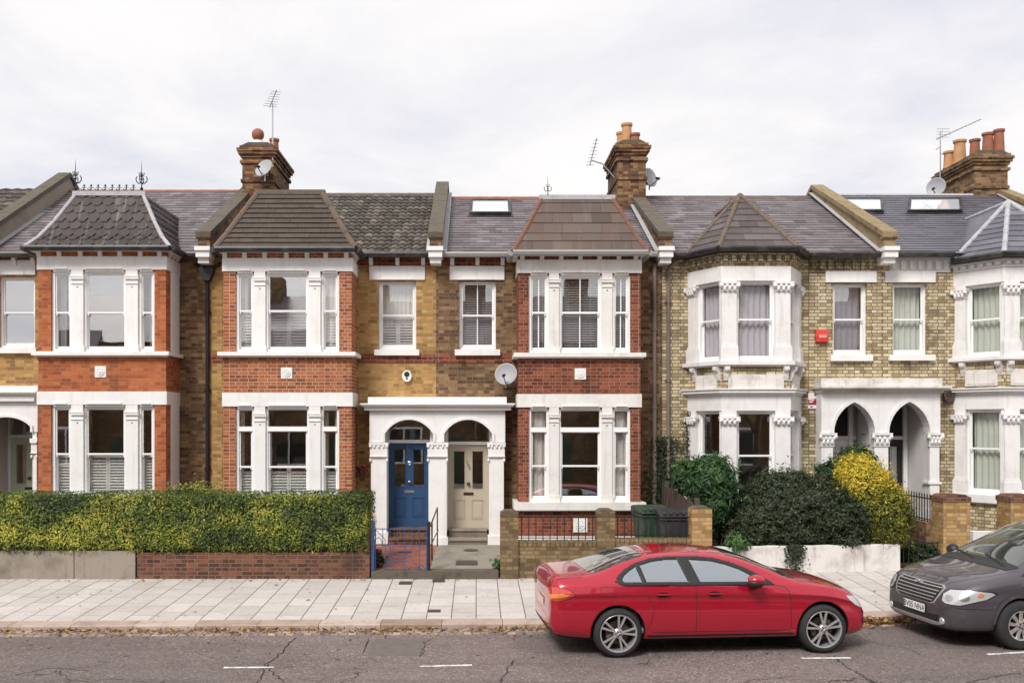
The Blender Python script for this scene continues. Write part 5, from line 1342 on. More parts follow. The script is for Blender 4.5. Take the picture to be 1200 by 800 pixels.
def line(px0, px1, py0, py1, wob=.0):
    D0 = H*F/(py0-VY); D1 = H*F/(py1-VY); m = MB(); n = 12; a0, a1 = X(px0, D0), X(px1, D1)
    for i in range(n):
        xa, xb = a0+(a1-a0)*i/n, a0+(a1-a0)*(i+1)/n; ya, yb = D0+(D1-D0)*i/n, D0+(D1-D0)*(i+1)/n
        w = .036+random.uniform(-.012, .006)
        m.add([(xa, ya-w, .004), (xb, yb-w, .004), (xb, yb+w, .004), (xa, ya+w, .004)], [(0, 1, 2, 3)])
    return m
for (a, b, c, d) in ((262, 321, 782, 781.5), (492, 553, 780.5, 779), (939, 997, 771, 770.5), (1157, 1215, 766.5, 763)):
    o = solo(line(a, b, c, d), 'parking_bay_line', line_m, None, None, (X(a, 12), 12, 0)); o['kind'] = 'structure'
patch_m = paint_mat('old_tarmac_patch', (.15, .125, .115), .9, (.07, .058, .054), .7, 7, bmp=.8)
def crack(pts, label=None):
    P = []
    for a, b in zip(pts, pts[1:]):
        for k in range(8): f = k/8; P.append((a[0]+(b[0]-a[0])*f+random.gauss(0, .018), a[1]+(b[1]-a[1])*f+random.gauss(0, .012)))
    m = MB()
    for (ax, ay), (bx_, by) in zip(P, P[1:]):
        w = random.uniform(.004, .012); d = Vector((bx_-ax, by-ay)).normalized(); n = Vector((-d.y, d.x))*w
        m.add([(ax-n.x, ay-n.y, .0025), (ax+n.x, ay+n.y, .0025), (bx_+n.x, by+n.y, .0025), (bx_-n.x, by-n.y, .0025)], [(0, 1, 2, 3)])
    o = solo(m, 'road_crack', dark_fill, None, None, (P[0][0], P[0][1], 0)); o['kind'] = 'structure'
gp = lambda px, py: ((px-VX)*(H*F/(py-VY))/F, H*F/(py-VY))
for c_ in ([(345, 747), (330, 765), (312, 778), (303, 798), (296, 815)], [(312, 778), (322, 790), (335, 800)], [(432, 748), (424, 768)], [(505, 747), (496, 762), (490, 770)], [(975, 768), (990, 780), (1012, 792), (1030, 803)], [(588, 800), (594, 785), (602, 772)], [(1130, 800), (1165, 792), (1200, 788)], [(20, 790), (60, 782), (110, 786)]):
    crack([gp(*q) for q in c_])
# a patched rectangle and an old service cover in the carriageway
a, b = gp(430, 768), gp(500, 748); m = MB(); m.box(a[0], b[0], a[1], b[1], -.01, .0022); o = solo(m, 'road_patch', patch_m, None, None, (a[0], a[1], 0)); o['kind'] = 'structure'
# front gardens
m = MB(); m.box(-20, 4.14, 17.62, 20.99, -.05, .30); m.box(4.16, 16, 18.42, 20.99, -.05, .32); o = solo(m, 'garden_ground', soil, None, None, (0, 0, 0)); o['kind'] = 'structure'
# the two front paths
xa, xm_, xb = X(435, GW), X(503.5, GW), X(584, GW)
m = MB(); m.add([(xa, GW+.3, .345), (xm_, GW+.3, .345), (X(512, 20.5), 20.5, .43), (X(436, 20.5), 20.5, .43)], [(0, 1, 2, 3)]); m.box(xa, xm_, GW+.301, 20.4, .2, .33)
o = solo(m, 'tiled_path', chequer, None, None, (xa, GW, .2)); o['kind'] = 'structure'
m = MB().mat(concrete); m.add([(xm_, GW+.3, .345), (xb, GW+.3, .345), (X(590, 20.55), 20.55, .43), (X(512, 20.55), 20.55, .43)], [(0, 1, 2, 3)]); m.box(xm_+.001, xb, GW+.301, 20.4, .2, .325)
m.mat(stone_c); m.box(xa, xb, GW-.02, GW+.30, .12, .35)
o = solo(m, 'concrete_path', None, None, None, (xm_, GW, .2)); o['kind'] = 'structure'
def cover(px, py, D, z, w, d, name, label, round_=False, mat=manhole_m):
    xx = X(px, D); m = MB()
    if round_: m.lathe((xx, D, z-.02), [(w, 0), (w, .026), (w*.8, .027), (.001, .03)], 20)
    else: m.box(xx-w/2, xx+w/2, D-d/2, D+d/2, z-.02, z+.004); m.box(xx-w/2+.04, xx+w/2-.04, D-d/2+.03, D+d/2-.03, z+.004, z+.009)
    return solo(m, name, mat, label, 'manhole cover', (xx, D, z))
cover(547, 0, 18.35, .368, .42, .55, 'manhole_cover', 'rectangular rusty cover in the concrete path')
cover(475, 0, 19.6, .409, .15, .2, 'coal_hole_cover', 'round iron cover in the red tiled path before the blue door', True)
cover(552, 0, 19.8, .412, .16, .2, 'coal_hole_cover', 'round iron cover in the concrete path before the cream door', True)
cover(475, 0, 17.0, .212, .22, .2, 'stopcock_cover', 'small iron cover in the pavement left of the gate post')
cover(514, 0, 17.2, .220, .22, .22, 'stopcock_cover', 'dark square cover in the pavement at the foot of the black gate post')
cover(509, 0, 14.95, .108, .20, .18, 'stopcock_cover', 'little cover in the middle of the pavement near the kerb')

# ============================================================ front boundaries
def wallbox(name, label, mats, boxes, loc, cat='wall'):
    t = thing(name, label, cat, loc)
    for nm, mt, bs in mats:
        m = MB()
        for b in bs: m.box(*b)
        m.build(nm, mt, t)
    return t
xr = X(433, GW); xj = X(160, GW)
t = thing('garden_wall', 'low red brick garden wall under the right part of the hedge', 'wall', ((xj+xr)/2, GW, .2))
m = MB(); m.box(xj+.01, xr, GW, GW+.22, .1, Z(647, GW)); m.box(xr-.24, xr, GW+.001, GW+.24, Z(647, GW)+.001, Z(622, GW)); m.build('brickwork', gardenb, t)
m = MB(); m.box(xj, xr, GW+.0, GW+.25, Z(647, GW)+.001 if False else .09, .10); 
t = thing('garden_wall', 'grey cement rendered garden wall under the left part of the hedge', 'wall', ((-13+xj)/2, GW, .2))
m = MB()
edges = [-17, -14.2, X(-60, GW), X(88, GW), xj]
for a, b in zip(edges, edges[1:]): m.box(a, b-.02, GW-.02, GW+.22, .1, Z(645, GW)+random.uniform(0, .01))
m.box(-17, xj-.03, GW+.0, GW+.20, .1, Z(648, GW)); m.build('render', cement, t)
def brick_pillar(px0, px1, pytop, D, mat, label, pybase=676, cap=None, d=.34):
    t = thing('brick_pillar', label, 'gate pier', (X((px0+px1)/2, D), D, .22)); x0, x1 = X(px0, D), X(px1, D); zt = Z(pytop, D)
    m = MB(); m.box(x0, x1, D, D+d, .1, zt); m.build('brickwork', mat, t)
    m = MB()
    if cap: m.box(x0-.015, x1+.015, D-.015, D+d+.015, zt+.001, zt+.10)
    m.prism_y([(x0+.01, zt+(.101 if cap else .001)), (x1-.01, zt+(.101 if cap else .001)), (x1-.08, zt+(.14 if cap else .04)), (x0+.08, zt+(.14 if cap else .04))], D+.01, D+d-.01)
    m.build('cap', cap or stone_c, t); return t
brick_pillar(586.5, 607.5, 600.5, GW, stockb, 'narrow stock brick pillar right of the concrete path')
brick_pillar(700, 721, 599, GW, stockb, 'brick pillar in the middle of the railed wall, behind the car roof')
brick_pillar(811, 834.5, 596, GW, pillarb, 'orange brown brick pillar at the right end of the railed wall')
for (a, b, zt, lab) in ((607.5, 700, 634, 'low stock brick wall with railings left of the middle pillar'), (721, 811, 631, 'low stock brick wall with railings in front of the wheelie bins')):
    t = thing('railed_wall', lab, 'wall', (X((a+b)/2, GW), GW, .2)); x0, x1 = X(a, GW)+.002, X(b, GW)-.002; zt = Z(zt, GW)
    m = MB(); m.box(x0, x1, GW+.05, GW+.27, .1, zt-.11)
    n = int((x1-x0)/.085)
    for i in range(n): m.box(x0+(x1-x0)*i/n+.004, x0+(x1-x0)*(i+1)/n-.004, GW+.045, GW+.275, zt-.108, zt-random.uniform(0, .006))
    m.build('brickwork', stockb, t)
    m = MB(); zr_ = Z(607, GW); n = int((x1-x0)/.127); yy = GW+.15
    for i in range(n): xx = x0+(x1-x0)*(i+.5)/n; m.tube((xx, yy, zt-.02), (xx, yy, zr_-.001), .009, n=6)
    m.box(x0, x1, yy-.02, yy+.02, zr_, zr_+.02); m.box(x0, x1, yy-.015, yy+.015, zt+.04, zt+.055); m.build('railings', black_ir, t)
# white rendered wall
wx0, wx1 = X(836, 17.75), X(1055, 18.2)
t = thing('white_garden_wall', 'low stained white rendered wall under the dark bush', 'wall', ((wx0+wx1)/2, 18, .24))
m = MB(); n = 26
def wy(x): return 17.78+(x-wx0)/(wx1-wx0)*.42
for i in range(n):
    a, b = wx0+(wx1-wx0)*i/n, wx0+(wx1-wx0)*(i+1)/n; ja = .006*math.sin(i*1.7); jb = .006*math.sin((i+1)*1.7); ze = .725
    m.add([(a, wy(a), .1), (b, wy(b), .1), (b, wy(b)+.01, ze+jb), (a, wy(a)+.01, ze+ja), (a, wy(a)+.06, ze+.02+ja), (b, wy(b)+.06, ze+.02+jb), (b, wy(b)+.26, ze+jb), (a, wy(a)+.26, ze+ja)],
          [(0, 1, 2, 3), (3, 2, 5, 4), (4, 5, 6, 7)]+([(0, 3, 4, 7, 0)[:4]] if i == 0 else []))
m.add([(wx1, wy(wx1), .1), (wx1, wy(wx1)+.26, .1), (wx1, wy(wx1)+.26, .73), (wx1, wy(wx1)+.01, .73)], [(0, 1, 2, 3)])
m.add([(wx0, wy(wx0), .1), (wx0, wy(wx0)+.26, .1), (wx0, wy(wx0)+.26, .73), (wx0, wy(wx0)+.01, .73)], [(3, 2, 1, 0)])
m.build('render', white_old, t)
# right-hand boundary
brick_pillar(1105.5, 1137, 588, 18.3, pillarb, 'stout orange brick gate pillar with a dark cap right of the railings', cap=gardenb, d=.5)
brick_pillar(1184.5, 1216, 588, 18.3, pillarb, 'brick gate pillar with a dark cap at the right edge', cap=gardenb, d=.5)
t = thing('railed_wall', 'dark low brick wall with railings running back from the right gate pillar', 'wall', (9.1, 19.3, .3))
m = MB(); m.box(9.02, 9.22, 18.81, 20.55, .1, 1.10); m.build('brickwork', brownb, t)
m = MB()
for i in range(15):
    y = 18.86+i*.115; m.tube((9.12, y, 1.1), (9.12, y, 1.62), .011, n=6); m.tube((9.12, y, 1.62), (9.12, y, 1.69), .018, .001, 6)
m.box(9.105, 9.135, 18.81, 20.55, 1.56, 1.585); m.box(9.105, 9.135, 18.81, 20.55, 1.14, 1.16); m.build('railings', black_ir, t)
t = thing('iron_gate', 'low dark iron gate in the gap right of the white wall', 'gate', (8.6, 18.35, .3))
m = MB(); 
for i in range(9): xx = 8.26+i*.095; m.tube((xx, 18.35, .3), (xx, 18.35, .78), .009, n=6)
m.box(8.24, 9.04, 18.335, 18.365, .74, .765); m.box(8.24, 9.04, 18.335, 18.365, .33, .355); m.build('gate_bars', black_ir, t)
m = MB(); m.box(X(1137.5, 19.6), X(1190, 19.6), 19.5, 19.7, .3, Z(622, 19.6)); solo(m, 'white_plinth_wall', white, 'low white rendered wall strip seen between the two right gate pillars', 'wall', (X(1160, 19.6), 19.5, .3))
# wooden fence between the gardens
t = thing('wooden_fence', 'dark weathered board fence running back between the gardens above the bins', 'fence', (4.16, 19.4, .3))
m = MB(); y = 17.95; i = 0
while y < 20.95:
    zt = 1.57+(y-17.9)*.055+random.uniform(-.02, .01); m.box(4.13+.012*(i % 2), 4.155+.012*(i % 2), y, y+.098, .3, zt); y += .102; i += 1
m.build('boards', wood_f, t)
for y in (17.92, 19.4, 20.8): m = MB(); m.box(4.18, 4.27, y, y+.09, .3, 1.66+(y-17.9)*.05); m.build('post', wood_f, t)
# wrought iron gate, posts and handrail
gx0, gx1 = X(437.5, GW), X(501, GW)
t = thing('wrought_iron_gate', 'thin blue wrought iron gate closing the red tiled path', 'gate', ((gx0+gx1)/2, GW+.1, .35))
m = MB(); m.box(gx0-.045, gx0+.01, GW+.05, GW+.11, .2, Z(610, GW)); m.build('post', blue_ir, t)
m = MB(); m.tube((gx1+.02, GW+.09, .2), (gx1+.02, GW+.09, Z(615, GW)), .028, n=10); m.ball((gx1+.02, GW+.09, Z(613, GW)), .035, 10); m.build('post', black_ir, t)
m = MB(); yg = GW+.09; z0, z1 = Z(670, GW), Z(619.5, GW); a, b = gx0+.03, gx1-.02
m.box(a, b, yg-.012, yg+.012, z1-.014, z1); m.box(a, b, yg-.012, yg+.012, z0, z0+.014); zm = Z(640, GW)
m.tube((a+.15, yg, zm), (b, yg, zm), .008)
n = 7
for i in range(n+1):
    xx = a+(b-a)*i/n; m.tube((xx, yg, z0 if i in (0, n) else zm if i % 2 else z0), (xx, yg, z1), .007 if 0 < i < n else .011, n=6)
m.path([(a, yg, z1-.02), (a+.18, yg, zm+.12), (a+.18, yg, z0)], .007); m.path([(a+.18, yg, z0+.1), (a+.28, yg, z0+.2), (b-.28, yg, z0+.2), (b-.05, yg, z0)], .007)
for cx in (a+.25, a+.55, a+.85):
    m.path([(cx+.07*math.cos(k*math.pi/6), yg, z0+.10*math.sin(k*math.pi/6)+.01) for k in range(7)], .006)
m.path([(a+.32, yg, zm-.1), (b-.3, yg, zm-.1), (b-.3, yg, zm-.2), (a+.32, yg, zm-.2), (a+.32, yg, zm-.1)], .006)
m.path([(a, yg, Z(632, GW)), (a+.07, yg, Z(630, GW)), (a+.12, yg, Z(634, GW)), (a+.12, yg, Z(640, GW))], .007)
m.build('gate_bars', blue_ir, t)
t = thing('handrail', 'black iron handrail beside the steps, right of the blue gate', 'handrail', (X(507, 18.6), 18.6, .36))
m = MB(); hx = X(506.5, 18.7); m.tube((hx, 18.6, .36), (hx, 18.6, Z(612, 18.6)), .016, n=8); m.tube((hx, 18.0, Z(616, 18.0)), (X(512.5, 20.1), 20.1, Z(594.5, 20.1)), .016, n=8); m.tube((hx, 18.2, Z(638, 18.2)), (X(513.5, 20.1), 20.1, Z(620.5, 20.1)), .012, n=8)
m.tube((X(512.5, 20.1), 20.1, .45), (X(512.5, 20.1), 20.1, Z(594.5, 20.1)), .014, n=8); m.build('rail', black_ir, t)
# wheelie bins
def wheelie_bin(x, y, mat, label, lidmat, rz=0, s=1.0):
    t = thing('wheelie_bin', label, 'wheelie bin', (x, y, .30), rz=rz)
    m = MB(); w0, w1, d0, d1 = .23, .29, .25, .33
    vs = [(-w0, -d0, .06), (w0, -d0, .06), (w0, d0, .06), (-w0, d0, .06), (-w1, -d1, .98), (w1, -d1, .98), (w1, d1, .98), (-w1, d1, .98)]
    m.add(vs, [(0, 3, 2, 1), (4, 5, 6, 7), (0, 1, 5, 4), (1, 2, 6, 5), (2, 3, 7, 6), (3, 0, 4, 7)]); m.box(-w1-.02, w1+.02, -d1-.02, d1+.02, .92, .96)
    for k in (-.14, 0, .14): m.box(k-.03, k+.03, -d1+.015, -d1+.06, .12, .9)
    m.build('bin_body', mat, t, local=True, bevel=.015)
    m = MB(); m.prism_x([(-d1-.05, .985), (d1+.02, .985), (d1+.02, 1.09), (d1-.1, 1.12), (-d1+.08, 1.05), (-d1-.05, 1.01)], -w1-.03, w1+.03)
    for k in range(5): m.box(-w1+.02+k*.118, -w1+.09+k*.118, -d1-.03, d1-.12, 1.03, 1.085)
    m.build('bin_lid', lidmat, t, local=True, bevel=.012)
    for sx in (-1, 1):
        m = MB(); m.lathe((sx*.25, .27, .10), [(.10, -.03), (.10, .03)], 16, 'x'); m.build('wheel', rubber, t, local=True)
    m = MB(); m.tube((-.2, d1+.06, 1.04), (.2, d1+.06, 1.04), .015, n=8); m.build('handle', mat, t, local=True)
    return t
wheelie_bin(3.86, 18.35, black_bin, 'dark grey wheelie bin with a ribbed lid behind the railings', black_bin)
wheelie_bin(3.55, 19.05, green_bin, 'green wheelie bin behind the dark grey one', green_bin, .15)

# ============================================================ planting
def leaf(mb, p, n, s, asp=1.6, t=.5):
    n = (n+Vector((random.gauss(0, .5), random.gauss(0, .5), random.gauss(0, .5)))).normalized(); a = n.orthogonal().normalized()
    a.rotate(Matrix.Rotation(random.uniform(0, 6.28), 3, n)); b = n.cross(a); s *= random.uniform(.7, 1.3)
    q = [p-a*s*asp*.5, p+b*s*.32-a*s*.05, p+a*s*asp*.5+n*s*.12, p-b*s*.32-a*s*.05]
    mb.add([tuple(v) for v in q], [(0, 1, 2, 3)], min(1, max(0, t)))
def clump(p, f=2.2): return noise.noise(p*f)*.5+.5
# hedge
hx0, hx1 = -14.0, X(431, 17.4)
hy0, hy1, hz0, hz1 = 17.32, 18.75, .71, 1.76
def hedge_pt():
    r = random.random(); L_ = hx1-hx0; Hh = hz1-hz0; Dd = hy1-hy0
    wts = [L_*Hh*1.25, L_*Dd*.8, Hh*Dd]; k = random.choices((0, 1, 2), wts)[0]
    if k == 0: return Vector((random.uniform(hx0, hx1), hy0, random.uniform(hz0, hz1))), Vector((0, -1, 0))
    if k == 1: return Vector((random.uniform(hx0, hx1), random.uniform(hy0, hy1), hz1)), Vector((0, 0, 1))
    return Vector((hx1, random.uniform(hy0, hy1), random.uniform(hz0, hz1))), Vector((1, 0, 0))
def hedge_off(p, n):
    """uneven clipped surface: displacement outwards"""
    d = .10*(clump(Vector((p.x, p.y*.6, p.z)), .9)-.5)+.07*(clump(p, 2.6)-.5)
    top = p.z-hz0; e = 0
    if n.y < 0: e += -.10*max(0, (.12-top)/.12) - .13*max(0, (p.z-(hz1-.15))/.15)**2 + .07*math.sin(min(1, top/.9)*math.pi)
    if n.z > 0: e += -.10*max(0, (hy0+.18-p.y)/.18)**2 - .10*max(0, (p.x-(hx1-.2))/.2)**2
    return d+e
t = thing('hedge', 'long clipped privet hedge with yellow-green tips on the low garden walls', 'hedge', ((hx0+hx1)/2, 18, .7))
m = MB(); 
for i in range(64000):
    p, n = hedge_pt()
    if p.x < -10.6 and random.random() < .8: continue
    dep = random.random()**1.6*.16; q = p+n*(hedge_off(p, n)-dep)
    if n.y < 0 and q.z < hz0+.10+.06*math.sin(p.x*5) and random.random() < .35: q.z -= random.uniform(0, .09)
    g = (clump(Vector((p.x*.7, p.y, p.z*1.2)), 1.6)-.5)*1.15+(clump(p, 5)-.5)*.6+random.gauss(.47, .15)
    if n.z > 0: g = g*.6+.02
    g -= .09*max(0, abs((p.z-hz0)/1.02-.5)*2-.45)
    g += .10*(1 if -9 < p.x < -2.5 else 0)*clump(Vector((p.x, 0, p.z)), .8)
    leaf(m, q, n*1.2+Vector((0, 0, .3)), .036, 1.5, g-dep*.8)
hedge_leaves = m
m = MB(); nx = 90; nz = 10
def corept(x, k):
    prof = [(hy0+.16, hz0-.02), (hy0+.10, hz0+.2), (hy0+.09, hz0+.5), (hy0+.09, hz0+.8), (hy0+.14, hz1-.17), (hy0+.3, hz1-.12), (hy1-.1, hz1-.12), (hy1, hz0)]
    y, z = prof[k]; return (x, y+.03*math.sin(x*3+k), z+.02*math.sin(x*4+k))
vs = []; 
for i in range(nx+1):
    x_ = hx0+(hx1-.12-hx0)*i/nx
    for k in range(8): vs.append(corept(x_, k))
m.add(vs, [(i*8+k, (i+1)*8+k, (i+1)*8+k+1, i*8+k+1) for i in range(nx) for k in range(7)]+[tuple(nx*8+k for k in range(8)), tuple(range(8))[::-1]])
m.build('shade_core', core_m, t)  # solid dark hull behind the leaves, shade put in its colour
# sprigs above the hedge
m = hedge_leaves
for (px, py, n_) in ((228, 571, 260), (205, 573, 180), (236, 569, 90)):
    c = Vector((X(px, 18.7), 18.7, Z(py+7, 18.7)))
    for i in range(n_): leaf(m, c+Vector((random.gauss(0, .28), random.gauss(0, .15), abs(random.gauss(0, .11)))), Vector((0, -.5, 1)), .045, 1.6, .55+random.gauss(0, .2))
m.build('leaves', hedge_m, t)

def bush(name, label, ells, mat, n, size, asp=1.6, tfn=None, upn=.3, shell=.22, core=True, cat='bush', rough=.12, stems=None, zmin=-9, shoot=.16):
    cx = sum(e[0][0] for e in ells)/len(ells); cy = sum(e[0][1] for e in ells)/len(ells)
    t = thing(name, label, cat, (cx, cy, .32))
    m = MB(); vol = [e[1][0]*e[1][1]+e[1][0]*e[1][2]+e[1][1]*e[1][2] for e in ells]
    cnt = 0; tries = 0; per = 7
    while cnt < n and tries < n*4:
        tries += 1
        c, r = random.choices(ells, vol)[0]
        d = Vector((random.gauss(0, 1), random.gauss(0, 1), random.gauss(0, 1))).normalized()
        if d.y > .55: continue
        k = 1-random.random()**1.5*shell; k += rough*(clump(Vector(c)+d*1.3, 2.4)-.5)*2+.10*(clump(Vector(c)+d*4, 4)-.5)*2
        p = Vector((c[0]+d.x*r[0]*k, c[1]+d.y*r[1]*k, c[2]+d.z*r[2]*k))
        if any(e[0] != c and sum(((p[i]-e[0][i])/e[1][i])**2 for i in range(3)) < .62 for e in ells): continue
        if p.z < zmin or p.z < .3: continue
        # a short shoot carrying several leaves
        ln = shoot*random.random()**2*(1.0+1.2*(random.random() < .08)); sd = (d+Vector((random.gauss(0, .35), random.gauss(0, .35), random.gauss(.25, .35)))).normalized()
        base = random.gauss(0, .10)
        for q in range(per):
            f = q/per; pp = p+sd*ln*f+Vector((random.gauss(0, 1), random.gauss(0, 1), random.gauss(0, 1)))*size*.55
            cnt += 1; g = (tfn(pp, d, k) if tfn else .5)+base+.12*(f-.4)*(ln/shoot)
            leaf(m, pp, d*.7+sd*.5+Vector((0, 0, upn)), size, asp, g)
    m.build('leaves', mat, t)
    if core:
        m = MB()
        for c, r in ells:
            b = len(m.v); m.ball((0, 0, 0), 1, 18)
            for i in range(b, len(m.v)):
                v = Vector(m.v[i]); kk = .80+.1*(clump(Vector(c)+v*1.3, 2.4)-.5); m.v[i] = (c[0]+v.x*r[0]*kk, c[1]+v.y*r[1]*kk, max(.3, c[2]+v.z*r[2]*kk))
        m.build('shade_core', core_m, t, smooth=True)  # dark filler blobs, coloured as the shaded inside of the bush
    if stems:
        m = MB()
        for a, b, r_ in stems: m.tube(a, b, r_, r_*.5, 6)
        m.build('stem', twig_m, t)
    return t
P_ = lambda px, py, D: (X(px, D), D, Z(py, D))
# large dark bush above the white wall
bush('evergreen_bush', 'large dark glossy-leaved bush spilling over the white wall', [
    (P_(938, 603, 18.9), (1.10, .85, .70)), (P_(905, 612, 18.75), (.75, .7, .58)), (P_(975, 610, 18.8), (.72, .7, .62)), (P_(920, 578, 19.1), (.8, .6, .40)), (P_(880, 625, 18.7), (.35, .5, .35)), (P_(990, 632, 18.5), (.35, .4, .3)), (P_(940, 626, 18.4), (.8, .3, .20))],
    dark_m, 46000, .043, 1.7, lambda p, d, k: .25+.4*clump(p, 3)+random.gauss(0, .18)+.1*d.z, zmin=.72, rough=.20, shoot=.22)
bush('golden_bush', 'rounded bush with bright yellow and green leaves beside the pointed porch', [
    (P_(1030, 603, 18.75), (.58, .55, .66)), (P_(1012, 575, 18.8), (.58, .5, .52)), (P_(1032, 628, 18.7), (.50, .45, .38)), (P_(1005, 552, 18.9), (.42, .35, .28))],
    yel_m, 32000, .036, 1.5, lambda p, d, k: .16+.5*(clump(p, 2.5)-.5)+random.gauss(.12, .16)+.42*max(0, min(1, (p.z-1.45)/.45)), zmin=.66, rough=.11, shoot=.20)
bush('shrub', 'dark green shrub showing behind the top of the golden bush', [(P_(985, 563, 19.5), (.50, .4, .42)), (P_(1003, 543, 19.6), (.35, .35, .32))], con_m, 9000, .05, 1.8,
     lambda p, d, k: .15+.4*clump(p, 3)+random.gauss(0, .15), rough=.2)
# feathery green shrub
bush('feathery_shrub', 'feathery bright green conifer-like shrub above the brick pillar', [
    (P_(829, 564, 18.9), (.46, .5, .40)), (P_(806, 556, 19.2), (.26, .3, .22)), (P_(844, 577, 18.8), (.27, .3, .32)), (P_(832, 595, 18.7), (.24, .3, .34)), (P_(834, 545, 19.1), (.22, .3, .12))],
    con_m, 20000, .050, 3.2, lambda p, d, k: .2+.45*clump(p, 3.5)+random.gauss(0, .15)+.15*d.z, rough=.22, shell=.4, shoot=.22,
    stems=[((P_(815, 640, 18.6)), (P_(822, 580, 18.7)), .04), ((P_(780, 600, 19.3)), (P_(790, 560, 19.2)), .02)])
bush('bramble', 'tangled reddish brown stems and leaves below the feathery shrub', [(P_(858, 618, 18.9), (.38, .4, .45)), (P_(850, 600, 19.2), (.4, .4, .35))], dark_m, 4200, .05, 1.8,
     lambda p, d, k: random.choice([.2, .3, .95, 1, .5]), rough=.25, shell=.6,
     stems=[((X(835+i*5, 18.7), 18.7, .4), (X(840+i*5+random.uniform(-25, 25), 18.6), 18.6, random.uniform(.8, 1.5)), .012) for i in range(9)])
bush('fern_tuft', 'small light green tuft growing on top of the white wall', [(P_(863, 637, 17.95), (.17, .13, .13))], con_m, 900, .055, 3.0, lambda p, d, k: .7+random.gauss(0, .2), shell=.6, core=False)
m = MB()
for i in range(700):
    f = random.random(); p = Vector((X(930, 18.0)+random.gauss(0, .07+.03*f), 17.93-random.random()*.05, .76-f*.42*random.random()*1.3)); leaf(m, p, Vector((0, -1, .3)), .04, 1.6, random.gauss(.35, .15))
solo(m, 'ivy', dark_m, 'ivy trail hanging down the front of the white wall', 'ivy', (X(930, 18), 17.9, .3))
bush('ground_ivy', 'low dark green ivy at the foot of the railings, left of the gate pillar', [(P_(1090, 655, 18.7), (.42, .3, .20)), (P_(1075, 650, 18.9), (.3, .3, .22))], con_m, 3500, .05, 1.5, lambda p, d, k: .2+random.gauss(0, .12), rough=.3)
bush('weed', 'green weed at the foot of the narrow pillar by the concrete path', [(P_(582, 662, 17.75), (.08, .07, .11))], con_m, 260, .04, 1.8, lambda p, d, k: .7+random.gauss(0, .2), core=False, shell=.7)
bush('potted_plant', 'small dark plant with red leaves behind the blue gate post', [(P_(443, 655, 17.9), (.10, .1, .2))], dark_m, 500, .045, 1.7, lambda p, d, k: random.choice([.3, .5, 1]), core=False, shell=.7)
# climbers on the wall beside the downpipe
m = MB()
for i in range(2600):
    f = random.random()**1.3; p = Vector((X(778, WALL)+random.gauss(0, .16+.10*(1-f)), WALL-.03-random.random()*.08, Z(600, WALL)+f*1.7)); leaf(m, p, Vector((0, -1, .3)), .042, 1.5, random.gauss(.3, .18))
solo(m, 'climbing_ivy', dark_m, 'thin dark climber on the brick between the two grey downpipes', 'ivy', (X(778, WALL), WALL, .5))
m = MB()
for i in range(1900):
    f = random.random()**.9; p = Vector((X(816, WALL)+random.gauss(0, .15), WALL-.03-random.random()*.08-(.0), Z(560, WALL)+f*1.5)); leaf(m, p, Vector((0, -1, .3)), .036, 1.5, random.gauss(.3, .18))
solo(m, 'climbing_ivy', dark_m, 'thin climber beside the lower canted bay window', 'ivy', (X(816, WALL), WALL, .5))

# fallen leaves in the gutter and on the pavement
m = MB()
for i in range(4000):
    xx = random.uniform(-10.5, 9.5); c = clump(Vector((xx, 0, 0)), 1.1)*.6+clump(Vector((xx, 5, 0)), 4)*.4
    if random.random() > c**1.5*1.7: continue
    p = Vector((xx, kY(xx)-abs(random.gauss(0, .16))-.01, .018+random.random()*.03)); leaf(m, p, Vector((0, 0, 1.6)), random.uniform(.03, .07), 1.3, random.random())
for i in range(900):
    xx = random.gauss(5.9, .45); p = Vector((xx, kY(xx)-abs(random.gauss(0, .18)), .02+random.random()*.05)); leaf(m, p, Vector((0, 0, 1.2)), random.uniform(.04, .085), 1.3, random.uniform(0, .9))
for i in range(260):
    xx = random.uniform(-9.5, 9); yy = random.choice([random.uniform(12.2, 14), 17.35-abs(random.gauss(0, .1)), random.uniform(14.5, 17.3)])
    zz_ = .01 if yy < kY(xx) else .095+(yy-kY(xx)-.3)/(18.4-kY(xx)-.3)*.17
    leaf(m, Vector((xx, yy, zz_)), Vector((0, 0, 3)), random.uniform(.035, .07), 1.3, random.random()*.7)
o = solo(m, 'fallen_leaves', dead_m, 'brown and yellow fallen leaves along the gutter', 'leaves', (0, 14, 0)); o['kind'] = 'stuff'
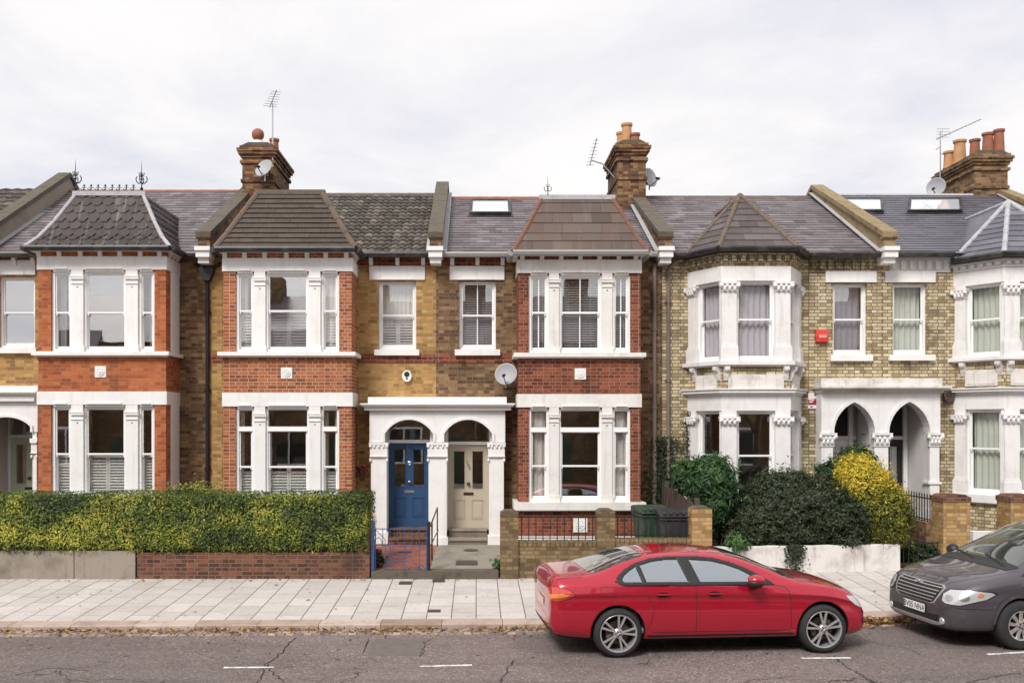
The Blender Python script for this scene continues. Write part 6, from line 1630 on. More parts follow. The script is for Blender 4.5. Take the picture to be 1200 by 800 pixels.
# ============================================================ cars
def loft_body(st, wheels, arch_r, half_w, crease_idx=()):
    """st rows: s, w, zb, zsh, wsh, zedge, wtop, ztop ; returns evaluated mesh (x forward, origin mid length)"""
    Lc = st[-1][0]; bm = bmesh.new(); rings = []
    for (s, w, zb, zsh, wsh, ze, wt, zt) in st:
        hh = zsh-zb
        half = [(0, zb), (.6*w, zb), (.92*w, zb+.02), (.985*w, zb+.22*hh), (w, zb+.48*hh), (w*.968, zb+.755*hh), (w*1.0, zb+.83*hh), (wsh, zsh),
                ((wsh+wt)/2+.006, (zsh+ze)/2+.008), (wt, ze), (wt*.62, ze+(zt-ze)*.72), (0, zt)]
        pts = [(-y, z) for y, z in half[::-1]]+[(y, z) for y, z in half[1:-1]]
        rings.append([bm.verts.new((s-Lc/2, y, z)) for y, z in pts])
    n = len(rings[0])
    cl = bm.edges.layers.float.new('crease_edge')
    for a, b in zip(rings, rings[1:]):
        for i in range(n): bm.faces.new((a[i], b[i], b[(i+1) % n], a[(i+1) % n]))
    if crease_idx:
        for (a, b), s_ in zip(zip(rings, rings[1:]), st):
            if not .05 < s_[0] < 4.1: continue
            for j, cv in crease_idx:
                for ii in (11-j, 11+j):
                    e = bm.edges.get((a[ii], b[ii]))
                    if e: e[cl] = cv
    for r in (rings[0][::-1], rings[-1]):
        # cap as strips between mirrored points
        k = n//2
        rr = r
        for i in range(0, k):
            a, b = rr[i], rr[i+1]; c, d = rr[(n-i-1) % n], rr[(n-i) % n]
            vs = []
            for v in (a, b, c, d):
                if v not in vs: vs.append(v)
            if len(vs) > 2:
                try: bm.faces.new(vs)
                except ValueError: pass
    bmesh.ops.recalc_face_normals(bm, faces=bm.faces)
    me = bpy.data.meshes.new('tmp'); bm.to_mesh(me); bm.free()
    o = bpy.data.objects.new('tmp', me); COL.objects.link(o)
    sb = o.modifiers.new('s', 'SUBSURF'); sb.levels = 3; sb.render_levels = 3
    cut = []
    for sx in wheels:
        for sy in (-1, 1):
            cm = MB(); cm.lathe((sx-Lc/2, sy*(half_w-.12), arch_r[1]), [(arch_r[0], -.26), (arch_r[0], .26)], 48, 'y'); c = cm.build('cut', darkwell, None); cut.append(c)
            b = o.modifiers.new('b', 'BOOLEAN'); b.operation = 'DIFFERENCE'; b.object = c; b.solver = 'EXACT'
    dg = bpy.context.evaluated_depsgraph_get(); dg.update()
    me2 = bpy.data.meshes.new_from_object(o.evaluated_get(dg))
    bpy.data.objects.remove(o)
    for c in cut: bpy.data.objects.remove(c)
    me2.materials.clear()
    return me2
def body_part(me, name, mats, parent, wheels, arch_r, Lc, half_w, lower=None):
    for m in mats: me.materials.append(m)
    for p in me.polygons:
        c = p.center; p.material_index = 0; p.use_smooth = True
        for sx in wheels:
            d = math.hypot(c.x-(sx-Lc/2), c.z-arch_r[1])
            if d < arch_r[0]*1.004 and abs(c.y) < half_w+.05 and abs(c.y) > half_w-.40:
                if d > arch_r[0]*.985 or abs(p.normal.y) > .9 and abs(c.y) < half_w-.3: p.material_index = 1; p.use_smooth = False
        if p.normal.z < -.8 and c.z < .4: p.material_index = 1
        if lower and c.z < lower(c.x) and p.material_index == 0: p.material_index = 2
    o = bpy.data.objects.new(name, me); COL.objects.link(o); o.parent = parent
    bv = BVHTree.FromPolygons([v.co.copy() for v in me.vertices], [tuple(p.vertices) for p in me.polygons])
    return o, bv
def decal(bv, poly, plane, off, mat, name, parent, step=.03):
    """poly in plane coordinates; plane(u,v) -> (ray origin, direction)"""
    us = [p[0] for p in poly]; vs = [p[1] for p in poly]; V = {}; verts = []; faces = []
    a = sum(poly[i][0]*poly[(i+1) % len(poly)][1]-poly[(i+1) % len(poly)][0]*poly[i][1] for i in range(len(poly)))
    nu = max(1, int(math.ceil((max(us)-min(us))/step))); nv = max(1, int(math.ceil((max(vs)-min(vs))/step)))
    def vert(u, v):
        k = (round(u, 5), round(v, 5))
        if k in V: return V[k]
        o, d = plane(u, v); h, nrm, idx, dist = bv.ray_cast(Vector(o), Vector(d))
        if h is None: V[k] = None; return None
        if nrm.dot(Vector(d)) > 0: nrm = -nrm
        V[k] = len(verts); verts.append(tuple(h-Vector(d).normalized()*off*.3+nrm*off)); return V[k]
    for i in range(nu):
        for j in range(nv):
            u0 = min(us)+(max(us)-min(us))*i/nu; u1 = min(us)+(max(us)-min(us))*(i+1)/nu; v0 = min(vs)+(max(vs)-min(vs))*j/nv; v1 = min(vs)+(max(vs)-min(vs))*(j+1)/nv
            q = clip_poly(poly, [(u0, v0), (u1, v0), (u1, v1), (u0, v1)])
            if len(q) < 3: continue
            ids = []
            for p in q:
                k = vert(*p)
                if k is not None and k not in ids: ids.append(k)
            if len(ids) >= 3: faces.append(tuple(ids))
    me = bpy.data.meshes.new(name); me.from_pydata(verts, [], faces); me.materials.append(mat); me.polygons.foreach_set('use_smooth', [True]*len(faces)); me.update()
    o = bpy.data.objects.new(name, me); COL.objects.link(o); o.parent = parent; return o
def strip(pts, w):
    """thin closed outline following a polyline"""
    L_, R_ = [], []
    for i, p in enumerate(pts):
        a = Vector(pts[max(0, i-1)]); b = Vector(pts[min(len(pts)-1, i+1)]); t = (b-a).normalized(); n = Vector((-t.y, t.x))*w/2
        L_.append(tuple(Vector(p)+n)); R_.append(tuple(Vector(p)-n))
    return L_+R_[::-1]
def seg_strips(bv, pts, w, plane, off, mat, name, parent):
    """decal strip built segment by segment (each piece convex)"""
    verts = []; faces = []
    pp = []
    for a, b in zip(pts, pts[1:]):
        n = max(1, int((Vector(b)-Vector(a)).length/.03)); pp += [tuple(Vector(a).lerp(Vector(b), i/n)) for i in range(n)]
    pp.append(pts[-1])
    o2 = strip(pp, w); n = len(pp); Ls, Rs = o2[:n], o2[n:][::-1]
    ids = []
    for l, r in zip(Ls, Rs):
        row = []
        for q in (l, r):
            o, d = plane(*q); h, nrm, i_, ds = bv.ray_cast(Vector(o), Vector(d))
            if h is None: row = None; break
            if nrm.dot(Vector(d)) > 0: nrm = -nrm
            row.append(tuple(h+nrm*off))
        ids.append(row)
    for a, b in zip(ids, ids[1:]):
        if a and b:
            k = len(verts); verts += [a[0], a[1], b[1], b[0]]; faces.append((k, k+1, k+2, k+3))
    me = bpy.data.meshes.new(name); me.from_pydata(verts, [], faces); me.materials.append(mat); me.update()
    o = bpy.data.objects.new(name, me); COL.objects.link(o); o.parent = parent; return o
def wheel(parent, x, y, r, rimr, side, spokes, mat, wid=.22, style='double', rot=.2):
    """side -1: outer face looks to -y"""
    m = MB(); o = side*wid/2
    prof = [(rimr, -wid/2), (rimr+.02, -wid/2-.004), (r-.035, -wid/2), (r-.008, -wid/2+.03), (r, -wid/2+.06), (r, wid/2-.06), (r-.008, wid/2-.03), (r-.035, wid/2), (rimr+.02, wid/2+.004), (rimr, wid/2)]
    m.lathe((x, y, r), prof, 56, 'y', caps=False)
    for k in (-.045, 0, .045): m.lathe((x, y, r), [(r+.0005, k-.004), (r+.0012, k), (r+.0005, k+.004)], 40, 'y', caps=False)
    t = m.build('wheel', rubber, parent, smooth=True, local=True)
    f = y+side*(wid/2-.012)
    m = MB().mat(mat); s = side
    def lath(prof, n=48): m.lathe((x, f, r), [(a, b*(1 if s < 0 else -1)) for a, b in prof], n, 'y', caps=False)
    lath([(rimr+.004, .004), (rimr-.006, .010), (rimr-.018, .006), (rimr-.024, -.01), (rimr-.03, -.12)])
    lath([(.001, .004), (.03, .004), (.045, 0), (.062, -.012), (.07, -.03)], 24)
    for k in range(spokes):
        a0 = rot+2*math.pi*k/spokes
        offs = (-.19, .19) if style == 'double' else (0,)
        for da in offs:
            w0, w1 = (.013, .017) if style == 'double' else (.022, .030)
            ia = a0+da*.5 if style == 'double' else a0; oa = a0+da
            p0 = Vector((math.cos(ia), math.sin(ia)))*.05; p1 = Vector((math.cos(oa), math.sin(oa)))*(rimr-.012)
            t_ = (p1-p0).normalized(); n_ = Vector((-t_.y, t_.x))
            def P3(p, d): return (x+p.x, f+s*d, r+p.y)
            vs = [P3(p0-n_*w0, -.022), P3(p0+n_*w0, -.022), P3(p1+n_*w1, -.006), P3(p1-n_*w1, -.006), P3(p0-n_*w0*.6, .0), P3(p0+n_*w0*.6, .0), P3(p1+n_*w1*.7, .008), P3(p1-n_*w1*.7, .008), P3(p0, -.05), P3(p1, -.05)]
            m.add(vs, [(4, 5, 6, 7), (0, 4, 7, 3), (1, 2, 6, 5), (3, 7, 6, 2), (0, 3, 9, 8), (1, 8, 9, 2)])
    for k in range(5):
        a = rot+.63+2*math.pi*k/5; m.mat(darkwell).lathe((x+.04*math.cos(a), f, r+.04*math.sin(a)), [(.009, -.02 if s > 0 else -.004), (.009, .004 if s < 0 else .02)], 8, 'y')
    m.build('rim', None, t, local=True)
    m = MB(); m.lathe((x, f-s*.09, r), [(rimr*.62, -.01), (rimr*.62, .01)], 32, 'y'); m.build('brake_disc', brass, t, local=True)
    m = MB(); m.lathe((x, f-s*.12, r), [(rimr-.012, -.01), (rimr-.012, .01)], 32, 'y'); m.build('inner_barrel', darkwell, t, local=True)
    return t, f

def quad_strip_roundel(parent, c, r, side, cols):
    m = MB(); s = side
    m.mat(blackpl).lathe(c, [(r, 0), (r, .003 if s < 0 else -.003)], 24, 'y')
    for k in range(4):
        pts = [(0, 0)]+[(r*.72*math.cos(k*math.pi/2+i*math.pi/12), r*.72*math.sin(k*math.pi/2+i*math.pi/12)) for i in range(7)]
        m.mat(cols[k % 2]); b = [(c[0]+a, c[1]+s*.0045, c[2]+d) for a, d in pts]; m.add(b, [tuple(range(len(b)))])
    return m.build('wheel_badge', None, parent, local=True)

def side_plane(sgn): return lambda u, v: ((u, sgn*3, v), (0, -sgn, 0))
def top_plane(u, v): return ((u, v, 4), (0, 0, -1))
# ---- red saloon
LR = 4.62
st_red = [
 (0.00, .66, .42, .76, .62, .86, .52, .875), (0.025, .77, .31, .86, .73, .98, .63, 1.005), (0.09, .83, .26, .925, .79, 1.07, .68, 1.10), (0.20, .865, .235, .955, .82, 1.075, .69, 1.10),
 (0.40, .88, .22, .96, .835, 1.085, .70, 1.105), (0.62, .90, .20, .972, .855, 1.10, .70, 1.12), (0.85, .905, .19, .98, .862, 1.165, .655, 1.19), (1.10, .905, .18, .98, .866, 1.265, .61, 1.295),
 (1.40, .905, .18, .975, .868, 1.35, .58, 1.385), (1.75, .905, .18, .965, .868, 1.38, .572, 1.42), (2.10, .905, .18, .955, .868, 1.385, .572, 1.43), (2.45, .905, .18, .948, .868, 1.368, .578, 1.415),
 (2.72, .905, .18, .94, .866, 1.315, .60, 1.365), (2.98, .905, .18, .932, .864, 1.22, .635, 1.27), (3.22, .905, .18, .925, .862, 1.11, .68, 1.15), (3.42, .905, .18, .918, .858, 1.005, .73, 1.045),
 (3.62, .903, .18, .905, .85, .955, .74, .995), (3.90, .90, .18, .885, .84, .92, .71, .96), (4.15, .885, .19, .84, .815, .875, .66, .915), (4.35, .855, .20, .765, .775, .815, .60, .85),
 (4.49, .81, .215, .67, .72, .73, .52, .76), (4.57, .74, .24, .58, .65, .64, .44, .66), (4.61, .64, .28, .50, .56, .55, .36, .565), (4.62, .5, .33, .45, .45, .48, .28, .49)]
sR, sF = 1.02, 3.83
_ov = lambda s_: 1.02-(1.02-s_)*.88 if s_ < 1.02 else (3.83+(s_-3.83)*.87 if s_ > 3.83 else s_)
ZL = lambda z: z if z < .95 else .95+(z-.95)*.87
st_red = [(_ov(a)-_ov(0), b, c, ZL(d), e, ZL(f_), g, ZL(h_)) for a, b, c, d, e, f_, g, h_ in st_red]
SH = _ov(0); LR = st_red[-1][0]; sR -= SH; sF -= SH
yawR = math.atan2(.25, 2.80); WF = .955
cR = Vector((1.876, 12.36)); off = Matrix.Rotation(yawR, 2) @ Vector((sR-LR/2, -.86)); cen = cR-off
red = thing('parked_car', 'red four-door saloon car parked at the kerb, nose to the right', 'car', (cen.x, cen.y, 0), rz=yawR)
me = loft_body(st_red, (sR, sF), (.365, .335), .90, ((6, .9), (5, .35), (7, .45)))
for v in me.vertices: v.co.y *= WF
sp = side_plane(-1); hL = LR/2+SH; cutpolys = []
def in_poly(p, poly):
    c = False
    for i in range(len(poly)):
        a, b = poly[i], poly[i-1]
        if (a[1] > p[1]) != (b[1] > p[1]) and p[0] < (b[0]-a[0])*(p[1]-a[1])/(b[1]-a[1])+a[0]: c = not c
    return c
def ring_decal(bv, poly, holes, plane, off, mat, name, parent, step=.009):
    us = [p[0] for p in poly]; vs = [p[1] for p in poly]; V = {}; verts = []; faces = []; u0, v0 = min(us), min(vs)
    def vert(i, j):
        if (i, j) in V: return V[(i, j)]
        o, d = plane(u0+i*step, v0+j*step); h, nrm, ix, ds = bv.ray_cast(Vector(o), Vector(d))
        if h is None: V[(i, j)] = None; return None
        if nrm.dot(Vector(d)) > 0: nrm = -nrm
        V[(i, j)] = len(verts); verts.append(tuple(h+nrm*off)); return V[(i, j)]
    for i in range(int((max(us)-u0)/step)+1):
        for j in range(int((max(vs)-v0)/step)+1):
            c = (u0+(i+.5)*step, v0+(j+.5)*step)
            if not in_poly(c, poly) or any(in_poly(c, h) for h in holes): continue
            f = [vert(i, j), vert(i+1, j), vert(i+1, j+1), vert(i, j+1)]
            if None not in f: faces.append(tuple(f))
    me = bpy.data.meshes.new(name); me.from_pydata(verts, [], faces); me.materials.append(mat); me.polygons.foreach_set('use_smooth', [True]*len(faces)); me.update()
    o = bpy.data.objects.new(name, me); COL.objects.link(o); o.parent = parent
    sd = o.modifiers.new('thick', 'SOLIDIFY'); sd.thickness = .012; sd.offset = 0
    return o
body, bvR = body_part(me, 'body', [red_car, darkwell, blackpl], red, (sR, sF), (.365, .335), LR, .90*WF)
for sg in (-1, 1):
    q = side_plane(sg)
    win = [(1.00, 1.005), (1.05, .962), (1.12, .945), (3.15, .925), (3.12, .965), (2.98, 1.06), (2.80, 1.165), (2.60, 1.25), (2.38, 1.31), (2.10, 1.34), (1.80, 1.34), (1.52, 1.31), (1.30, 1.25), (1.14, 1.165), (1.04, 1.08)]
    win = [(a-hL, ZL(b)) for a, b in win]; panes = []
    for nm, pl in (('quarter', [(1.075, 1.03), (1.11, .985), (1.36, .982), (1.30, 1.212), (1.20, 1.155), (1.11, 1.085)]),
                   ('rear', [(1.40, .982), (1.985, .975), (1.885, 1.30), (1.72, 1.302), (1.52, 1.275), (1.345, 1.225)]),
                   ('front', [(2.13, .972), (2.99, .960), (2.88, 1.055), (2.72, 1.15), (2.54, 1.222), (2.34, 1.275), (2.03, 1.30)])):
        pl = [(a-hL, ZL(b)) for a, b in pl]; panes.append(pl)
        decal(bvR, pl, q, .003, car_pane, 'side_window', red)
    sur = ring_decal(bvR, win, panes, q, .003, blackpl, 'window_surround', red)
    for pl in panes: seg_strips(bvR, pl+[pl[0]], .022, q, .0042, blackpl, 'window_seal', sur)
    cutpolys.append((sg, win))
    sm = [[(1.37, .965), (1.40, .88), (1.47, .72), (1.50, .62), (1.46, .45)], [(2.075, .95), (2.075, .32)], [(3.10, .93), (3.30, .905), (3.37, .80), (3.38, .35)], [(1.50, .325), (3.38, .325)], [(1.06, .95), (1.37, .60)][:0] or [(1.12, .95), (1.30, .82), (1.46, .60)][:0] or [(1.37, .33), (1.46, .45)]]
    for l in sm: seg_strips(bvR, [(a-hL, b) for a, b in l], .008, q, .0012, blackpl, 'door_seam', body)
    seg_strips(bvR, [(1.42-hL, .27), (3.42-hL, .27)], .028, q, .0014, blackpl, 'sill_groove', body)
    # fuel flap outline and indicator
    if sg < 0:
        fl = [(.78, .93), (.99, .93), (.99, .80), (.80, .80), (.78, .93)]; seg_strips(bvR, [(a-hL, b) for a, b in fl], .005, q, .0012, blackpl, 'fuel_flap_seam', body)
    for hx in (1.52, 2.22):
        m = MB(); h, nn, i_, d_ = bvR.ray_cast(Vector((hx+.05-hL, sg*3, .825)), Vector((0, -sg, 0))); y = h.y
        decal(bvR, [(hx+.10-hL+.10*math.cos(k*math.pi/8), .825+.036*math.sin(k*math.pi/8)) for k in range(16)], q, .0016, darkwell, 'handle_recess', body, .02)
        m.prism_z([(hx-hL, y+sg*.001), (hx-hL+.01, y+sg*.03), (hx-hL+.19, y+sg*.03), (hx-hL+.21, y+sg*.001)], .818, .842); m.build('door_handle', red_car, red, local=True, bevel=.004)
    # tail lamp wraps round the corner
    decal(bvR, [(.07-hL, .925), (.06-hL, .765), (.20-hL, .730), (.37-hL, .778), (.452-hL, .835), (.37-hL, .902), (.22-hL, .938)], q, .002, blackpl, 'lamp_rim', red, .02)
    decal(bvR, [(.08-hL, .918), (.075-hL, .775), (.20-hL, .74), (.36-hL, .786), (.44-hL, .835), (.365-hL, .895), (.22-hL, .931)], q, .006, lampr, 'tail_lamp', red, .02)
    decal(bvR, [(.12-hL, .83), (.13-hL, .78), (.30-hL, .80), (.38-hL, .835), (.28-hL, .85)], q, .009, lampo, 'indicator_lamp', red, .02)
    decal(bvR, [(sg*y_*WF if True else 0, z_) for y_, z_ in ((.46, .88), (.74, .90), (.77, .75), (.48, .78))], lambda u, v: ((-4, u, v), (1, 0, 0)), .004, lampr, 'tail_lamp', red, .03)
    decal(bvR, [(4.20-hL, .715), (4.16-hL, .765), (4.30-hL, .745), (4.41-hL, .67), (4.455-hL, .60), (4.40-hL, .59), (4.29-hL, .64)], q, .004, lampg, 'headlamp', red, .02)
    # mirror
    m = MB(); mx, mz = 2.84-hL, .985; yb = sg*.90*WF
    m.mat(red_car).ball((mx, yb+sg*.12, mz+.035), .12, 16, 1.0, .85, .62); m.mat(blackpl).ball((mx-.01, yb+sg*.12, mz), .118, 16, .98, .88, .6); m.box(mx-.03, mx+.09, min(yb-sg*.03, yb+sg*.08), max(yb-sg*.03, yb+sg*.08), mz-.075, mz-.035)
    m.build('wing_mirror', None, red, smooth=True, local=True)
    for sx in (sR, sF):
        t, f = wheel(red, sx-LR/2, sg*(.795*WF+.0), .325, .252, sg, 5, rimm, rot=.35 if sx == sF else .1)
        quad_strip_roundel(t, (sx-LR/2, f+sg*.006, .325), .024, sg, (white_w, blue_d))
# glass front and back, black lower lips
rw = [(1.42, .50), (1.42, -.50), (.70, -.64), (.66, -.4), (.645, 0), (.66, .4), (.70, .64)]
decal(bvR, [(a-hL, b) for a, b in rw], top_plane, .003, car_glass_d, 'rear_window', red, .05)
ws = [(2.60, -.47), (2.60, .47), (3.36, .68), (3.42, .4), (3.44, 0), (3.42, -.4), (3.36, -.68)]
decal(bvR, [(a-hL, b) for a, b in ws], top_plane, .003, car_glass_d, 'windscreen', red, .05)
decal(bvR, [(3.38-hL, -.70), (3.38-hL, .70), (3.50-hL, .66), (3.53-hL, .3), (3.54-hL, 0), (3.53-hL, -.3), (3.50-hL, -.66)], top_plane, .002, blackpl, 'scuttle', red, .05)
seg_strips(bvR, [(3.50-hL, -.74), (4.0-hL, -.71), (4.35-hL, -.62)], .008, top_plane, .001, blackpl, 'bonnet_seam', body)
seg_strips(bvR, [(.58-hL, -.70), (.25-hL, -.69), (.12-hL, -.64)], .008, top_plane, .001, blackpl, 'boot_seam', body)
bp = lambda u, v: ((-4, u, v), (1, 0, 0))
decal(bvR, [(-.70, .30), (.70, .30), (.66, .37), (-.66, .37)], bp, .003, blackpl, 'rear_valance', red, .05)
decal(bvR, [(-.26, .60), (.26, .60), (.26, .71), (-.26, .71)], bp, .006, lampo, 'number_plate', red, .05)
fp = lambda u, v: ((4, u, v), (-1, 0, 0))
decal(bvR, [(-.4, .28), (.4, .28), (.44, .40), (-.44, .40)], fp, .003, blackpl, 'lower_grille', red, .05)
decal(bvR, [(-.30, .50), (.30, .50), (.24, .62), (-.24, .62)], fp, .004, blackpl, 'grille', red, .05)
m = MB(); m.prism_y([(1.66-hL, 1.33), (1.84-hL, 1.36), (1.67-hL, 1.41)], -.012, .012); m.build('roof_fin', red_car, red, local=True)

# open the side windows in the shell and furnish the cabin
bmc = bmesh.new(); bmc.from_mesh(body.data); kill = []
for f_ in bmc.faces:
    c = f_.calc_center_median()
    if c.z > .9 and abs(f_.normal.y) > .35:
        for sg_, wn in cutpolys:
            if c.y*sg_ > 0 and in_poly((c.x, c.z), wn): kill.append(f_); break
bmesh.ops.delete(bmc, geom=kill, context='FACES'); bmc.to_mesh(body.data); bmc.free()
for sx, sy in ((2.35, -.36), (2.35, .36), (1.45, -.36), (1.45, .36)):
    m = MB(); m.box(sx-hL-.25, sx-hL+.25, sy-.24, sy+.24, .40, .56); m.prism_y([(sx-hL-.28, .52), (sx-hL-.12, .52), (sx-hL-.24, 1.06), (sx-hL-.34, 1.06)], sy-.22, sy+.22)
    m.prism_y([(sx-hL-.345, 1.08), (sx-hL-.26, 1.08), (sx-hL-.27, 1.235), (sx-hL-.345, 1.235)], sy-.12, sy+.12); m.box(sx-hL-.31, sx-hL-.29, sy-.06, sy+.06, 1.05, 1.09)
    m.build('seat', seat_m, red, local=True, bevel=.03)
m = MB(); m.box(1.0-hL, 3.3-hL, -.74, .74, .30, .36); m.box(2.95-hL, 3.35-hL, -.72, .72, .60, .90); m.box(.75-hL, 1.15-hL, -.70, .70, .6, .93); m.build('cabin', seat_m, red, local=True)
m = MB(); m.M = Matrix.Translation((2.82-hL, .36, .90)) @ Matrix.Rotation(R(-65), 4, 'Y')
pts = [(.17*math.cos(i*math.pi/10), .17*math.sin(i*math.pi/10), 0) for i in range(21)]; m.path(pts, .014, 6); m.tube((-.16, 0, 0), (.16, 0, 0), .02, n=6); m.build('steering_wheel', blackpl, red, local=True)

# ---- graphite people carrier
LV = 5.1
st_v = [(0, .8, .42, .95, .74, 1.40, .58, 1.43), (.08, .92, .28, 1.0, .88, 1.6, .66, 1.65), (.3, .95, .22, 1.03, .92, 1.66, .68, 1.72), (1.0, .96, .2, 1.04, .93, 1.70, .70, 1.76), (2.0, .96, .2, 1.03, .93, 1.70, .70, 1.77),
 (2.7, .96, .2, 1.02, .93, 1.66, .69, 1.73), (3.05, .96, .2, 1.01, .93, 1.58, .69, 1.66), (3.4, .96, .2, 1.005, .93, 1.44, .71, 1.51), (3.75, .96, .2, 1.0, .93, 1.27, .74, 1.33), (4.02, .957, .2, .99, .925, 1.13, .79, 1.17),
 (4.2, .953, .2, .975, .915, 1.05, .80, 1.10), (4.42, .945, .2, .955, .90, 1.005, .77, 1.055), (4.64, .93, .2, .915, .875, .955, .71, 1.01), (4.82, .90, .20, .86, .83, .90, .64, .95), (4.95, .85, .21, .79, .76, .835, .56, .87),
 (5.04, .77, .23, .70, .66, .75, .48, .78), (5.085, .68, .27, .62, .56, .66, .40, .68), (5.1, .55, .32, .54, .45, .57, .32, .585)]
vF, vR_ = 4.13, 1.05
yawV = math.pi+R(7.0)
fw = Vector((X(1195, 12.82), 12.82)); off = Matrix.Rotation(yawV, 2) @ Vector((vF-LV/2, .90)); cenV = fw-off
van = thing('parked_car', 'dark grey people carrier at the right edge, bonnet and number plate to the left', 'car', (cenV.x, cenV.y, 0), rz=yawV)
me = loft_body(st_v, (vR_, vF), (.375, .345), .95)
hV = LV/2
bodyV, bvV = body_part(me, 'body', [grey_car, darkwell, grey_bump], van, (vR_, vF), (.375, .345), LV, .95, lower=lambda x: .56 if x > 4.5-hV else .50 if x > 4.4-hV else .30)
qf = lambda u, v: ((5, u, v), (-1, 0, 0))
for sg in (-1, 1):
    q = side_plane(sg)
    win = [(.35, 1.06), (4.12, 1.0), (3.9, 1.12), (3.55, 1.28), (3.2, 1.42), (2.85, 1.535), (2.5, 1.59), (.5, 1.60)]
    decal(bvV, [(a-hV, b) for a, b in win], q, .002, blackpl, 'window_surround', van, .05)
    for pl in ([(.45, 1.10), (1.5, 1.09), (1.5, 1.56), (.55, 1.56)], [(1.58, 1.09), (2.5, 1.08), (2.45, 1.555), (1.58, 1.56)], [(2.58, 1.075), (3.78, 1.05), (3.5, 1.24), (3.15, 1.385), (2.82, 1.49), (2.54, 1.545)]):
        decal(bvV, [(a-hV, b) for a, b in pl], q, .005, car_glass, 'side_window', van, .05)
    for l in ([(3.72, 1.0), (3.74, .35)], [(2.54, 1.05), (2.54, .35)], [(1.4, .99), (1.4, .35)]): seg_strips(bvV, [(a-hV, b) for a, b in l], .009, q, .0012, blackpl, 'door_seam', bodyV)
    seg_strips(bvV, [(4.54-hV, .565), (5.0-hV, .565)], .012, q, .0015, blackpl, 'bumper_seam', bodyV)
    # headlamp seen along a diagonal
    dd = Vector((-1, -sg*.9, 0)).normalized(); uu = Vector((-dd.y, dd.x, 0))*(1)
    def diag(u, v, sg=sg, dd=dd, uu=uu): 
        p = Vector((4.80-hV, sg*.72, 0))-dd*3+uu*u*sg; return ((p.x, p.y, v), tuple(dd))
    lam = [(-.27, .64), (-.22, .615), (-.03, .61), (.26, .70), (.35, .765), (.31, .79), (.08, .815), (-.17, .795), (-.26, .73)]
    k = -1
    decal(bvV, [(u*k, v) for u, v in [(a*1.09, (b-.71)*1.14+.71) for a, b in lam]], diag, .0025, blackpl, 'headlamp_surround', van, .03)
    decal(bvV, [(u*k, v) for u, v in lam], diag, .006, lampg, 'headlamp', van, .03)
    for cu, cr, mt_ in ((.02, .055, alu), (-.17, .045, alu), (.20, .028, lampo)):
        decal(bvV, [(-cu+cr*math.cos(k_*math.pi/7)*1.2, .715+cu*.18+cr*math.sin(k_*math.pi/7)) for k_ in range(14)], diag, .009, mt_, 'lamp_reflector', van, .02)
    c_, n_, i_, d_ = bvV.ray_cast(Vector((5, sg*.62, .36)), Vector((-1, 0, 0)))
    m = MB(); m.lathe((c_.x, sg*.62, .36), [(.048, -.02), (.048, .010), (.036, .012), (.001, .008)], 18, 'x', caps=False); m.build('fog_lamp', lampg, van, smooth=True, local=True)
    decal(bvV, [(sg*.34, .30), (sg*.56, .31), (sg*.56, .43), (sg*.34, .42)], qf, .004, dark_fill, 'lower_vent', van, .05)
    m = MB(); mx, mz = 3.78-hV, 1.10; yb = sg*.94
    m.ball((mx, yb+sg*.13, mz), .13, 16, .75, .85, .72); m.box(mx-.03, mx+.06, min(yb-sg*.05, yb+sg*.08), max(yb-sg*.05, yb+sg*.08), mz-.07, mz-.02); m.build('wing_mirror', blackpl, van, smooth=True, local=True)
    for sx in (vR_, vF):
        wheel(van, sx-hV, sg*.842, .338, .205, sg, 9, rimchr, style='single', rot=.15)
    # bonnet shut line and wheel arch lip
    seg_strips(bvV, [(4.10-hV, sg*.82), (4.5-hV, sg*.76), (4.80-hV, sg*.62), (4.92-hV, sg*.50)], .009, top_plane, .001, blackpl, 'bonnet_seam', bodyV)
    ap = [(vF-hV+.40*math.cos(a), .345+.40*math.sin(a)) for a in [math.pi*(.02+.96*i/24) for i in range(25)]]
    o_ = seg_strips(bvV, ap, .05, q, .014, grey_car, 'wheel_arch_lip', bodyV)
ws = [(3.15, -.55), (3.15, .55), (4.05, .76), (4.13, .4), (4.16, 0), (4.13, -.4), (4.05, -.76)]
decal(bvV, [(a-hV, b) for a, b in ws], top_plane, .003, van_glass, 'windscreen', van, .05)
decal(bvV, [(4.06-hV, -.80), (4.06-hV, .80), (4.22-hV, .74), (4.27-hV, .35), (4.28-hV, 0), (4.27-hV, -.35), (4.22-hV, -.74)], top_plane, .004, blackpl, 'scuttle', van, .05)
for a, b in (((4.14, -.05), (3.98, -.70)), ((4.15, .62), (4.0, .0))):
    seg_strips(bvV, [(a[0]-hV, a[1]), (b[0]-hV, b[1])], .02, top_plane, .015, dark_fill, 'wiper', van)
gr = [(-.44, .60), (-.36, .575), (.36, .575), (.44, .60), (.50, .70), (.52, .79), (.46, .82), (-.46, .82), (-.52, .79), (-.50, .70)]
decal(bvV, [(a*1.07, (b-.70)*1.10+.70) for a, b in gr], qf, .003, grey_pl, 'grille_surround', van, .04)
g_ = decal(bvV, gr, qf, .007, dark_fill, 'grille', van, .04)
for i in range(5):
    zz_ = .612+i*.044; w = .43+.02*i
    seg_strips(bvV, [(-w, zz_), (w, zz_)], .013, qf, .016, grey_pl, 'grille_bar', g_)
m = MB(); c_, n_, i_, d_ = bvV.ray_cast(Vector((5, 0, .80)), Vector((-1, 0, 0))); m.ball((c_.x+.02, 0, .815), .03, 12, .6, 1, .8); m.box(c_.x+.005, c_.x+.02, -.10, .10, .808, .822); m.build('bonnet_badge', chrome, van, local=True)
decal(bvV, [(-.60, .30), (-.66, .345), (-.5, .335), (.5, .335), (.66, .345), (.60, .30), (.4, .275), (-.4, .275)], qf, .006, grey_pl, 'bumper_lip', van, .05)
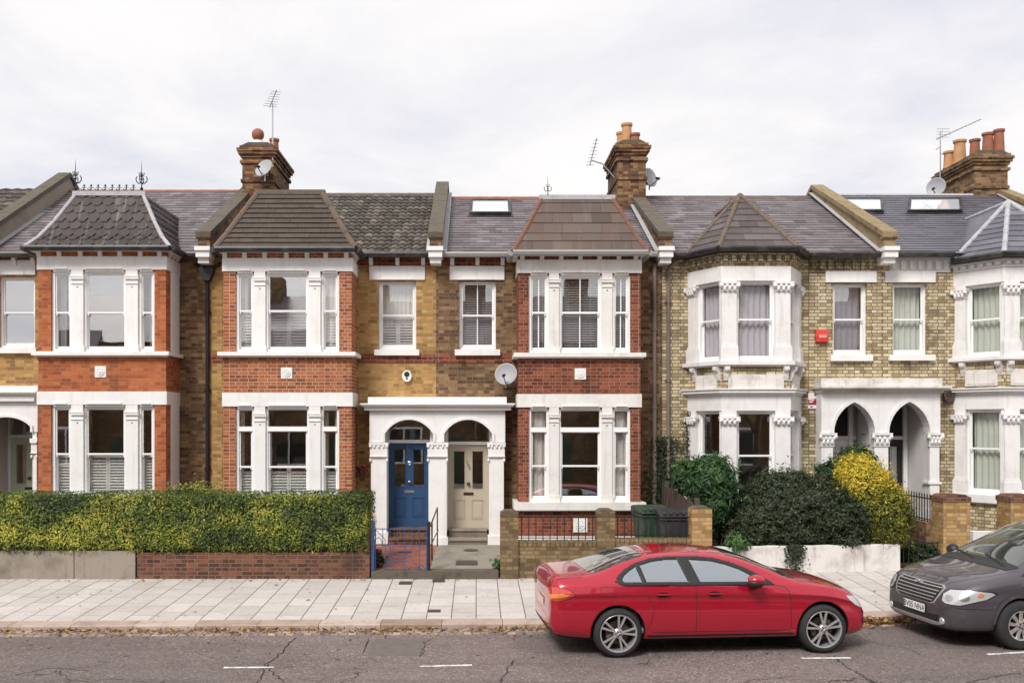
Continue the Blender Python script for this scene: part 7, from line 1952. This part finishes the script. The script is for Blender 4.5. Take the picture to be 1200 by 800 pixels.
decal(bvV, [(-.42, .33), (.42, .33), (.42, .42), (-.42, .42)], qf, .003, dark_fill, 'lower_grille', van, .05)
c_, n_, i_, d_ = bvV.ray_cast(Vector((5, 0, .47)), Vector((-1, 0, 0))); px_ = c_.x+.012
m = MB(); m.box(px_-.10, px_, -.28, .28, .40, .535); m.build('plate_holder', blackpl, van, local=True)
m = MB(); m.box(px_+.001, px_+.012, -.26, .26, .412, .523); pl_ = m.build('number_plate', white_w, van, local=True)
m = MB(); m.box(px_+.0125, px_+.0135, -.258, -.215, .414, .521); m.build('plate_band', blue_d, pl_, local=True)
def local_text(body, size, M, name, mat, parent):
    o = text_mesh(body, size, M, name, mat, None, .001); o.parent = parent
    return o
Mt = Matrix(((0, 0, 1, px_+.0135), (1, 0, 0, 0), (0, 1, 0, .4665), (0, 0, 0, 1))) @ Matrix.Diagonal((.82, 1.0, 1, 1))
Mt = Matrix(((0, 0, 1, px_+.0135), (1, 0, 0, .02), (0, 1, 0, .4665), (0, 0, 0, 1))) @ Matrix.Diagonal((.92, 1.0, 1, 1))
local_text('BV05 NNA', .118, Mt, 'plate_lettering', dark_fill, pl_)

# ============================================================ the other side of the street (mirrored in panes and paint)
def opp_house(x0, first):
    t = thing('terraced_house', 'plain brick terraced house across the street, behind the viewpoint', 'house', (x0+2.6, -4, .1), 'houses across the street')
    m = MB(); m.box(x0+.0, x0+5.19, -12, -4, .1, 6.9); m.box(x0+.5, x0+2.9, -4, -3.3, .1, 6.3); m.build('wall', brownb, t)
    m = MB(); m.prism_x([(-3.8, 6.9), (-8, 9.6), (-12.2, 6.9)], x0+.0, x0+5.19); m.prism_x([(-3.2, 6.3), (-4.2, 7.5), (-4.2, 6.3)], x0+.4, x0+3.0); r = m.build('roof', slate_p, t)
    m = MB(); m.box(x0+4.6, x0+5.7, -8.6, -7.2, 8.8, 10.5); c = m.build('chimney', brownb, r)
    for i, (a, b, c_, d) in enumerate(((.8, 2.6, 1.1, 2.9), (.8, 2.6, 4.3, 6.0), (3.5, 4.5, 4.4, 6.1))):
        y = -3.28 if i < 2 else -3.98
        m = MB(); m.box(x0+a, x0+b, y, y+.03, c_, d); w = m.build('window', white_w, t); m = MB(); m.box(x0+a+.1, x0+(a+b)/2-.04, y+.031, y+.04, c_+.1, d-.1); m.box(x0+(a+b)/2+.04, x0+b-.1, y+.031, y+.04, c_+.1, d-.1); m.build('pane', car_glass_d, w)
    m = MB(); m.box(x0+3.5, x0+4.5, -3.99, -3.95, .1, 2.4); m.build('door', green_bin, t)
    return t
h = opp_house(-20.8, True)
for i in range(1, 8):
    c = h.copy(); COL.objects.link(c); c.location.x += 5.2*i
    for ch_ in list(h.children):
        k = ch_.copy(); COL.objects.link(k); k.parent = c
        for g_ in ch_.children: e_ = g_.copy(); COL.objects.link(e_); e_.parent = k
def bare_tree(x, y, hh, label, seed):
    rnd = random.Random(seed); m = MB()
    def br(p, d, l, r, lv):
        q = p+d*l; m.tube(p, q, r, r*.7, 5 if lv else 8)
        if lv >= 5: return
        for k in range(3 if lv < 4 else 2):
            n = (d+Vector((rnd.uniform(-.7, .7), rnd.uniform(-.7, .7), rnd.uniform(-.2, .5)))).normalized(); br(q, n, l*rnd.uniform(.62, .8), r*.6, lv+1)
    t = thing('bare_tree', label, 'tree', (x, y, .1)); br(Vector((x, y, .1)), Vector((0, 0, 1)), hh*.28, .14, 0); m.build('trunk', twig_m, t)
bare_tree(-9, -1.5, 8.5, 'bare street tree across the road to the left, behind the viewpoint', 3)
bare_tree(12.5, -1.5, 9, 'bare street tree across the road to the right, behind the viewpoint', 5)

# ============================================================ camera, sky, sun
cam = bpy.data.cameras.new('camera'); co = bpy.data.objects.new('camera', cam); COL.objects.link(co); scn.camera = co
co.location = (0, 0, H); co.rotation_euler = (R(90), 0, 0)
cam.sensor_width = 36; cam.lens = F/1200*36; cam.shift_x = (600-VX)/1200; cam.shift_y = (VY-400)/1200; cam.clip_end = 800; cam.clip_start = .1
SUN_EL, SUN_AZ = 46.0, -28.0     # azimuth measured from straight behind the viewpoint, negative to the left
w = bpy.data.worlds.new('World'); scn.world = w; w.use_nodes = True; nt = w.node_tree; nt.nodes.clear()
out = nt.nodes.new('ShaderNodeOutputWorld'); sk = nt.nodes.new('ShaderNodeTexSky'); sk.sky_type = 'NISHITA'; sk.sun_disc = False
sk.sun_elevation = R(SUN_EL)
az = R(SUN_AZ); sdir = Vector((math.sin(az)*math.cos(R(SUN_EL)), -math.cos(az)*math.cos(R(SUN_EL)), math.sin(R(SUN_EL))))
sk.sun_rotation = math.atan2(sdir.x, sdir.y); sk.dust_density = 3
b1 = nt.nodes.new('ShaderNodeBackground'); b1.inputs[1].default_value = .12; L(nt, sk.outputs[0], b1.inputs[0])
tc = nt.nodes.new('ShaderNodeTexCoord'); sep = nt.nodes.new('ShaderNodeSeparateXYZ'); L(nt, tc.outputs['Generated'], sep.inputs[0])
zc = math_n(nt, 'ADD', math_n(nt, 'MAXIMUM', sep.outputs[2], 0.0), .16)
cc = nt.nodes.new('ShaderNodeCombineXYZ'); L(nt, math_n(nt, 'DIVIDE', sep.outputs[0], zc), cc.inputs[0]); L(nt, math_n(nt, 'DIVIDE', sep.outputs[1], zc), cc.inputs[1])
n1 = tex_noise(nt, cc.outputs[0], .55, 7, .58); n2 = nt.nodes.new('ShaderNodeTexNoise'); n2.inputs['Scale'].default_value = .9; n2.inputs['Detail'].default_value = 8; n2.inputs['Roughness'].default_value = .6; n2.inputs['Distortion'].default_value = .35
mp = nt.nodes.new('ShaderNodeMapping'); mp.inputs['Location'].default_value = (3.7, 1.3, 0); L(nt, cc.outputs[0], mp.inputs[0]); L(nt, mp.outputs[0], n2.inputs['Vector'])
ccol = ramp(nt, n2.outputs[0], [(.30, (.53, .555, .63)), (.42, (.64, .64, .68)), (.53, (.735, .72, .725)), (.68, (.79, .77, .76))])
b2 = nt.nodes.new('ShaderNodeBackground'); b2.inputs[1].default_value = 1.0; L(nt, ccol, b2.inputs[0])
mx = nt.nodes.new('ShaderNodeMixShader'); L(nt, remap(nt, n1, .22, .42, .80, 1.0), mx.inputs[0]); L(nt, b1.outputs[0], mx.inputs[1]); L(nt, b2.outputs[0], mx.inputs[2]); L(nt, mx.outputs[0], out.inputs[0])
sl = bpy.data.lights.new('sun', 'SUN'); sl.energy = 2.6; sl.angle = R(20); sl.color = (1.0, .965, .92); so = bpy.data.objects.new('sun', sl); COL.objects.link(so)
so.location = (0, -10, 30); so.rotation_euler = sdir.to_track_quat('Z', 'Y').to_euler()
vs_ = scn.view_settings; vs_.view_transform = 'Standard'; vs_.look = 'None'; vs_.gamma = 1; vs_.exposure = .42; vs_.use_curve_mapping = False
scn.render.engine = 'CYCLES'; cy = scn.cycles
cy.use_denoising = True; cy.max_bounces = 6; cy.diffuse_bounces = 3; cy.glossy_bounces = 3; cy.transparent_max_bounces = 10; cy.transmission_bounces = 3
cy.use_adaptive_sampling = True; cy.adaptive_threshold = .02; cy.sample_clamp_indirect = 6
scn.render.film_transparent = False
